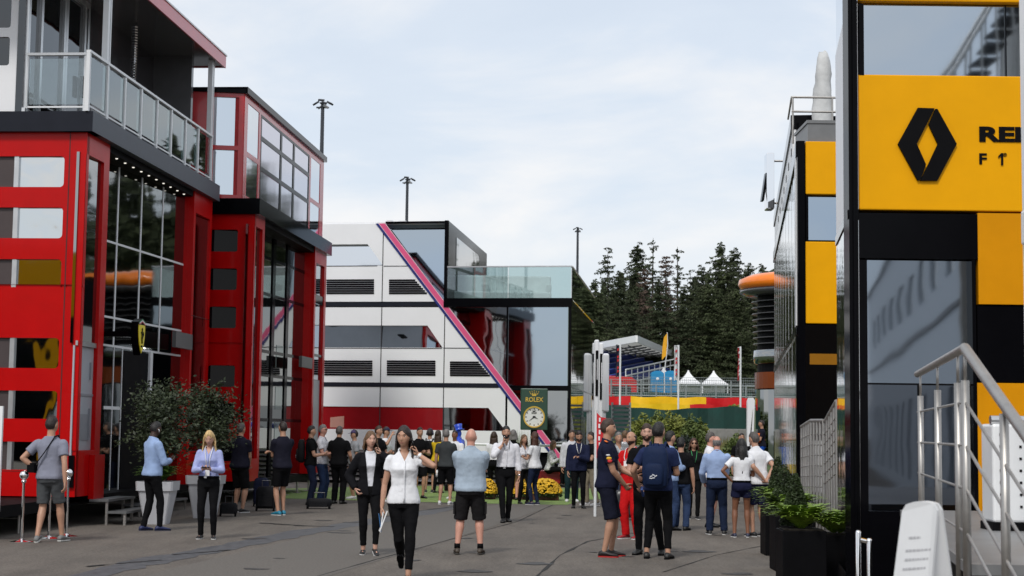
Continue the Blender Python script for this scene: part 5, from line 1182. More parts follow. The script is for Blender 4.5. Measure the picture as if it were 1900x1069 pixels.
# shrubs on the bank: leaf clumps
def clump(o, c, r, n, s, rng, mi=0, up=0.):
    for k in range(n):
        while True:
            q = V((rng.uniform(-1, 1), rng.uniform(-1, 1), rng.uniform(-.2, 1)))
            if .35 < q.length < 1: break
        b_ = 1 + .28 * noise.noise(V((q.x * 2.2 + c[0], q.y * 2.2, q.z * 2.2 + c[1])))
        leafq(o, (c[0] + q.x * r[0] * b_, c[1] + q.y * r[1] * b_, c[2] + q.z * r[2] * b_), s * rng.uniform(.6, 1.3), rng, mi, -up)
SHR = mat('shrub_light', (.13, .17, .02), .7, var=.4, vs=1.2, col2=(.26, .28, .05)); SHR2 = mat('shrub_mid', (.085, .13, .025), .7, var=.4, vs=1.2, col2=(.15, .20, .05)); SHRD = mat('shrub_dark', (.014, .024, .012), .8, var=.4, vs=1.2)
rng = random.Random(12)
for (px, yt, wd, d, mt, lab) in ((1178, 778, 22, 72, SHR, 'light green shrub at the left end of the bank planting'), (1218, 766, 26, 72.5, SHR2, 'tall green shrub between the two largest light green ones'), (1262, 768, 24, 72.5, SHR, 'light green shrub right of the tallest one on the bank'), (1303, 786, 18, 71, SHR, 'small light green shrub where the bank planting ends'), (1195, 772, 30, 70, SHR, 'large light green shrub leaning on the green screen, left part of the bank'), (1240, 768, 34, 71, SHR, 'tallest light green shrub in the middle of the bank'), (1285, 776, 26, 70, SHR2, 'mid green shrub at the right end of the bank planting'), (1366, 805, 28, 66, SHR2, 'grassy green shrub at the foot of the pale wall, right'), (1160, 800, 24, 67, SHRD, 'very dark round bush under the slatted fence panel'), (1215, 800, 40, 67, SHR2, 'low spreading green shrub at the foot of the bank'), (1265, 806, 34, 67, SHRD, 'low dark shrub at the foot of the bank behind the woman in sunglasses'), (1361, 750, 16, 88, SHR, 'small round green bush in front of the red barrier')):
    c = at(px, yt, d); zb = ramp_z(d); w_ = wd * d / FPX; h = c.z - zb
    th = thing('shrub', lab, 'shrub', (c.x, d, zb)); o = MB(); clump(o, (c.x, d, zb), (w_, w_ * .8, h), int(1800 + wd * 40), .095 if d < 80 else .08, rng, 0, .3); clump(o, (c.x + w_ * .4, d - .3, zb), (w_ * .7, w_ * .6, h * .75), 800, .09, rng); o.build('foliage', mt, th)
    o = MB()
    for k in range(5): o.tube([(c.x + k * .05 - .1, d, zb), (c.x + (k - 2) * w_ * .3, d + .1 * k, zb + h * .6)], .025, 5)
    o.build('stem', BARK, th)
tg = MB(); rng2 = random.Random(5)
for k in range(5200):
    px = rng2.uniform(1140, 1395); d = rng2.uniform(66.3, 77); c = at(px, 800, d); z = ramp_z(d); hh = rng2.uniform(.2, .55); dx = rng2.gauss(0, .12)
    tg.add([(c.x - .03, d, z), (c.x + .03, d, z), (c.x + dx, d + rng2.gauss(0, .1), z + hh)], [(0, 1, 2)])
tag(tg.build('bank_grass', mat('tall_grass', (.12, .15, .03), .8, var=.4, vs=.8, col2=(.22, .21, .08)), origin=False), 'long grass and weeds covering the bank', 'grass', kind='stuff')

# ------------------------------------------------------------------ potted olive trees by the red building
OLV = mat('olive_leaf', (.020, .036, .012), .6, var=.5, vs=3, col2=(.050, .070, .028)); FERN = mat('fern_leaf', (.045, .11, .012), .55, var=.3, vs=4, col2=(.10, .19, .025)); FERNL = mat('fern_bright', (.12, .24, .012), .55, var=.3, vs=4, col2=(.24, .36, .03))
POT = mat('pot_white', (.46, .47, .50), .4, var=.04); SOIL = mat('soil', (.02, .015, .01), .9)
def fern(o, c, r, h, n, rng):
    for k in range(n):
        a = rng.uniform(0, 6.28); L_ = r * rng.uniform(.6, 1.15); hh = h * rng.uniform(.6, 1.15); dx, dy = math.cos(a), math.sin(a); sd_ = V((-dy, dx, 0)); prev = None
        for j in range(9):
            t = j / 8; p = V((c[0] + dx * L_ * t, c[1] + dy * L_ * t, c[2] + hh * (1.9 * t - 1.25 * t * t)))
            w_ = .055 * math.sin(math.pi * min(1, .12 + t * .9)) + .004
            if prev is not None:
                dd = p - prev
                for s_ in (-1, 1): o.add([prev, prev + dd * .55 + sd_ * s_ * w_ * 1.6 + dd * .5, p], [(0, 1, 2)] if s_ > 0 else [(2, 1, 0)])
            prev = p
def potted_olive(px, yf, lab_t, lab_p, seed, cw, ch, ctop):
    c = ground(px, yf); d = c.y; rng = random.Random(seed); ph = 78 * d / FPX
    pt = thing('planter', lab_p, 'planter', c)
    def sq(r, z, b_=.02): return [V((c.x + x * r, c.y + y * r, z)) for x, y in ((-1, -.9), (-.9, -1), (.9, -1), (1, -.9), (1, .9), (.9, 1), (-.9, 1), (-1, .9))]
    o = MB(); o.loft([sq(.19, 0), sq(.29, ph - .16), sq(.32, ph - .16), sq(.33, ph), sq(.29, ph), sq(.285, ph - .06)]); o.build('pot', POT, pt)
    o = MB(); o.loft([sq(.28, ph - .07), sq(.28, ph - .05)]); o.build('soil', SOIL, pt)
    fn_ = thing('fern', 'fern fringe around the trunk in the ' + lab_p.split(' ')[0] + ' white pot', 'plant', (c.x, c.y, ph - .05)); o = MB(); fern(o, (c.x, c.y, ph - .06), .46, .40, 130, rng); o.build('fronds', FERN, fn_)
    tr = thing('olive_tree', lab_t, 'tree', (c.x, c.y, ph - .05)); zc = at(px, (ctop + ch) / 2, d).z; zt9 = at(px, ctop, d).z; zb9 = at(px, ch, d).z
    w_ = cw * d / FPX / 2
    o = MB(); o.tube([(c.x, c.y, ph - .06), (c.x + .04, c.y, zb9 + .2), (c.x, c.y, zc)], [.05, .04, .03], 8)
    tips = []
    for k in range(16):
        a = rng.uniform(0, 6.28); e = rng.uniform(-.3, 1); q = V((c.x + math.cos(a) * w_ * .75 * rng.uniform(.5, 1), c.y + math.sin(a) * w_ * .7, zc + (zt9 - zc) * e * .8)); o.tube([(c.x, c.y, zb9 + .3 + rng.random() * .4), (c.x + (q.x - c.x) * .4, c.y + (q.y - c.y) * .4, (zb9 + q.z) / 2 + .2), q], [.022, .015, .006], 5); tips.append(q)
    o.build('trunk', BARK, tr)
    o = MB(); hv = (zt9 - zb9) / 2
    for k in range(30):
        a = rng.uniform(0, 6.28); e = rng.uniform(-.85, .9); rr = math.sqrt(1 - e * e) * rng.uniform(.3, .92); q = (c.x + math.cos(a) * w_ * rr, c.y + math.sin(a) * w_ * rr, zc + e * hv * .85)
        for m_ in range(210):
            p = (q[0] + rng.gauss(0, .14), q[1] + rng.gauss(0, .14), q[2] + rng.gauss(0, .13)); leafq(o, p, rng.uniform(.022, .048), rng)
    for k in range(26):
        a = rng.uniform(0, 6.28); e = rng.uniform(-.9, 1); rr = math.sqrt(max(0, 1 - e * e)); q0_ = V((c.x + math.cos(a) * w_ * rr * .8, c.y + math.sin(a) * w_ * rr * .8, zc + e * hv * .8)); dr_ = (q0_ - V((c.x, c.y, zc))).normalized()
        for m_ in range(26): leafq(o, q0_ + dr_ * rng.uniform(0, .38) + V((rng.gauss(0, .03), rng.gauss(0, .03), rng.gauss(0, .03))), rng.uniform(.03, .055), rng)
    o.build('crown', OLV, tr)
potted_olive(291, 972, 'bushy olive tree in the left white pot, before the glass doorway', 'left tall white tapered square planter by the red building', 3, 122, 850, 718)
potted_olive(380, 961, 'bushy olive tree in the right white pot, behind the blonde woman', 'right tall white tapered square planter, behind the blonde woman', 9, 96, 838, 722)
# ------------------------------------------------------------------ black planters with ferns and clipped cones on the right
def black_planter(x, y, wd, h, lab, seed):
    rng = random.Random(seed); th = thing('planter', lab, 'planter', (x, y, 0), group=None)
    o = MB(); o.box((x, y, h / 2), (wd, wd, h)); bevel(o.build('box', BLACKM, th), .012)
    o = MB(); o.box((x, y, h + .003), (wd - .06, wd - .06, .02)); o.build('soil', SOIL, th)
    f = thing('fern', 'bright green fern spilling over the ' + lab.split(',')[0], 'plant', (x, y, h)); o = MB(); fern(o, (x, y, h), .46, .34, 110, rng); o.build('fronds', FERNL, f)
CONE = mat('box_leaf', (.018, .036, .010), .6, var=.5, vs=6, col2=(.045, .075, .02))
def topiary(x, y, z, r, h, lab, seed):
    rng = random.Random(seed); th = thing('topiary', lab, 'topiary', (x, y, z)); o = MB(); o.tube([(x, y, z), (x, y, z + h * .9)], [.03, .01], 6); o.build('stem', BARK, th)
    o = MB()
    for k in range(5200):
        f = 1 - math.sqrt(rng.random()); rr = r * (1 - f) ** .8 * (.72 + .3 * rng.random()) + .012; a = rng.uniform(0, 6.28); leafq(o, (x + rr * math.cos(a), y + rr * math.sin(a), z + .04 + h * f), rng.uniform(.012, .024), rng)
    o.build('foliage', CONE, th)
p1_ = at(1486, 985, 17.6); p1h = z_at(1486, 985, 17.35)
black_planter(p1_.x, 17.6, .47, p1h, 'nearest black planter, at the bottom edge of the photo', 1)
p2_ = at(1470, 985, 20.6); black_planter(p2_.x, 20.6, .50, p1h, 'middle black planter, half hidden by the nearest one', 2)
p3_ = at(1448, 985, 23.2); black_planter(p3_.x, 23.2, .50, p1h, 'farthest black planter, beside the man in the white polo', 3)
q = at(1476, 900, 17.75); topiary(q.x, 17.75, p1h, .165, .56, 'clipped cone bush in the nearest black planter', 1)
q = at(1455, 880, 20.7); topiary(q.x, 20.7, p1h, .20, .62, 'clipped cone bush rising behind the nearest one', 2)
q = at(1443, 880, 23.2); topiary(q.x, 23.2, p1h, .17, .68, 'clipped cone bush in the farthest black planter', 3)
q = at(1550, 985, 17.9); black_planter(q.x + .12, 18.6, .4, p1h - .1, 'small black planter close to the mirrored wall, right of the nearest one', 4)
# flower boxes
CHR = mat('chrysanthemum', (.70, .42, .006), .6, var=.25, vs=8); CHG = mat('chrysanthemum_leaf', (.035, .06, .012), .7, var=.4, vs=5)
BRN = mat('brown_box', (.07, .022, .012), .6, var=.15)
for (px, wd, d, lab) in ((1013, 58, 40.5, 'rightmost and largest mound of yellow chrysanthemums'), (978, 34, 40.7, 'mound of yellow chrysanthemums between the two talking women'), (908, 30, 40.7, 'small mound of yellow chrysanthemums left of the man on the phone'), (957, 26, 40.8, 'small mound of yellow chrysanthemums beside the man on the phone')):
    c = at(px, 800, d); w_ = wd * d / FPX / 2; zb = z_at(px, 915, d); zt9 = z_at(px, 893, d); rng = random.Random(px)
    th = thing('flower_box', 'brown box holding the ' + lab, 'flower box', (c.x, d, 0)); o = MB(); o.box((c.x, d, zb / 2), (w_ * 1.7, .5, zb)); bevel(o.build('box', BRN, th), .015)
    fl = thing('chrysanthemum', lab, 'flowers', (c.x, d, zb)); o = MB(); clump(o, (c.x, d, zb - .02), (w_, .4, zt9 - zb + .03), int(wd * 45), .035, rng); o.build('leaves', CHG, fl)
    o = MB()
    for k in range(int(wd * 14)):
        a = rng.uniform(0, 6.28); e = rng.random(); r = math.sqrt(1 - e * e); bq = 1 + .1 * noise.noise(V((a * 2, e * 3, px))); o.ball((c.x + math.cos(a) * r * w_ * 1.02 * bq, d + math.sin(a) * r * .42 * bq, zb + e * (zt9 - zb + .05) * bq), (.03, .03, .018), 6, 4)
    o.build('blooms', CHR, fl)
c = at(962, 830, 43); th = thing('ornamental_grass', 'tuft of tall green ornamental grass left of the clock post', 'plant', (c.x, 43, 0)); o = MB(); rng = random.Random(2)
for k in range(220):
    a = rng.uniform(0, 6.28); r = rng.uniform(.05, .35); h = rng.uniform(1.0, 1.5); o.add([(c.x + math.cos(a) * .08 - .012, 43, .3), (c.x + math.cos(a) * .08 + .012, 43, .3), (c.x + math.cos(a) * r, 43 + math.sin(a) * r, .3 + h)], [(0, 1, 2)])
o.build('blades', SHR2, th); o = MB(); o.lathe([(.2, 0), (.26, .4), (.22, .4), (.2, .33)], (c.x, 43, 0)); o.build('pot', BRN, th)
# chrome stanchions with rope
for k, (px, yf, lab) in enumerate(((40, 1006, 'ball-topped chrome stanchion left of the man in the grey T-shirt'), (90, 1000, 'chrome stanchion half hidden behind the legs of the man in the grey T-shirt'), (123, 996, 'ball-topped chrome stanchion right of the man in the grey T-shirt'))):
    c = ground(px, yf); th = thing('stanchion', lab, 'stanchion', c, group=None); H_ = 1.0
    o = MB(); o.lathe([(.17, 0), (.17, .012), (.06, .03), (.02, .05), (.018, H_ - .08)], c, 20); o.build('post', CHROME, th, smooth=False)
    o = MB(); o.ball(c + V((0, 0, H_ - .03)), .068, 16, 12); o.lathe([(.035, H_ - .14), (.035, H_ - .1)], c, 12); o.build('ball', CHROME, th, smooth=True)
a = ground(-30, 990); b2 = ground(34, 990); o = MB(); o.tube([a + V((0, 0, .24)), b2 + V((0, 0, .24))], .014); o.tube([b2, b2 + V((0, 0, .3))], .02); tag(o.build('low_barrier_rail', STEEL), 'thin low steel rail entering at the left edge', 'railing')
# ================================================================== PEOPLE
SKIN = {'fair': (.54, .31, .23), 'pink': (.54, .27, .20), 'tan': (.43, .235, .155), 'brown': (.20, .085, .045), 'dark': (.045, .022, .014)}
def smat(k): return mat('skin_' + k, SKIN[k], .5, var=.08, vs=14)
def cmat(name, c, rough=.85, bump=.25, bs=17): return mat(name, c, rough, var=.12, vs=5, bump=bump, bs=bs, spec=.08)
HAIRC = {'black': (.008, .007, .007), 'brown': (.035, .017, .009), 'dkbrown': (.016, .008, .006), 'ltbrown': (.12, .065, .03), 'blonde': (.55, .38, .17), 'grey': (.16, .15, .145), 'grizzled': (.07, .06, .055), 'auburn': (.055, .018, .009)}
def hmat(k): return mat('hair_' + k, HAIRC[k], .5, var=.55, vs=70, bump=.5, bs=90, streak=True)
WHITEC = mat('eye_white', (.7, .68, .66), .3, var=0); IRIS = mat('eye_dark', (.02, .012, .01), .2, var=0); LIP = mat('lip', (.27, .085, .075), .5, var=0)
DTEX = bpy.data.textures.new('fold', 'CLOUDS'); DTEX.noise_scale = .10; DTEX.noise_depth = 2
def realise(mb, voxel, smooth=4, disp=0.):
    me = bpy.data.meshes.new('t'); me.from_pydata([tuple(p) for p in mb.v], [], mb.f); o = bpy.data.objects.new('t', me); COL.objects.link(o)
    r = o.modifiers.new('r', 'REMESH'); r.mode = 'VOXEL'; r.voxel_size = voxel; r.use_smooth_shade = True
    if smooth: s = o.modifiers.new('s', 'SMOOTH'); s.factor = .5; s.iterations = smooth
    if disp: d = o.modifiers.new('d', 'DISPLACE'); d.texture = DTEX; d.strength = disp; d.mid_level = .5
    out = bpy.data.meshes.new_from_object(o.evaluated_get(bpy.context.evaluated_depsgraph_get()))
    bpy.data.objects.remove(o); bpy.data.meshes.remove(me); return out
def put(name, me, mats, parent):
    me.name = name; me.materials.clear()
    for m in (mats if isinstance(mats, (list, tuple)) else [mats]): me.materials.append(m)
    o = bpy.data.objects.new(name, me); COL.objects.link(o); o.parent = parent; return o
def loc_build(mb, name, mats, parent, smooth=True):
    me = bpy.data.meshes.new(name); me.from_pydata([tuple(p) for p in mb.v], [], mb.f)
    for m in (mats if isinstance(mats, (list, tuple)) else [mats]): me.materials.append(m)
    me.polygons.foreach_set('material_index', mb.m); me.polygons.foreach_set('use_smooth', [smooth] * len(me.polygons)); me.update()
    o = bpy.data.objects.new(name, me); COL.objects.link(o); o.parent = parent; return o
def ik(a, t, l1, l2, pole):
    d = t - a; L = min(d.length, l1 + l2 - .004); dr = d.normalized(); x = (l1 * l1 - l2 * l2 + L * L) / (2 * L); h = math.sqrt(max(0, l1 * l1 - x * x))
    p = V(pole) - dr * V(pole).dot(dr); p = p.normalized() if p.length > 1e-5 else V((0, 1, 0)); return a + dr * x + p * h, a + dr * L
def se(c, hw, hd, n=22, e=2.5, tw=0):
    out = []
    for k in range(n):
        a = 2 * math.pi * k / n; ca, sa = math.cos(a), math.sin(a)
        out.append(V((c[0] + hw * math.copysign(abs(ca) ** (2 / e), ca), c[1] + hd * math.copysign(abs(sa) ** (2 / e), sa), c[2])))
    return out
MALE = [(.80, .135, .10, .01), (.86, .158, .118, .01), (.92, .168, .122, .012), (1.0, .160, .112, .0), (1.08, .152, .106, -.005), (1.18, .160, .112, -.004), (1.28, .172, .118, 0), (1.345, .172, .112, .004), (1.39, .152, .096, .008), (1.43, .118, .078, .010), (1.46, .086, .066, .010), (1.49, .062, .058, .008)]
FEM = [(.80, .138, .10, .012), (.86, .166, .120, .016), (.92, .172, .122, .018), (1.0, .152, .104, .006), (1.08, .128, .092, -.002), (1.17, .135, .098, -.006), (1.26, .146, .120, -.020), (1.32, .146, .108, -.008), (1.375, .132, .088, .004), (1.42, .100, .068, .010), (1.455, .070, .056, .010), (1.485, .052, .050, .008)]
def head_pts(inf=(1, 1, 1), nu=28, nv=20, sh=(0, 0, 0), jaw=1.):
    rings = []
    for k in range(1, nv):
        t = math.pi * k / nv - math.pi / 2; ring = []
        for i in range(nu):
            a = 2 * math.pi * i / nu; x, y, z = .074 * math.cos(t) * math.cos(a), .094 * math.cos(t) * math.sin(a), .116 * math.sin(t)
            if z < 0:
                q = (-z / .116); x *= 1 - .26 * jaw * q ** 1.6
                if y > 0: y *= 1 - .45 * q ** 1.3
                else: y *= 1 + .06 * q
            if y < -.062: y = -.062 + (y + .062) * .72
            if y < -.03:
                g = lambda cx, cz, sx, sz: math.exp(-((abs(x) - cx) / sx) ** 2 - ((z - cz) / sz) ** 2)
                y += -.021 * g(0, -.022, .012, .013) - .009 * g(0, .004, .009, .024) + .011 * g(.031, .014, .015, .012) - .005 * g(.022, .036, .03, .009) - .006 * g(0, -.058, .022, .009) - .010 * g(0, -.100, .02, .018)
            ring.append(V((x * inf[0] + sh[0], y * inf[1] + sh[1], z * inf[2] + sh[2])))
        rings.append(ring)
    return rings
ARM = {  # wrist target (x is multiplied by the side), elbow pole
 'down': ((.245, -.03, .83), (.35, .6, 0)), 'pocket': ((.20, -.07, .93), (.7, .6, 0)), 'front': ((.06, -.27, 1.12), (.6, .3, -.8)), 'high': ((.06, -.30, 1.22), (.6, .2, -.8)),
 'ear': ((.150, -.085, 1.435), (.9, -.2, -1)), 'mouth': ((.085, -.17, 1.40), (.8, -.2, -.9)), 'fold': ((-.09, -.20, 1.17), (.8, .2, -.5)), 'hip': ((.185, .03, 1.0), (1, .45, 0)),
 'behind': ((.05, .19, .98), (.8, .6, 0)), 'clasp': ((.04, -.22, .92), (.7, .5, 0)), 'reach': ((.10, -.36, 1.02), (.5, .4, -.6)), 'raise': ((.30, -.25, 1.55), (.7, -.1, -.7)), 'forward': ((.22, -.22, .92), (.4, .7, 0)), 'swing': ((.27, .10, .84), (.4, .6, 0))}
PEOPLE = {}
def person(key, label, px, fy, h, yaw, fem=False, g=1., skin='fair', hair=('short', 'brown'), top=('tee', 'x', (.1, .1, .1)), bot=('trousers', 'y', (.01, .01, .01)), shoe=('s', (.01, .01, .01), None),
           R_='down', L_='down', legs=None, lean=0., head=(0, 0), belly=0., face=None, z0=0., d=None, group=None, cat='person', mono=None, name='person', stub=False, curl=.5):
    base = ground(px, fy) if d is None else at(px, fy, d)
    if d is not None: base.z = z0
    s = h / 1.75; near = base.y < 27
    vox = (.0085 if base.y < 24 else .011 if base.y < 32 else .015)
    root = thing(name, label, cat, base, R(yaw), group); root.scale = (s, s, s)
    face = abs(((yaw + head[0] + 180) % 360) - 180) < 115 if face is None else face
    prof = FEM if fem else MALE; LM = Matrix.Rotation(R(lean), 3, 'X'); hp = V((0, 0, .93))
    def up(p): p = V(p); return hp + LM @ (p - hp) if p.z > .93 else p
    SM_ = smat(skin)
    b = MB(); gx = g
    def rings(inf=0., z0_=.8, z1=1.49, flare=0., n=22, gg=None):
        gg = gg or gx; out = []
        P = [p for p in prof]; zs = sorted({z0_, z1} | {p[0] for p in P if z0_ < p[0] < z1})
        for z in zs:
            for a, c in zip(P, P[1:]):
                if a[0] <= z <= c[0]: f = (z - a[0]) / (c[0] - a[0]); hw, hd, yo = [a[i] + (c[i] - a[i]) * f for i in (1, 2, 3)]; break
            else: hw, hd, yo = P[0][1:] if z < P[0][0] else P[-1][1:]
            bl_ = belly * math.exp(-((z - 1.06) / .13) ** 2); k = 1 + (gg - 1) * (1 if z < 1.38 else max(0, (1.49 - z) / .11))
            fl = flare * max(0, (1.15 - z)) ; out.append([up(q) for q in se((0, yo - bl_ * .6, z), hw * k + inf + fl + bl_ * .35, hd * k + inf + fl + bl_ * .6, n)])
        return out
    b.loft(rings(-.016, .87))
    sx = .180 if not fem else .150; sh_ = {}
    hn = MB(); hands = {}
    joints = {}
    for nm, sg in (('R', -1), ('L', 1)):
        a = up((sg * sx * (1 + (gx - 1) * .4), .008, 1.372)); tgt, pole = ARM[R_ if nm == 'R' else L_] if not isinstance((R_ if nm == 'R' else L_), tuple) else (R_ if nm == 'R' else L_)
        t = V((tgt[0] * sg, tgt[1], tgt[2]));
        if gx > 1.05 and (R_ if nm == 'R' else L_) == 'down': t.x *= gx
        e, w_ = ik(a, t, .295, .255, (pole[0] * sg, pole[1], pole[2])); joints[nm] = (a, e, w_); k = (1. if not fem else .84) * (1 + (gx - 1) * .5)
        b.tube([a, a.lerp(e, .35), a.lerp(e, .8), e], [.054 * k, .050 * k, .042 * k, .039 * k], 12, dome=True); b.tube([e, e.lerp(w_, .3), e.lerp(w_, .65), w_], [.039 * k, .041 * k, .034 * k, .027 * k], 12, dome=True)
        b.ball(a + V((0, 0, -.005)), .054 * k)
        dr = (w_ - e).normalized(); th = V((0, -1, .25))
        act = (R_ if nm == 'R' else L_)
        if act == 'ear': dr = (V((sg * .085, -.055, 1.60)) - w_).normalized()
        elif act == 'mouth': dr = (V((sg * .045, -.125, 1.56)) - w_).normalized()
        if abs(dr.dot(th.normalized())) > .8: th = V((-sg * .3, -.2, 1))
        th = (th - dr * th.dot(dr)).normalized(); n = dr.cross(th).normalized(); n = n if n.x * -sg > 0 or abs(n.x) < .1 and n.y > 0 else -n
        kk = 1. if not fem else .88; rg = []
        for f, wd, tk in ((-.01, .022, .018), (.02, .030, .016), (.06, .038, .014), (.09, .036, .011)):
            rg.append([w_ + dr * f * kk + (th * math.cos(a2) * wd + n * math.sin(a2) * tk) * kk for a2 in [2 * math.pi * j / 12 for j in range(12)]])
        b.loft(rg)
        act = (R_ if nm == 'R' else L_); cu = curl if act in ('down', 'swing') else 1.0 if act in ('front', 'high', 'ear', 'mouth', 'clasp') else .7
        for i in range(4):
            q = w_ + dr * .082 * kk + th * (.028 - .0185 * i) * kk; pts = [q]; ang = .15
            for j, ln in enumerate(((.034, .036, .034, .027)[i], (.024, .026, .024, .019)[i], (.019, .02, .019, .016)[i])):
                ang += cu * (.45, .75, .5)[j] * (1 + .12 * i); q = q + (dr * math.cos(ang) + n * math.sin(ang)) * ln * kk; pts.append(q)
            hn.tube(pts, [.0092 * kk, .0088 * kk, .008 * kk, .0065 * kk], 7, dome=True)
        q = w_ + dr * .02 * kk + th * .022 * kk; d1 = (dr * .55 + th * .65 + n * .4).normalized(); q2 = q + d1 * .042 * kk; d2 = (dr * .85 + th * .2 + n * (.3 + .4 * cu)).normalized()
        hn.tube([q, q2, q2 + d2 * .03 * kk, q2 + d2 * .05 * kk], [.013 * kk, .0105 * kk, .0095 * kk, .007 * kk], 7, dome=True)
        hands[nm] = (w_ + dr * .095 * kk + n * .028 * kk, dr, th, n)
    lg = legs or {'R': ((-.105, .02, .075), 0), 'L': ((.105, -.01, .075), 0)}
    kf = (1. if not fem else .97) * (1 + (gx - 1) * .6); LJ = {}
    for nm, sg in (('R', -1), ('L', 1)):
        (t, fp) = lg[nm][:2]; hj = V((sg * .088, .01, .90)); kn, an = ik(hj, V(t), .425, .415, (sg * .06, -1, 0)); LJ[nm] = (hj, kn, an, fp)
        b.tube([hj, hj.lerp(kn, .35), hj.lerp(kn, .8), kn, kn.lerp(an, .28), kn.lerp(an, .6), an], [.072 * kf, .076 * kf, .056 * kf, .052 * kf, .056 * kf, .041 * kf, .033], 14, dome=True)
        M = Matrix.Rotation(R(-fp), 3, 'X') if fp else Matrix.Identity(3)
        b.tube([an + M @ V((0, .03, -.03)), an + M @ V((sg * .015, -.10, -.045))], [.030, .022], 10, dome=True)
    # head and neck
    HM = LM @ Matrix.Rotation(R(head[0]), 3, 'Z') @ Matrix.Rotation(R(head[1]), 3, 'X'); hc0 = V((0, -.012, .105)); nb = up((0, .004, 1.525)); jw = 1.0 if fem else .72
    def H(p): return nb + HM @ (hc0 + V(p))
    b.tube([up((0, .018, 1.43)), up((0, .008, 1.50)), H((0, .012, -.055))], [.062 if not fem else .05, .056 if not fem else .046, .054 if not fem else .045], 14, dome=True)
    b.loft([[H(p) for p in r] for r in head_pts(jaw=jw)])
    for sg in (-1, 1): b.ball(H((sg * .074, .012, -.008)), (.011, .017, .030), 8, 6, HM @ Matrix.Rotation(sg * .3, 3, 'Z'))
    me = realise(b, vox, 2 if near else 1)
    # fingers, eyes, mouth joined into the same body mesh
    fx = MB(); fx.v = [tuple(v.co) for v in me.vertices]; fx.f = [list(p.vertices) for p in me.polygons]; fx.m = [0] * len(fx.f); bpy.data.meshes.remove(me)
    fx.add(hn.v, hn.f, 0)
    if face and mono is None:
        for sg in (-1, 1):
            fx.ball(H((sg * .030, -.0665, .014)), (.0130, .008, .0058), 10, 6, HM, 1); fx.ball(H((sg * .030, -.0725, .014)), (.0070, .0042, .0060), 8, 6, HM, 2)
            fx.tube([H((sg * .014, -.0765, .030)), H((sg * .030, -.0770, .035)), H((sg * .046, -.066, .030))], [.0042, .0056, .0028], 6, 4)
        fx.tube([H((-.022, -.071, -.058)), H((0, -.0805, -.057)), H((.022, -.071, -.058))], [.003, .0068, .003], 6, 3)
    hk = hair[1] if hair[1] else 'dkbrown'
    loc_build(fx, 'body', [mono or SM_, WHITEC, IRIS, LIP, hmat(hk)], root)
    # ---------------------------------------------------------------- clothes
    tn, tm, tc2 = top[:3]; TM = mono or (tm if not isinstance(tm, str) else cmat('cloth_' + tm, tc2))
    infl = {'tee': .012, 'polo': .012, 'shirt': .013, 'jacket': .020, 'suit': .016, 'blouse': .010}[tn]; tucked = bot[0].endswith('!'); bk = bot[0].rstrip('!')
    zh = .985 if tucked else (.84 if tn in ('jacket',) else .875); b = MB(); b.loft(rings(infl, zh, 1.475, .0 if tucked else .05 if not fem else .03))
    longs = tn in ('shirt', 'jacket', 'suit') and not (len(top) > 3 and top[3] == 'short')
    for nm in ('R', 'L'):
        a, e, w_ = joints[nm]; k = (1. if not fem else .86) * (1 + (gx - 1) * .5); ex = infl + (.004 if tn != 'jacket' else .008)
        if longs:
            roll = .62 if len(top) > 3 and top[3] == 'rolled' else .97
            b.tube([a, a.lerp(e, .4), e], [.056 * k + ex, .052 * k + ex, .043 * k + ex], 14, dome=True); b.tube([e, e.lerp(w_, .4 * roll / .97), e.lerp(w_, roll)], [.043 * k + ex, .040 * k + ex, .034 * k + ex * .8], 14); b.ball(e, .043 * k + ex)
        else:
            q = .62 if tn != 'blouse' else .45; b.tube([a, a.lerp(e, q * .5), a.lerp(e, q)], [.056 * k + ex, .054 * k + ex, .051 * k + ex + .003], 14)
        b.ball(a + V((0, 0, -.004)), .054 * k + ex * .8)
    if tn in ('polo', 'shirt', 'suit', 'blouse', 'jacket'):
        cr = [up((0.064 * math.cos(t), .008 + .060 * math.sin(t), 1.482 + .022 * math.sin(t))) for t in [2 * math.pi * j / 16 for j in range(17)]]; b.tube(cr, .013 if tn != 'jacket' else .018, 8)
    tm_ = realise(b, vox + (.002 if near else .001), 3, .015 if tn != 'tee' else .011)
    if tn in ('shirt', 'blouse', 'polo', 'suit', 'tee') and mono is None:
        import bmesh
        zv = 1.445 if tn == 'tee' else 1.355 if fem else 1.385
        bm2 = bmesh.new(); bm2.from_mesh(tm_); inv_ = LM.inverted()
        for sg in (-1, 1): bmesh.ops.bisect_plane(bm2, geom=bm2.verts[:] + bm2.edges[:] + bm2.faces[:], plane_co=hp + LM @ (V((0, 0, zv)) - hp), plane_no=LM @ V((sg, 0, -.5)))
        rem = [f for f in bm2.faces if (lambda c: c.y < -.015 and c.z > zv and abs(c.x) < (c.z - zv) * .50)(hp + inv_ @ (f.calc_center_median() - hp))]
        bmesh.ops.delete(bm2, geom=rem, context='FACES'); bm2.to_mesh(tm_); bm2.free()
    if len(top) > 3 and top[3] == 'open':
        import bmesh
        bm2 = bmesh.new(); bm2.from_mesh(tm_)
        for sg in (-1, 1): bmesh.ops.bisect_plane(bm2, geom=bm2.verts[:] + bm2.edges[:] + bm2.faces[:], plane_co=V((.005 + sg * .025, 0, .9)), plane_no=V((sg, 0, -.1)))
        rem = [f for f in bm2.faces if (lambda c: c.y < -.035 and abs(c.x - .005) < (.025 + .055 * max(0, (c.z - .9)) / .55) and c.z > .8)(f.calc_center_median())]
        bmesh.ops.delete(bm2, geom=rem, context='FACES'); bm2.to_mesh(tm_); bm2.free()
    tops = put({'jacket': 'jacket', 'tee': 't_shirt', 'polo': 'polo_shirt', 'suit': 'work_shirt'}.get(tn, 'shirt'), tm_, TM, root)
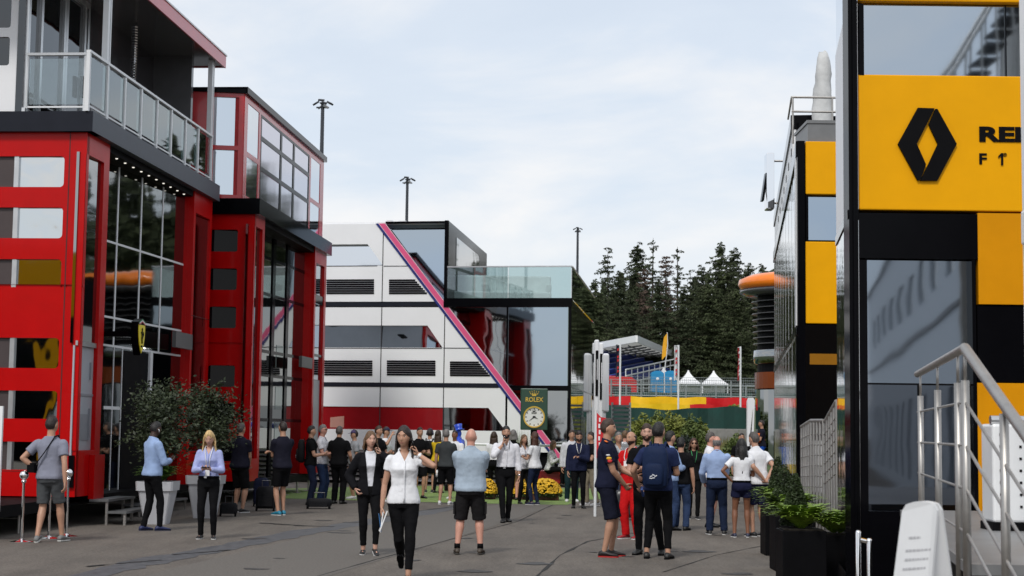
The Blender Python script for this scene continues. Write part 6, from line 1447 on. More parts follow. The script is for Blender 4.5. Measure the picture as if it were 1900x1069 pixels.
    if len(top) > 4:
        b = MB(); b.loft(rings(.008, .96, 1.47)); cr = [up((0.058 * math.cos(t), .004 + .062 * math.sin(t), 1.485 + .03 * math.sin(t))) for t in [2 * math.pi * j / 16 for j in range(17)]]; b.tube(cr, .012, 8); put('shirt', realise(b, vox + .002, 3, .02), cmat('cloth_' + top[3 + 1], top[5]), root)
    if tn in ('shirt', 'blouse', 'polo') and face and mono is None and not (len(top) > 3 and top[3] == 'open'):
        # button placket and collar wings, standing just proud of the shirt front
        zt9 = 1.455; b = MB(); pts = []
        def front(z, inf_):
            for a, c in zip(prof, prof[1:]):
                if a[0] <= z <= c[0]: f = (z - a[0]) / (c[0] - a[0]); hd, yo = a[2] + (c[2] - a[2]) * f, a[3] + (c[3] - a[3]) * f; break
            bl_ = belly * math.exp(-((z - 1.06) / .13) ** 2); fl = (0 if tucked else .05 if not fem else .03) * max(0, 1.15 - z); kx = 1 + (gx - 1) * (1 if z < 1.38 else max(0, (1.49 - z) / .11)); return yo - bl_ * .6 - (hd * kx + inf_ + fl + bl_ * .6)
        zz = [1.36 - (1.36 - (1.30 if tn == 'polo' else zh + .02)) * j / 8 for j in range(9)]
        b.loft([[up((x, front(z, infl) - y, z)) for x, y in ((-.010, .006), (.010, .006), (.010, .012), (-.010, .012))] for z in zz]); loc_build(b, 'placket', TM, tops)
    bn, bmn, bc = bk, bot[1], bot[2]; BMt = mono or (bmn if not isinstance(bmn, str) else cmat('cloth_' + bmn, bc))
    b = MB(); wz = 1.0 if tucked else .98
    if bn == 'skirt':
        rg = rings(.010, .80, wz); rg = [se((0, .012, z), hw, hd) for z, hw, hd in ((.62, .175, .135), (.70, .185, .140))] + rg; b.loft(rg)
    else:
        b.loft(rings(.009, .82, wz)); b.ball((0, .012, .83), (.125 * gx, .10 * gx, .07))
        for nm in ('R', 'L'):
            hj, kn, an, fp = LJ[nm]; kf2 = kf * (1.04 if 'slim' in bn else 1.10)
            if bn.startswith('shorts'):
                q = {'shorts': .86, 'shortslong': 1.0, 'shortsmini': .45}[bn]; b.tube([hj, hj.lerp(kn, q * .4), hj.lerp(kn, q * .8), hj.lerp(kn, q)], [.096 * kf, .094 * kf, .088 * kf if q > .6 else .098 * kf, .088 * kf if q > .6 else .1 * kf], 16)
            else:
                ends = .86 if bn == 'slimcrop' else 1.0; rr = [.096, .088, .066, .062, .062, .050, .047] if 'slim' in bn else [.098, .092, .078, .072, .072, .066, .064]
                b.tube([hj, hj.lerp(kn, .35), hj.lerp(kn, .8), kn, kn.lerp(an, .3 * ends), kn.lerp(an, .65 * ends), kn.lerp(an, ends) + V((0, 0, -.01 if ends == 1 else 0))], [r * kf for r in rr], 16)
    put({'skirt': 'skirt'}.get(bn, 'shorts' if bn.startswith('shorts') else 'trousers'), realise(b, vox + .002, 3, .016), BMt, root)
    if tucked and mono is None:
        b = MB(); r_ = rings(.016, .975, 1.01); b.loft(r_); loc_build(b, 'belt', BLACKM, root)
        if face: b = MB(); q = r_[0][int(len(r_[0]) * .75)]; b.box(q + V((0, -.004, .017)), (.04, .012, .03)); loc_build(b, 'buckle', ALU, root, False)
    # shoes
    sn, sc_, sol = shoe; SHM = mono or mat('shoe_' + sn, sc_, .55, var=.1)
    for nm in ('R', 'L'):
        hj, kn, an, fp = LJ[nm]; sg = -1 if nm == 'R' else 1; M = Matrix.Rotation(R(sg * 9), 3, 'Z') @ Matrix.Rotation(R(-fp), 3, 'X'); ks = .90 if fem else 1.; F = lambda p: an + M @ (V(p) * ks + V((0, 0, -.075 + .0)))
        b = MB(); rg = []
        for y, wd, zt9 in ((.075, .022, .045), (.062, .034, .075), (.025, .038, .092), (-.03, .038, .082), (-.08, .043, .062), (-.13, .045, .050), (-.165, .036, .040), (-.185, .018, .030)):
            zb9 = .014; rg.append([F((wd * math.cos(a), y, zb9 + (zt9 - zb9) * (.5 + .5 * math.sin(a)))) for a in [2 * math.pi * j / 12 for j in range(12)]])
        b.loft(rg); so_ = loc_build(b, 'shoe', SHM, root)
        b = MB(); ol = [(.0, .085), (.03, .07), (.037, .02), (.036, -.04), (.046, -.10), (.046, -.14), (.034, -.175), (0, -.195), (-.034, -.175), (-.046, -.14), (-.046, -.10), (-.036, -.04), (-.037, .02), (-.03, .07)]
        b.loft([[F((x * .95, y * .97, z)) for x, y in ol] for z in (.0, .016)]); loc_build(b, 'sole', mono or (mat('sole_' + sn, sol, .6, var=0) if sol else BLACKM), so_, False)
    # hair
    hs, hcn = hair
    if hs != 'bald':
        HMt = mono or hmat(hcn); b = MB(); inf = {'short': (1.15, 1.14, 1.12), 'shaved': (1.07, 1.06, 1.05), 'balding': (1.10, 1.10, 1.05), 'long': (1.14, 1.11, 1.09), 'bob': (1.16, 1.13, 1.10), 'crop': (1.10, 1.10, 1.08)}.get(hs, (1.1, 1.09, 1.09)); sh = (0, .004, .004)
        rg = head_pts(inf, 32, 24, sh, jw); vs = [p for r in rg for p in r]; n = 32
        for k in range(len(rg) - 1):
            for i in range(n):
                c = sum((rg[k][i], rg[k][(i + 1) % n], rg[k + 1][i], rg[k + 1][(i + 1) % n]), V()) / 4
                hl = .060 + .012 * math.cos(c.x * 55) if c.y < -.02 else .060 - (c.y + .02) * 2.0
                if hs in ('long', 'bob'): hl = .092 - abs(c.x) * 1.15 if c.y < -.02 else -.07
                if hs == 'balding' and (c.z > .045 or c.y < -.01): continue
                if c.z < max(hl, -.062 if hs not in ('long', 'bob') else -.10): continue
                def thin(p):
                    hv = (.060 + .012 * math.cos(p.x * 55) if p.y < -.02 else .060 - (p.y + .02) * 2.0) if hs not in ('long', 'bob') else ((.092 - abs(p.x) * 1.15) if p.y < -.02 else -.07)
                    t = min(1, max(0, (p.z - hv) / .055)); k_ = 1.035 + (inf[0] - 1.035) * (t if p.y < .03 else 1); return V((p.x / inf[0] * k_, p.y / inf[1] * k_, p.z / inf[2] * (k_ if p.z > 0 else inf[2])))
                q = [rg[k][i], rg[k][(i + 1) % n], rg[k + 1][(i + 1) % n], rg[k + 1][i]]
                b.add([H(thin(p) * (1 + noise.noise(p * 45) * (.03 if hs not in ('shaved', 'balding', 'crop') else .01))) for p in q] + [H(p * .68) for p in q], [(0, 1, 2, 3), (7, 6, 5, 4), (0, 4, 5, 1), (1, 5, 6, 2), (2, 6, 7, 3), (3, 7, 4, 0)])
        top_k = rg[-1]; b.add([H(p) for p in top_k], [tuple(range(n))])
        if hs in ('long', 'bob'):
            ln = .34 if hs == 'long' else .19; rr = []
            for k in range(9):
                f = k / 8; z = .05 - ln * f; wv = 1 + .06 * math.sin(f * 9) ; w1 = (.088 + .030 * math.sin(f * 1.9)) * wv * (1 - .22 * max(0, f - .7)); d1 = .104 + .01 * f; ring = []
                a0, a1 = (R(-12), R(192))
                m_ = 16
                for j in range(m_ + 1): a = a0 + (a1 - a0) * j / m_; r_ = 1 + .05 * math.sin(j * 2.6 + k); ring.append(V((w1 * r_ * math.cos(a), d1 * r_ * math.sin(a) * (.75 if math.sin(a) > 0 else .62), z)))
                for j in range(m_, -1, -1): a = a0 + (a1 - a0) * j / m_; ring.append(V((w1 * .80 * math.cos(a), d1 * .55 * math.sin(a), z + .004)))
                # hair hangs straight down from the head, so only the upper half follows the head's tilt
                rr.append([H(p) if f < .3 else H(V((p.x, p.y, .05 - ln * .3))).lerp(H(V((p.x, p.y, .05 - ln * .3))) + V((0, .018 * (1 if p.y > 0 else -.6), -(f - .3) * ln)), 1.) for p in ring])
            b.loft(rr)
        o = put('hair', realise(b, vox * .9, 1, .008), HMt, root)
    rt = dict(root=root, s=s, H=H, up=up, hands=hands, joints=joints, base=base, yaw=yaw, HM=HM, rings=rings, top=tops, legs=LJ)
    rt['W'] = lambda p: root.matrix_basis @ V(p) if False else Matrix.LocRotScale(root.location, root.rotation_euler, root.scale) @ V(p)
    if stub and face:
        b = MB(); rg = head_pts((1.03, 1.03, 1.02), 28, 20, (0, 0, 0), jw); n = 28
        for k in range(len(rg) - 1):
            for i in range(n):
                c = (rg[k][i] + rg[k + 1][(i + 1) % n]) / 2
                if c.z < -.035 and c.y < .02 and not (abs(c.x) < .02 and -.066 < c.z < -.045) and c.z > -.115: b.add([H(rg[k][i]), H(rg[k][(i + 1) % n]), H(rg[k + 1][(i + 1) % n]), H(rg[k + 1][i])], [(0, 1, 2, 3)])
        loc_build(b, 'beard', hmat(hcn if hs != 'bald' else 'dkbrown'), root)
    PEOPLE[key] = rt; return rt
def piece(r, name, mb, mt, smooth=True): return loc_build(mb, name, mt, r['root'], smooth)
def worldthing(r, name, label, cat, builder, group=None):
    """an object carried by a person: modelled in the person's frame, kept as a thing of its own"""
    root = thing(name, label, cat, r['root'].location, r['root'].rotation_euler.z, group); root.scale = r['root'].scale
    for nm, mb, mt, sm in builder: 
        o = loc_build(mb, nm, mt, root, sm)
    return root
def phone(r, side, label, ear=False):
    p, dr, th, n = r['hands'][side]; b = MB(); M = Matrix((th, dr, n)).transposed() if not ear else Matrix((n, th, dr)).transposed()
    q = p - n * .006 + dr * .02; b.box(q, (.072, .145, .009) if not ear else (.01, .072, .145), M=M); b2 = MB(); b2.box(q + (n * .006 if True else 0), (.06, .12, .001), M=M)
    return worldthing(r, 'phone', label, 'phone', [('case', b, BLACK, False), ('camera_lens', MB().ball(q - n * .005 + dr * .05, .008, 8, 6), CHROME, True)])
def lanyard(r, col, badge=True, z=1.15):
    b = MB(); f = lambda x, zz, y: r['up']((x, y, zz)); b.tube([f(-.058, 1.50, .03), f(-.062, 1.46, -.075), f(-.04, 1.33, -.150), f(-.012, z + .05, -.155), f(.012, z + .05, -.155), f(.04, 1.33, -.150), f(.062, 1.46, -.075), f(.058, 1.50, .03)], .006, 6, flat=.6)
    o = piece(r, 'lanyard', b, mat('lanyard_' + col, {'white': (.75, .75, .75), 'green': (.05, .35, .12), 'dark': (.02, .02, .03), 'red': (.5, .02, .03)}[col], .6, var=0))
    if badge: b = MB(); b.box(f(0, z - .01, -.160), (.07, .008, .11)); loc_build(b, 'badge', WHITEG, o, False)
def glasses(r, dark=True):
    b = MB(); H = r['H']
    for sg in (-1, 1): b.ball(H((sg * .032, -.082, .013)), (.026, .007, .018), 12, 6, r['HM']); b.tube([H((sg * .055, -.075, .017)), H((sg * .078, .01, .012))], .003, 5)
    b.tube([H((-.012, -.086, .016)), H((.012, -.086, .016))], .003, 5); piece(r, 'sunglasses', b, BLACK)
def watch(r, side, mt):
    a, e, w_ = r['joints'][side]; d = (w_ - e).normalized(); b = MB(); b.tube([w_ - d * .040, w_ - d * .022], .031, 14); q = w_ - d * .031 + V((0, -.030, 0)); b.ball(q, (.018, .008, .018)); piece(r, 'watch', b, mt)
def cap(r, col, nm='cap', visor=True):
    b = MB(); H = r['H']; rg = head_pts((1.14, 1.12, 1.10), 28, 20, (0, .002, .006)); rg = [q for q in rg if q[0].z > .03]; b.loft([[H(p) for p in q] for q in rg])
    if visor:
        b.loft([[H((x, y, z)) for x, z in ((-.07 * (1 - .25 * f), .040 - .012 * f), (.07 * (1 - .25 * f), .040 - .012 * f), (.068 * (1 - .25 * f), .046 - .012 * f), (-.068 * (1 - .25 * f), .046 - .012 * f))] for f, y in ((0, -.06), (.5, -.12), (1, -.155))])
    piece(r, nm, b, mat('cap_' + nm + str(col[2]), col, .8))
def backpack(r, label, mt, w_=.30, hgt=.46, logo=True, z=1.20, strap=None):
    up = r['up']; b = MB()
    rg = [[up(q) for q in se((0, .215, zz), w_ / 2 * k, .085 * k2, 20, 3.2)] for zz, k, k2 in ((z - hgt / 2 - .02, .62, .5), (z - hgt / 2 + .02, .94, .9), (z - .05, 1, 1), (z + hgt * .3, .96, .9), (z + hgt * .45, .8, .7), (z + hgt / 2, .45, .4))]; b.loft(rg)
    p = MB(); p.loft([[up(q) for q in se((0, .290, zz), w_ * .36 * k, .045 * k, 18, 3)] for zz, k in ((z - hgt * .46, .6), (z - hgt * .42, .95), (z - .06, 1), (z + .02, .9), (z + .04, .55))])
    parts = [('body', b, mt, True), ('pocket', p, mt, True)]
    for sg in (-1, 1):
        q = MB(); q.tube([up((sg * .085, .15, z + hgt * .38)), up((sg * .10, .03, 1.50)), up((sg * .115, -.075, 1.44)), up((sg * .125, -.14, 1.30)), up((sg * .17, -.06, 1.12)), up((sg * .14, .14, z - hgt * .4))], .018, 8, flat=.45); parts.append(('strap', q, strap or mt, True))
    h_ = MB(); h_.tube([up((-.04, .15, z + hgt / 2 - .03)), up((-.03, .16, z + hgt / 2 + .03)), up((.03, .16, z + hgt / 2 + .03)), up((.04, .15, z + hgt / 2 - .03))], .008, 6); parts.append(('handle', h_, mt, True))
    if logo:
        q = MB()
        for k, (x, y, a) in enumerate(((-.03, 0, .5), (0, .012, -.4), (.03, -.004, .3), (.0, -.025, .1), (.035, -.03, -.2))): q.box(up((x, .338, z - .12 + y)), (.035, .006, .012), M=Matrix.Rotation(a, 3, 'Y'))
        parts.append(('logo', q, mat('logo_pale', (.6, .62, .66), .6, var=0), False))
    return worldthing(r, 'backpack', label, 'backpack', parts)
# ------------------------------------------------------------------ the people in the street, left to right
BK = (.006, .006, .007); NV = (.014, .018, .045); WH = (.72, .73, .76)
JEAN = cmat('denim', (.030, .050, .11), .85, .5, 30); JEAND = cmat('dark_denim', (.014, .022, .05), .85, .5, 30)
STRIPE = mat('pale_check_shirt', (.58, .58, .62), .8, var=.3, vs=26, bump=.4, bs=14)
wk = lambda a, b, fa=0, fb=0: {'R': (a, fa), 'L': (b, fb)}
r = person('camera_man', 'man in a grey T-shirt and rolled grey shorts walking away beside the chrome stanchions', 88, 1006, 1.83, 172, skin='tan', hair=('short', 'dkbrown'), top=('tee', 'grey_melange', (.22, .23, .29)), bot=('shorts', 'grey_shorts', (.075, .08, .085)), shoe=('grey_canvas', (.16, .16, .16), (.6, .6, .58)), R_='swing', L_='hip', legs=wk((-.14, -.16, .075), (.10, .12, .09), 0, 12), head=(-18, 0))
b = MB(); u = r['up']; b.tube([u((-.09, .09, 1.47)), u((.02, .165, 1.25)), u((.17, .145, 1.06)), u((.19, 0, 1.02)), u((.12, -.14, 1.15)), u((-.05, -.16, 1.38)), u((-.09, -.04, 1.49)), u((-.09, .09, 1.47))], .014, 6, flat=.5); piece(r, 'strap', b, BLACKM)
c1, c2 = MB(), MB(); c1.box((.215, .10, 1.02), (.10, .15, .11)); c1.box((.215, .10, 1.085), (.06, .06, .03)); c2.tube([(.23, .04, 1.02), (.27, -.12, 1.0)], [.045, .05], 14); worldthing(r, 'camera', 'black camera with long lens hanging at the hip of the man in the grey T-shirt', 'camera', [('body', c1, BLACKM, False), ('lens', c2, BLACKM, True)])
r = person('phone_man', 'man in a pale blue shirt looking at his phone beside the left olive tree', 280, 985, 1.79, 128, skin='dark', hair=('shaved', 'black'), top=('shirt', 'pale_blue', (.27, .37, .58)), bot=('trousersslim', 'black_cloth', BK), shoe=('blue_suede', (.012, .02, .08), (.03, .03, .05)), R_='front', L_='front', legs=wk((-.10, -.10, .075), (.07, .10, .075)), head=(8, 14))
phone(r, 'R', 'phone held by the man in the pale blue shirt beside the olive tree'); b = MB(); b.ball(r['H']((-.083, -.005, -.01)), (.006, .008, .012)); b.tube([r['H']((-.085, -.01, -.015)), r['H']((-.084, -.02, -.045))], .004); piece(r, 'earphone', b, WHITEG)
r = person('blonde', 'blonde woman in a lilac blue blouse typing on her phone', 384, 1000, 1.66, 2, fem=True, hair=('long', 'blonde'), top=('shirt', 'lilac_blue', (.33, .37, .62)), bot=('trousersslim!', 'black_cloth', BK), shoe=('black_trainer', (.012, .012, .013), (.55, .55, .55)), R_='front', L_='front', head=(0, 24))
phone(r, 'L', 'phone held in both hands by the blonde woman'); lanyard(r, 'white', True, 1.08)
r = person('polo_left', 'heavy man in dark polo and black shorts standing right of the olive trees', 443, 951, 1.79, 150, g=1.12, skin='tan', hair=('short', 'grizzled'), top=('polo', 'dark_navy_polo', (.012, .012, .022)), bot=('shortslong', 'black_cloth', BK), shoe=('black_runner', (.012, .012, .013), (.6, .6, .6)), R_='clasp', L_='clasp')
r = person('blue_shoes', 'man in dark T-shirt and black shorts wearing turquoise running shoes', 521, 956, 1.83, -140, skin='tan', hair=('crop', 'dkbrown'), top=('tee', 'dark_navy_tee', (.014, .014, .024)), bot=('shorts', 'black_cloth', BK), shoe=('turquoise', (.01, .20, .32), (.6, .6, .6)), R_='fold', L_='fold', legs=wk((-.08, -.05, .075), (.10, .06, .075)))
b, c_ = MB(), MB(); b.ball((-.20, -.05, .93), .045, 12, 8); c_.tube([(-.2, -.05, .97), (-.2, -.04, 1.02)], .012); worldthing(r, 'bottle', 'round turquoise bottle hanging from the belt of the man in turquoise shoes', 'bottle', [('flask', b, mat('bottle_teal', (.01, .22, .34), .3), True), ('cap', c_, BLACKM, True)])
r = person('black_pack', 'man in black with a black backpack at the corner of the red building', 575, 937, 1.76, 95, skin='tan', hair=('short', 'black'), top=('tee', 'black_tee', BK), bot=('trousers', 'navy_trousers', (.012, .016, .035)), R_='front', L_='front'); backpack(r, 'black backpack on the man in black at the corner of the red building', cmat('black_nylon', (.012, .012, .013), .6), .32, .50)
r = person('older', 'older man in white striped polo, jeans and dark glasses', 596, 934, 1.79, 78, skin='pink', hair=('short', 'grey'), top=('polo', STRIPE, 0), bot=('trousers', JEAN, 0), R_='front', L_='down'); glasses(r)
r = person('black_back', 'man all in black seen from behind, left of the woman in the blazer', 627, 935, 1.76, 162, g=1.10, skin='tan', hair=('short', 'grizzled'), top=('polo', 'black_tee', BK), bot=('trousers', 'black_cloth', BK), R_='forward', L_='forward')
r = person('grey_mid', 'man in a light grey T-shirt and purple cap standing behind the woman in the blazer', 655, 926, 1.68, -70, skin='tan', hair=('short', 'dkbrown'), top=('tee', 'light_grey', (.30, .31, .33)), bot=('shorts', 'black_cloth', BK), shoe=('white_trainer', (.6, .6, .62), (.6, .6, .6))); cap(r, (.06, .04, .12))
r = person('blazer', 'woman in an open black blazer and white shirt talking on her phone', 683, 1029, 1.67, 8, fem=True, skin='fair', hair=('bob', 'ltbrown'), top=('jacket', 'black_blazer', (.008, .008, .010), 'open', 'white_shirt', (.62, .63, .68)), bot=('slimcrop', 'black_cloth', BK), shoe=('black_trainer', (.012, .012, .013), (.55, .55, .55)), R_='pocket', L_='ear', legs=wk((-.07, .02, .075), (.09, -.16, .10), 0, -14), head=(14, 2)); phone(r, 'L', 'phone at the ear of the woman in the black blazer', True)
r = person('front_woman', 'dark-haired woman in a white short-sleeved shirt walking nearest the camera on her phone', 746, 1079, 1.74, 6, fem=True, g=1.03, skin='tan', hair=('long', 'dkbrown'), top=('blouse', 'white_blouse', WH), bot=('slimcrop', 'black_cloth', BK), shoe=('black_pump', (.010, .010, .010), None), R_='down', L_='ear', legs=wk((.0, .30, .22), (.06, -.20, .085), 42, -6), head=(-22, 6)); phone(r, 'L', 'phone at the ear of the woman in the white short-sleeved shirt', True); watch(r, 'L', WHITEG)
p, dr, th, n = r['hands']['R']; b, c_, d_ = MB(), MB(), MB(); M = Matrix.Rotation(.35, 3, 'Y')
b.box(p + V((0, -.03, -.07)), (.012, .15, .24), M=M); c_.box(p + V((-.018, -.02, -.08)), (.010, .15, .23), M=Matrix.Rotation(.12, 3, 'Y')); d_.box(p + V((-.036, -.01, -.09)), (.008, .15, .20), M=Matrix.Rotation(-.15, 3, 'Y'))
worldthing(r, 'magazine', 'folded white and blue magazine in the hand of the nearest woman', 'magazine', [('pages', b, WHITEG, False), ('pages', c_, WHITEG, False), ('cover', d_, mat('cover_blue', (.02, .12, .30), .5), False)])
r = person('cap_man', 'man in a white shirt and navy cap raising his arm by the louvred wall', 714, 924, 1.76, 75, skin='tan', hair=('short', 'brown'), top=('tee', 'white_tee', WH), bot=('trousers', 'black_cloth', BK), R_='raise', L_='front'); cap(r, (.012, .015, .05))
r = person('print_tee', 'brown-haired man in a black T-shirt right behind the woman in the blazer', 700, 931, 1.78, 62, skin='tan', hair=('short', 'brown'), top=('tee', 'black_tee', BK), bot=('shorts', 'black_cloth', BK), shoe=('white_trainer', (.6, .6, .62), (.6, .6, .6)), R_='front', L_='front')
r = person('bag_man', 'man with dark curly hair mostly hidden behind the nearest woman', 777, 925, 1.76, 25, skin='tan', hair=('short', 'dkbrown'), top=('tee', 'black_tee', BK), bot=('shorts', 'black_cloth', BK), R_='front', L_='front')
r = person('headset', 'man with navy headphones and a black backpack on the artificial turf', 796, 914, 1.72, 168, skin='tan', hair=('short', 'dkbrown'), top=('tee', 'white_tee', WH), bot=('shorts', 'black_cloth', BK), shoe=('black_runner', (.012, .012, .013), (.6, .6, .6)), R_='front', L_='front')
b = MB(); H = r['H']
for sg in (-1, 1): b.ball(H((sg * .088, .01, 0)), (.022, .04, .045), 12, 8, r['HM'])
b.tube([H((.09 * math.cos(t), .005, .015 + .125 * math.sin(t))) for t in [math.pi * k / 10 for k in range(11)]], .014, 8); piece(r, 'headphones', b, mat('headset_navy', (.015, .018, .05), .4)); backpack(r, 'black backpack on the man wearing headphones', MC['black_nylon'], .30, .48, False)
r = person('yellow', 'long-haired woman in a yellow top among the group on the turf', 811, 915, 1.70, 150, fem=True, skin='tan', hair=('long', 'brown'), top=('blouse', 'yellow_top', (.62, .42, .02)), bot=('trousersslim', 'black_cloth', BK), R_='front', L_='front')
r = person('grey_tee', 'grey-haired man in a charcoal T-shirt and black shorts with his back turned', 826, 936, 1.72, 168, skin='tan', hair=('short', 'grey'), top=('tee', 'charcoal_tee', (.045, .05, .053)), bot=('shortslong', 'black_cloth', BK), shoe=('white_trainer', (.6, .6, .62), (.05, .02, .02)), R_='front', L_='down', legs=wk((-.11, 0, .075), (.13, .02, .075)))
p, dr, th, n = r['hands']['L']; b, c_ = MB(), MB(); b.tube([p - V((0, 0, .10)), p + V((0, 0, .06))], .032, 12); c_.tube([p + V((0, 0, .06)), p + V((0, 0, .09))], .016, 10); worldthing(r, 'bottle', 'white water bottle in the hand of the man in the charcoal T-shirt', 'bottle', [('flask', b, WHITEG, True), ('cap', c_, BLACKM, True)])
r = person('facing', 'dark-skinned man in a white T-shirt facing the man in the charcoal T-shirt', 842, 926, 1.70, -15, skin='brown', hair=('crop', 'black'), top=('tee', 'white_tee', WH), bot=('shorts', 'black_cloth', BK), shoe=('white_trainer', (.6, .6, .62), (.6, .6, .6)), R_='front', L_='front')
# blue statue of a man tipping his hat
BLU = mat('statue_blue', (.015, .07, .55), .35, coat=.3, var=.08)
zb = at(848, 912, 46).z
r = person('statue', 'glossy blue statue of a man raising a top hat behind the group on the turf', 852, 800, 1.72, 60, d=46, z0=.03, top=('jacket', 'b', (0, 0, 0)), bot=('trousers', 'b', (0, 0, 0)), R_='ear', L_='hip', mono=BLU, cat='statue', name='statue', hair=('short', 'brown'), head=(0, -14), face=False)
b = MB(); H = r['H']; hat = lambda rr, z: [H((rr * math.cos(t) - 0, rr * math.sin(t) * 1.1 - .03, z)) for t in [2 * math.pi * k / 20 for k in range(20)]]
b.loft([hat(.10, .06), hat(.15, .065), hat(.15, .078), hat(.098, .082), hat(.095, .14), hat(.115, .24), hat(.10, .245)]); piece(r, 'top_hat', b, BLU)
b = MB(); q = r['base']; b.lathe([(.38, 0), (.40, .03), (.40, .17), (.36, .2)], (q.x, q.y, 0), 24); tag(b.build('plinth', BLACKM), 'low round plinth under the blue statue', 'plinth')
r = person('bald', 'stout bald man in a pale blue shirt and black cargo shorts, back to the camera', 871, 1029, 1.73, 178, g=1.20, belly=.03, skin='pink', hair=('bald', None), top=('shirt', 'sky_blue', (.33, .40, .48), 'short'), bot=('shortslong', 'cargo', (.016, .015, .016)), shoe=('brown_walking', (.045, .032, .022), (.05, .045, .04)), R_='fold', L_='fold', legs=wk((-.15, .0, .085), (.17, .03, .085)))
for nm in 'RL':
    a = r['legs'][nm][2]; b = MB(); b.tube([a + V((0, 0, .07)), a + V((0, 0, .0))], [.041, .043], 12); piece(r, 'sock', b, BLACKM)
    hj, kn = r['legs'][nm][:2]; q = hj.lerp(kn, .62); b = MB(); b.box(q + V(((-.105 if nm == 'R' else .105), .0, 0)), (.025, .13, .17)); piece(r, 'cargo_pocket', b, MC['cloth_cargo'], False)
r = person('behind_bald', 'long-haired woman in a white blouse behind the bald man', 915, 924, 1.68, 165, fem=True, skin='tan', hair=('long', 'brown'), top=('shirt', 'white_blouse', WH), bot=('trousersslim!', 'black_cloth', BK))
r = person('white_shirt', 'bearded man in a white shirt and black trousers speaking into his phone', 937, 969, 1.79, 6, skin='tan', hair=('short', 'black'), top=('shirt', 'white_shirt2', (.66, .66, .70), 'rolled'), bot=('trousersslim!', 'black_cloth', BK), R_='mouth', L_='down', legs=wk((-.05, -.14, .075), (.06, .12, .075)), stub=True); phone(r, 'R', 'phone at the mouth of the bearded man in the white shirt', True); watch(r, 'L', CHROME); lanyard(r, 'dark', False, 1.28)
r = person('flat_shoes', 'woman in a black skirt half hidden behind the bearded man in white', 951, 928, 1.73, 170, fem=True, skin='pink', hair=('bob', 'grey'), top=('blouse', 'black_tee', BK), bot=('skirt', 'black_cloth', BK), shoe=('black_pump', (.010, .010, .010), None))
r = person('striped', 'woman with light brown hair in a striped white blouse facing her friend', 971, 935, 1.62, 30, fem=True, skin='tan', hair=('long', 'ltbrown'), top=('shirt', STRIPE, 0), bot=('trousersslim', 'black_cloth', BK), R_='down', L_='front'); lanyard(r, 'dark', True, 1.1)
r = person('white_tee_w', 'brown-haired woman in a white T-shirt and jeans holding a phone, seen side-on', 991, 937, 1.69, -125, fem=True, skin='tan', hair=('long', 'auburn'), top=('tee', 'white_tee', WH), bot=('trousersslim', JEAND, 0), shoe=('navy_trainer', (.02, .025, .06), (.6, .6, .6)), R_='front', L_='front'); phone(r, 'R', 'phone held by the woman in the white T-shirt')
sd_ = at(1021, 874, 44.8)
r = person('sitting', 'woman in a patterned white jacket sitting on the red base of the display stand', 1020, 874, 1.64, 70, fem=True, d=44.8, z0=sd_.z - .80, skin='tan', hair=('bob', 'ltbrown'), top=('shirt', mat('patterned_white', (.5, .5, .5), .8, var=.6, vs=18), 0), bot=('trousersslim', 'black_cloth', BK), R_='high', L_='high', legs=wk((-.09, -.40, .49), (.09, -.42, .49)), lean=8)
r = person('behind_navy', 'man in a white-sleeved jacket standing behind the man in the navy jacket', 1060, 931, 1.74, 5, skin='tan', hair=('short', 'brown'), top=('jacket', 'white_navy', (.55, .56, .60)), bot=('trousers', 'teal_trousers', (.012, .03, .035)), shoe=('white_trainer', (.6, .6, .62), (.6, .6, .6)))
r = person('navy_jacket', 'bearded man in a navy jacket with a white lanyard looking down at his hand', 1073, 943, 1.72, 0, skin='tan', hair=('short', 'dkbrown'), top=('jacket', 'navy_jacket', NV), bot=('trousersslim', 'black_cloth', BK), R_='down', L_=((-.02, -.25, 1.16), (.7, .2, -.7)), head=(4, 16), stub=True); lanyard(r, 'white', False, 1.18)
r = person('beige', 'dark-haired man in beige trousers facing left beside the banner pole', 1096, 938, 1.70, -70, skin='tan', hair=('short', 'dkbrown'), top=('tee', 'black_tee', BK), bot=('trousers', 'beige_trousers', (.22, .19, .14)), shoe=('white_trainer', (.6, .6, .62), (.6, .6, .6)), R_='front', L_='front', legs=wk((-.09, -.06, .075), (.10, .12, .075)))
r = person('navy_polo', 'tall man in navy team polo and long navy shorts with black and red trainers', 1126, 1033, 1.88, 84, g=1.05, skin='tan', hair=('short', 'brown'), top=('polo', 'team_navy', (.012, .014, .032)), bot=('shortslong', 'team_navy_shorts', (.010, .011, .022)), shoe=('black_red', (.015, .013, .014), (.40, .015, .015)), R_='clasp', L_='reach', legs=wk((-.10, .03, .075), (.09, -.05, .075)), head=(-4, 2))
a, e, w_ = r['joints']['R']; patch = lambda f, c, sx_, sz_, dx=0: (MB().ball(a.lerp(e, f) + V((-.068 + dx, 0, 0)), (.012, sx_, sz_), 12, 8), c)
for f, c, sx_, sz_ in ((.28, (.6, .6, .62), .028, .014), (.42, (.75, .42, .02), .034, .020), (.54, (.6, .03, .03), .03, .024)): b, c2_ = patch(f, c, sx_, sz_); piece(r, 'sleeve_patch', b, mat('patch%d' % int(f * 100), c, .6, var=0))
b = MB(); b.tube([r['up']((-.09, .03, 1.475)), r['up']((-.16, .0, 1.46))], .016, 8, flat=.5); piece(r, 'shoulder_flash', b, mat('patch_orange', (.75, .16, .02), .6, var=0))
r = person('floral', 'man in a blue and white patterned shirt behind the tall man in navy', 1147, 958, 1.70, 12, skin='tan', hair=('short', 'grey'), top=('shirt', mat('floral_shirt', (.03, .06, .16), .8, var=.8, vs=16, col2=(.55, .58, .60)), 0, 'short'), bot=('trousers', 'navy_trousers', (.012, .016, .035)), R_='front', L_='front')
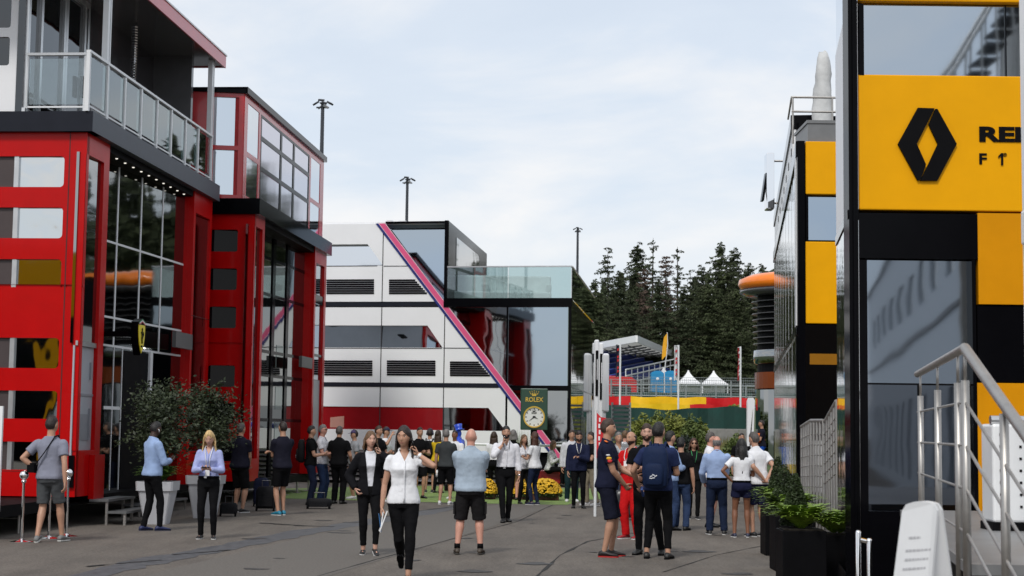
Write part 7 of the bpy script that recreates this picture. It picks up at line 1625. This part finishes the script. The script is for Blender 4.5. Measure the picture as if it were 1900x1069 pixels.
p = r['hands']['R'][0]; b = MB(); b.box(p + V((.05, -.03, -.08)), (.2, .006, .29)); worldthing(r, 'paper', 'white sheet of paper held between the man in navy and the man in red', 'paper', [('sheet', b, WHITEG, False)])
r = person('far_back', 'brown-haired man with a pale grey backpack seen from behind in the distance', 1159, 929, 1.74, 175, skin='pink', hair=('short', 'ltbrown'), top=('tee', 'white_tee', WH), bot=('trousers', JEAN, 0)); backpack(r, 'pale grey backpack on the man in the distance beyond the man in red', cmat('grey_nylon', (.20, .21, .22), .7), .30, .46, False)
r = person('red_suit', 'man in red team shirt and red trousers with folded arms', 1171, 1000, 1.72, -42, g=1.05, skin='tan', hair=('balding', 'dkbrown'), top=('suit', 'team_red', (.50, .010, .012), 'short'), bot=('trousers', 'team_red', (.50, .010, .012)), shoe=('red_trainer', (.25, .01, .015), (.6, .6, .6)), R_='fold', L_='fold', legs=wk((-.09, -.02, .075), (.10, .05, .075)), head=(-8, 2), stub=True); lanyard(r, 'white', True, 1.22)
r = person('black_beard', 'young bearded man in black between the man in red and the navy backpack', 1199, 1029, 1.82, -18, skin='fair', hair=('short', 'brown'), top=('tee', 'black_tee', BK), bot=('trousersslim', 'black_cloth', BK), shoe=('black_leather', (.012, .012, .012), None), R_='front', L_='clasp', legs=wk((-.09, -.04, .075), (.20, .05, .075)), stub=True, head=(14, 2))
r = person('pack_man', 'man in a navy T-shirt and black trousers carrying a navy backpack', 1221, 1037, 1.84, 164, skin='tan', hair=('short', 'black'), top=('tee', 'navy_tee', (.020, .030, .085)), bot=('slimcrop', 'black_cloth', BK), shoe=('black_leather', (.012, .012, .012), None), R_='front', L_=((.30, -.17, .94), (.5, .6, 0)), legs=wk((-.13, .01, .075), (.15, .0, .075)), head=(-16, 0)); backpack(r, 'navy backpack on the man in the navy T-shirt', cmat('navy_nylon', (.012, .022, .060), .6), .34, .52, True, 1.19)
p = r['hands']['L'][0]; b = MB(); b.box(p + V((.0, -.03, -.03)), (.03, .16, .06), M=Matrix.Rotation(.6, 3, 'X')); c_ = MB(); c_.box(p + V((.012, -.03, -.03)), (.012, .10, .03), M=Matrix.Rotation(.6, 3, 'X')); worldthing(r, 'booklet', 'small blue booklet in the hand of the man with the navy backpack', 'booklet', [('cover', b, mat('booklet_blue', (.02, .06, .25), .5), False), ('pages', c_, WHITEG, False)])
r = person('blue_sleeve', 'man in a light blue shirt and jeans hidden behind the navy backpack', 1243, 984, 1.73, 110, skin='tan', hair=('short', 'black'), top=('shirt', 'pale_blue', (.27, .37, .58)), bot=('trousers', JEAN, 0), R_='front', L_='front')
r = person('jeans', 'man in a black T-shirt and blue jeans facing away right of the navy backpack', 1263, 984, 1.62, 158, skin='tan', hair=('short', 'black'), top=('tee', 'black_tee', BK), bot=('trousers', JEAN, 0), R_='down', L_='front'); cap(r, BK)
r = person('sunglasses', 'curly-haired woman in black with sunglasses and a green lanyard walking towards the camera', 1287, 963, 1.60, 0, fem=True, skin='tan', hair=('bob', 'auburn'), top=('jacket', 'black_jacket', (.010, .010, .011)), bot=('trousersslim', 'black_cloth', BK), shoe=('black_trainer', (.012, .012, .013), (.55, .55, .55)), legs=wk((-.08, .06, .075), (.07, -.10, .075))); glasses(r); lanyard(r, 'green', False, 1.18)
r = person('profile', 'grey-haired man in white shirt and dark shorts, seen in profile facing right', 1318, 978, 1.72, 80, skin='pink', hair=('short', 'grizzled'), top=('shirt', 'white_shirt2', (.66, .66, .70), 'short'), bot=('shortslong', 'black_cloth', BK))
r = person('blue_back', 'balding man in a light blue shirt and dark jeans with his back turned', 1330, 992, 1.66, 176, g=1.06, skin='pink', hair=('balding', 'grey'), top=('shirt', 'light_blue_shirt', (.30, .40, .62)), bot=('trousers!', JEAND, 0), shoe=('black_trainer', (.012, .012, .013), (.25, .25, .25)), R_='clasp', L_='forward', legs=wk((-.13, 0, .075), (.13, .03, .075)))
r = person('long_black', 'woman with very long black hair in a white T-shirt and navy mini shorts', 1376, 997, 1.62, 178, fem=True, skin='brown', hair=('long', 'black'), top=('tee', 'white_tee', WH), bot=('shortsmini!', 'navy_shorts', (.012, .014, .04)), shoe=('navy_trainer', (.02, .025, .06), (.6, .6, .6)), R_='front', L_='hip', legs=wk((-.11, 0, .075), (.13, .03, .075)))
b = MB(); H = r['H']; b.loft([[H((x * k, .075 + y, z)) for x, y in ((-.075, 0), (-.03, .035), (.03, .035), (.075, 0), (.04, -.02), (-.04, -.02))] for z, k in ((.0, .9), (-.12, 1.05), (-.26, 1.0), (-.40, .75), (-.50, .35))]); piece(r, 'hair_lengths', b, hmat('black'))
r = person('white_polo', 'man in a white polo and navy shorts leaning towards her, hands behind his back', 1407, 996, 1.74, -150, g=1.08, skin='tan', hair=('short', 'grizzled'), top=('polo', 'white_polo', WH), bot=('shorts', 'navy_shorts', (.012, .014, .04)), shoe=('black_trainer', (.012, .012, .013), (.55, .55, .55)), R_='behind', L_='behind', lean=9, head=(10, 0))
r = person('distant_face', 'man in dark clothes facing the camera far behind the woman with long black hair', 1376, 935, 1.72, 5, skin='tan', hair=('crop', 'dkbrown'), top=('tee', 'black_tee', BK), bot=('trousers', 'black_cloth', BK))
q = at(1417, 850, 52.5); r = person('orange', 'person in dark top with orange bib and blue trousers in front of the round tower', 1413, 850, 1.70, -90, d=52.5, z0=.45, skin='tan', hair=('short', 'dkbrown'), top=('tee', 'dark_navy_tee', (.014, .014, .024)), bot=('trousers', 'bright_blue', (.015, .08, .40)), R_='front', L_='front')
b = MB(); b.loft([[r['up'](p) for p in se((0, -.02, z), .165, .14, 16)] for z in (1.02, 1.32)]); piece(r, 'bib', b, mat('bib_orange', (.75, .14, .01), .6))
b = MB(); b.box((q.x, 52.6, .225), (1.2, .9, .45)); tag(bevel(b.build('platform', BLACKM), .02), 'low dark platform under the person with the orange bib', 'platform')
# man whose reflection stands in the black entrance glass
c = V((6.6, -2.0, 0))
# luggage and gear
def bag(px, fy, w_, h_, lab, mt, name='equipment_bag', cat='bag'):
    c = ground(px, fy); th = thing(name, lab, cat, c); b = MB(); b.loft([[V((c.x, c.y, 0)) + q for q in se((0, 0, z), w_ / 2 * k, w_ * .3 * k, 16, 4)] for z, k in ((.05, .9), (.09, 1), (h_ * .8, .98), (h_ * .95, .85), (h_, .6))]); b.build('body', mt, th, True)
    b = MB(); b.tube([(c.x - w_ * .2, c.y, h_ - .02), (c.x - w_ * .2, c.y, h_ + .12), (c.x + w_ * .2, c.y, h_ + .12), (c.x + w_ * .2, c.y, h_ - .02)], .012); b.build('handle', mat('handle_dark', (.06, .06, .065), .4, .5), th)
    for sx in (-1, 1): b = MB(); b.tube([(c.x + sx * w_ * .38, c.y - w_ * .2, .045), (c.x + sx * w_ * .46, c.y - w_ * .2, .045)], .045, 12); b.build('wheel', BLACKM, th)
    b = MB(); b.box((c.x, c.y - w_ * .31, h_ * .4), (w_ * .7, .03, h_ * .4)); b.build('pocket', mt, th)
BAGM = cmat('bag_black', (.014, .014, .016), .6); BAGN = cmat('bag_navy', (.016, .02, .045), .7)
bag(493, 948, .42, .50, 'black wheeled equipment bag on the ground left of the turquoise shoes', BAGM); bag(484, 940, .34, .62, 'navy folding equipment case behind the black wheeled bag', BAGN); bag(424, 958, .34, .26, 'low black bag on the ground right of the right white pot', BAGM); bag(592, 944, .55, .22, 'flat black bag lying at the feet of the older man in jeans', BAGM)
bag(1157, 965, .40, .58, 'black wheeled suitcase between the man in navy and the man in red', mat('suitcase_black', (.014, .015, .017), .35), 'suitcase', 'suitcase')
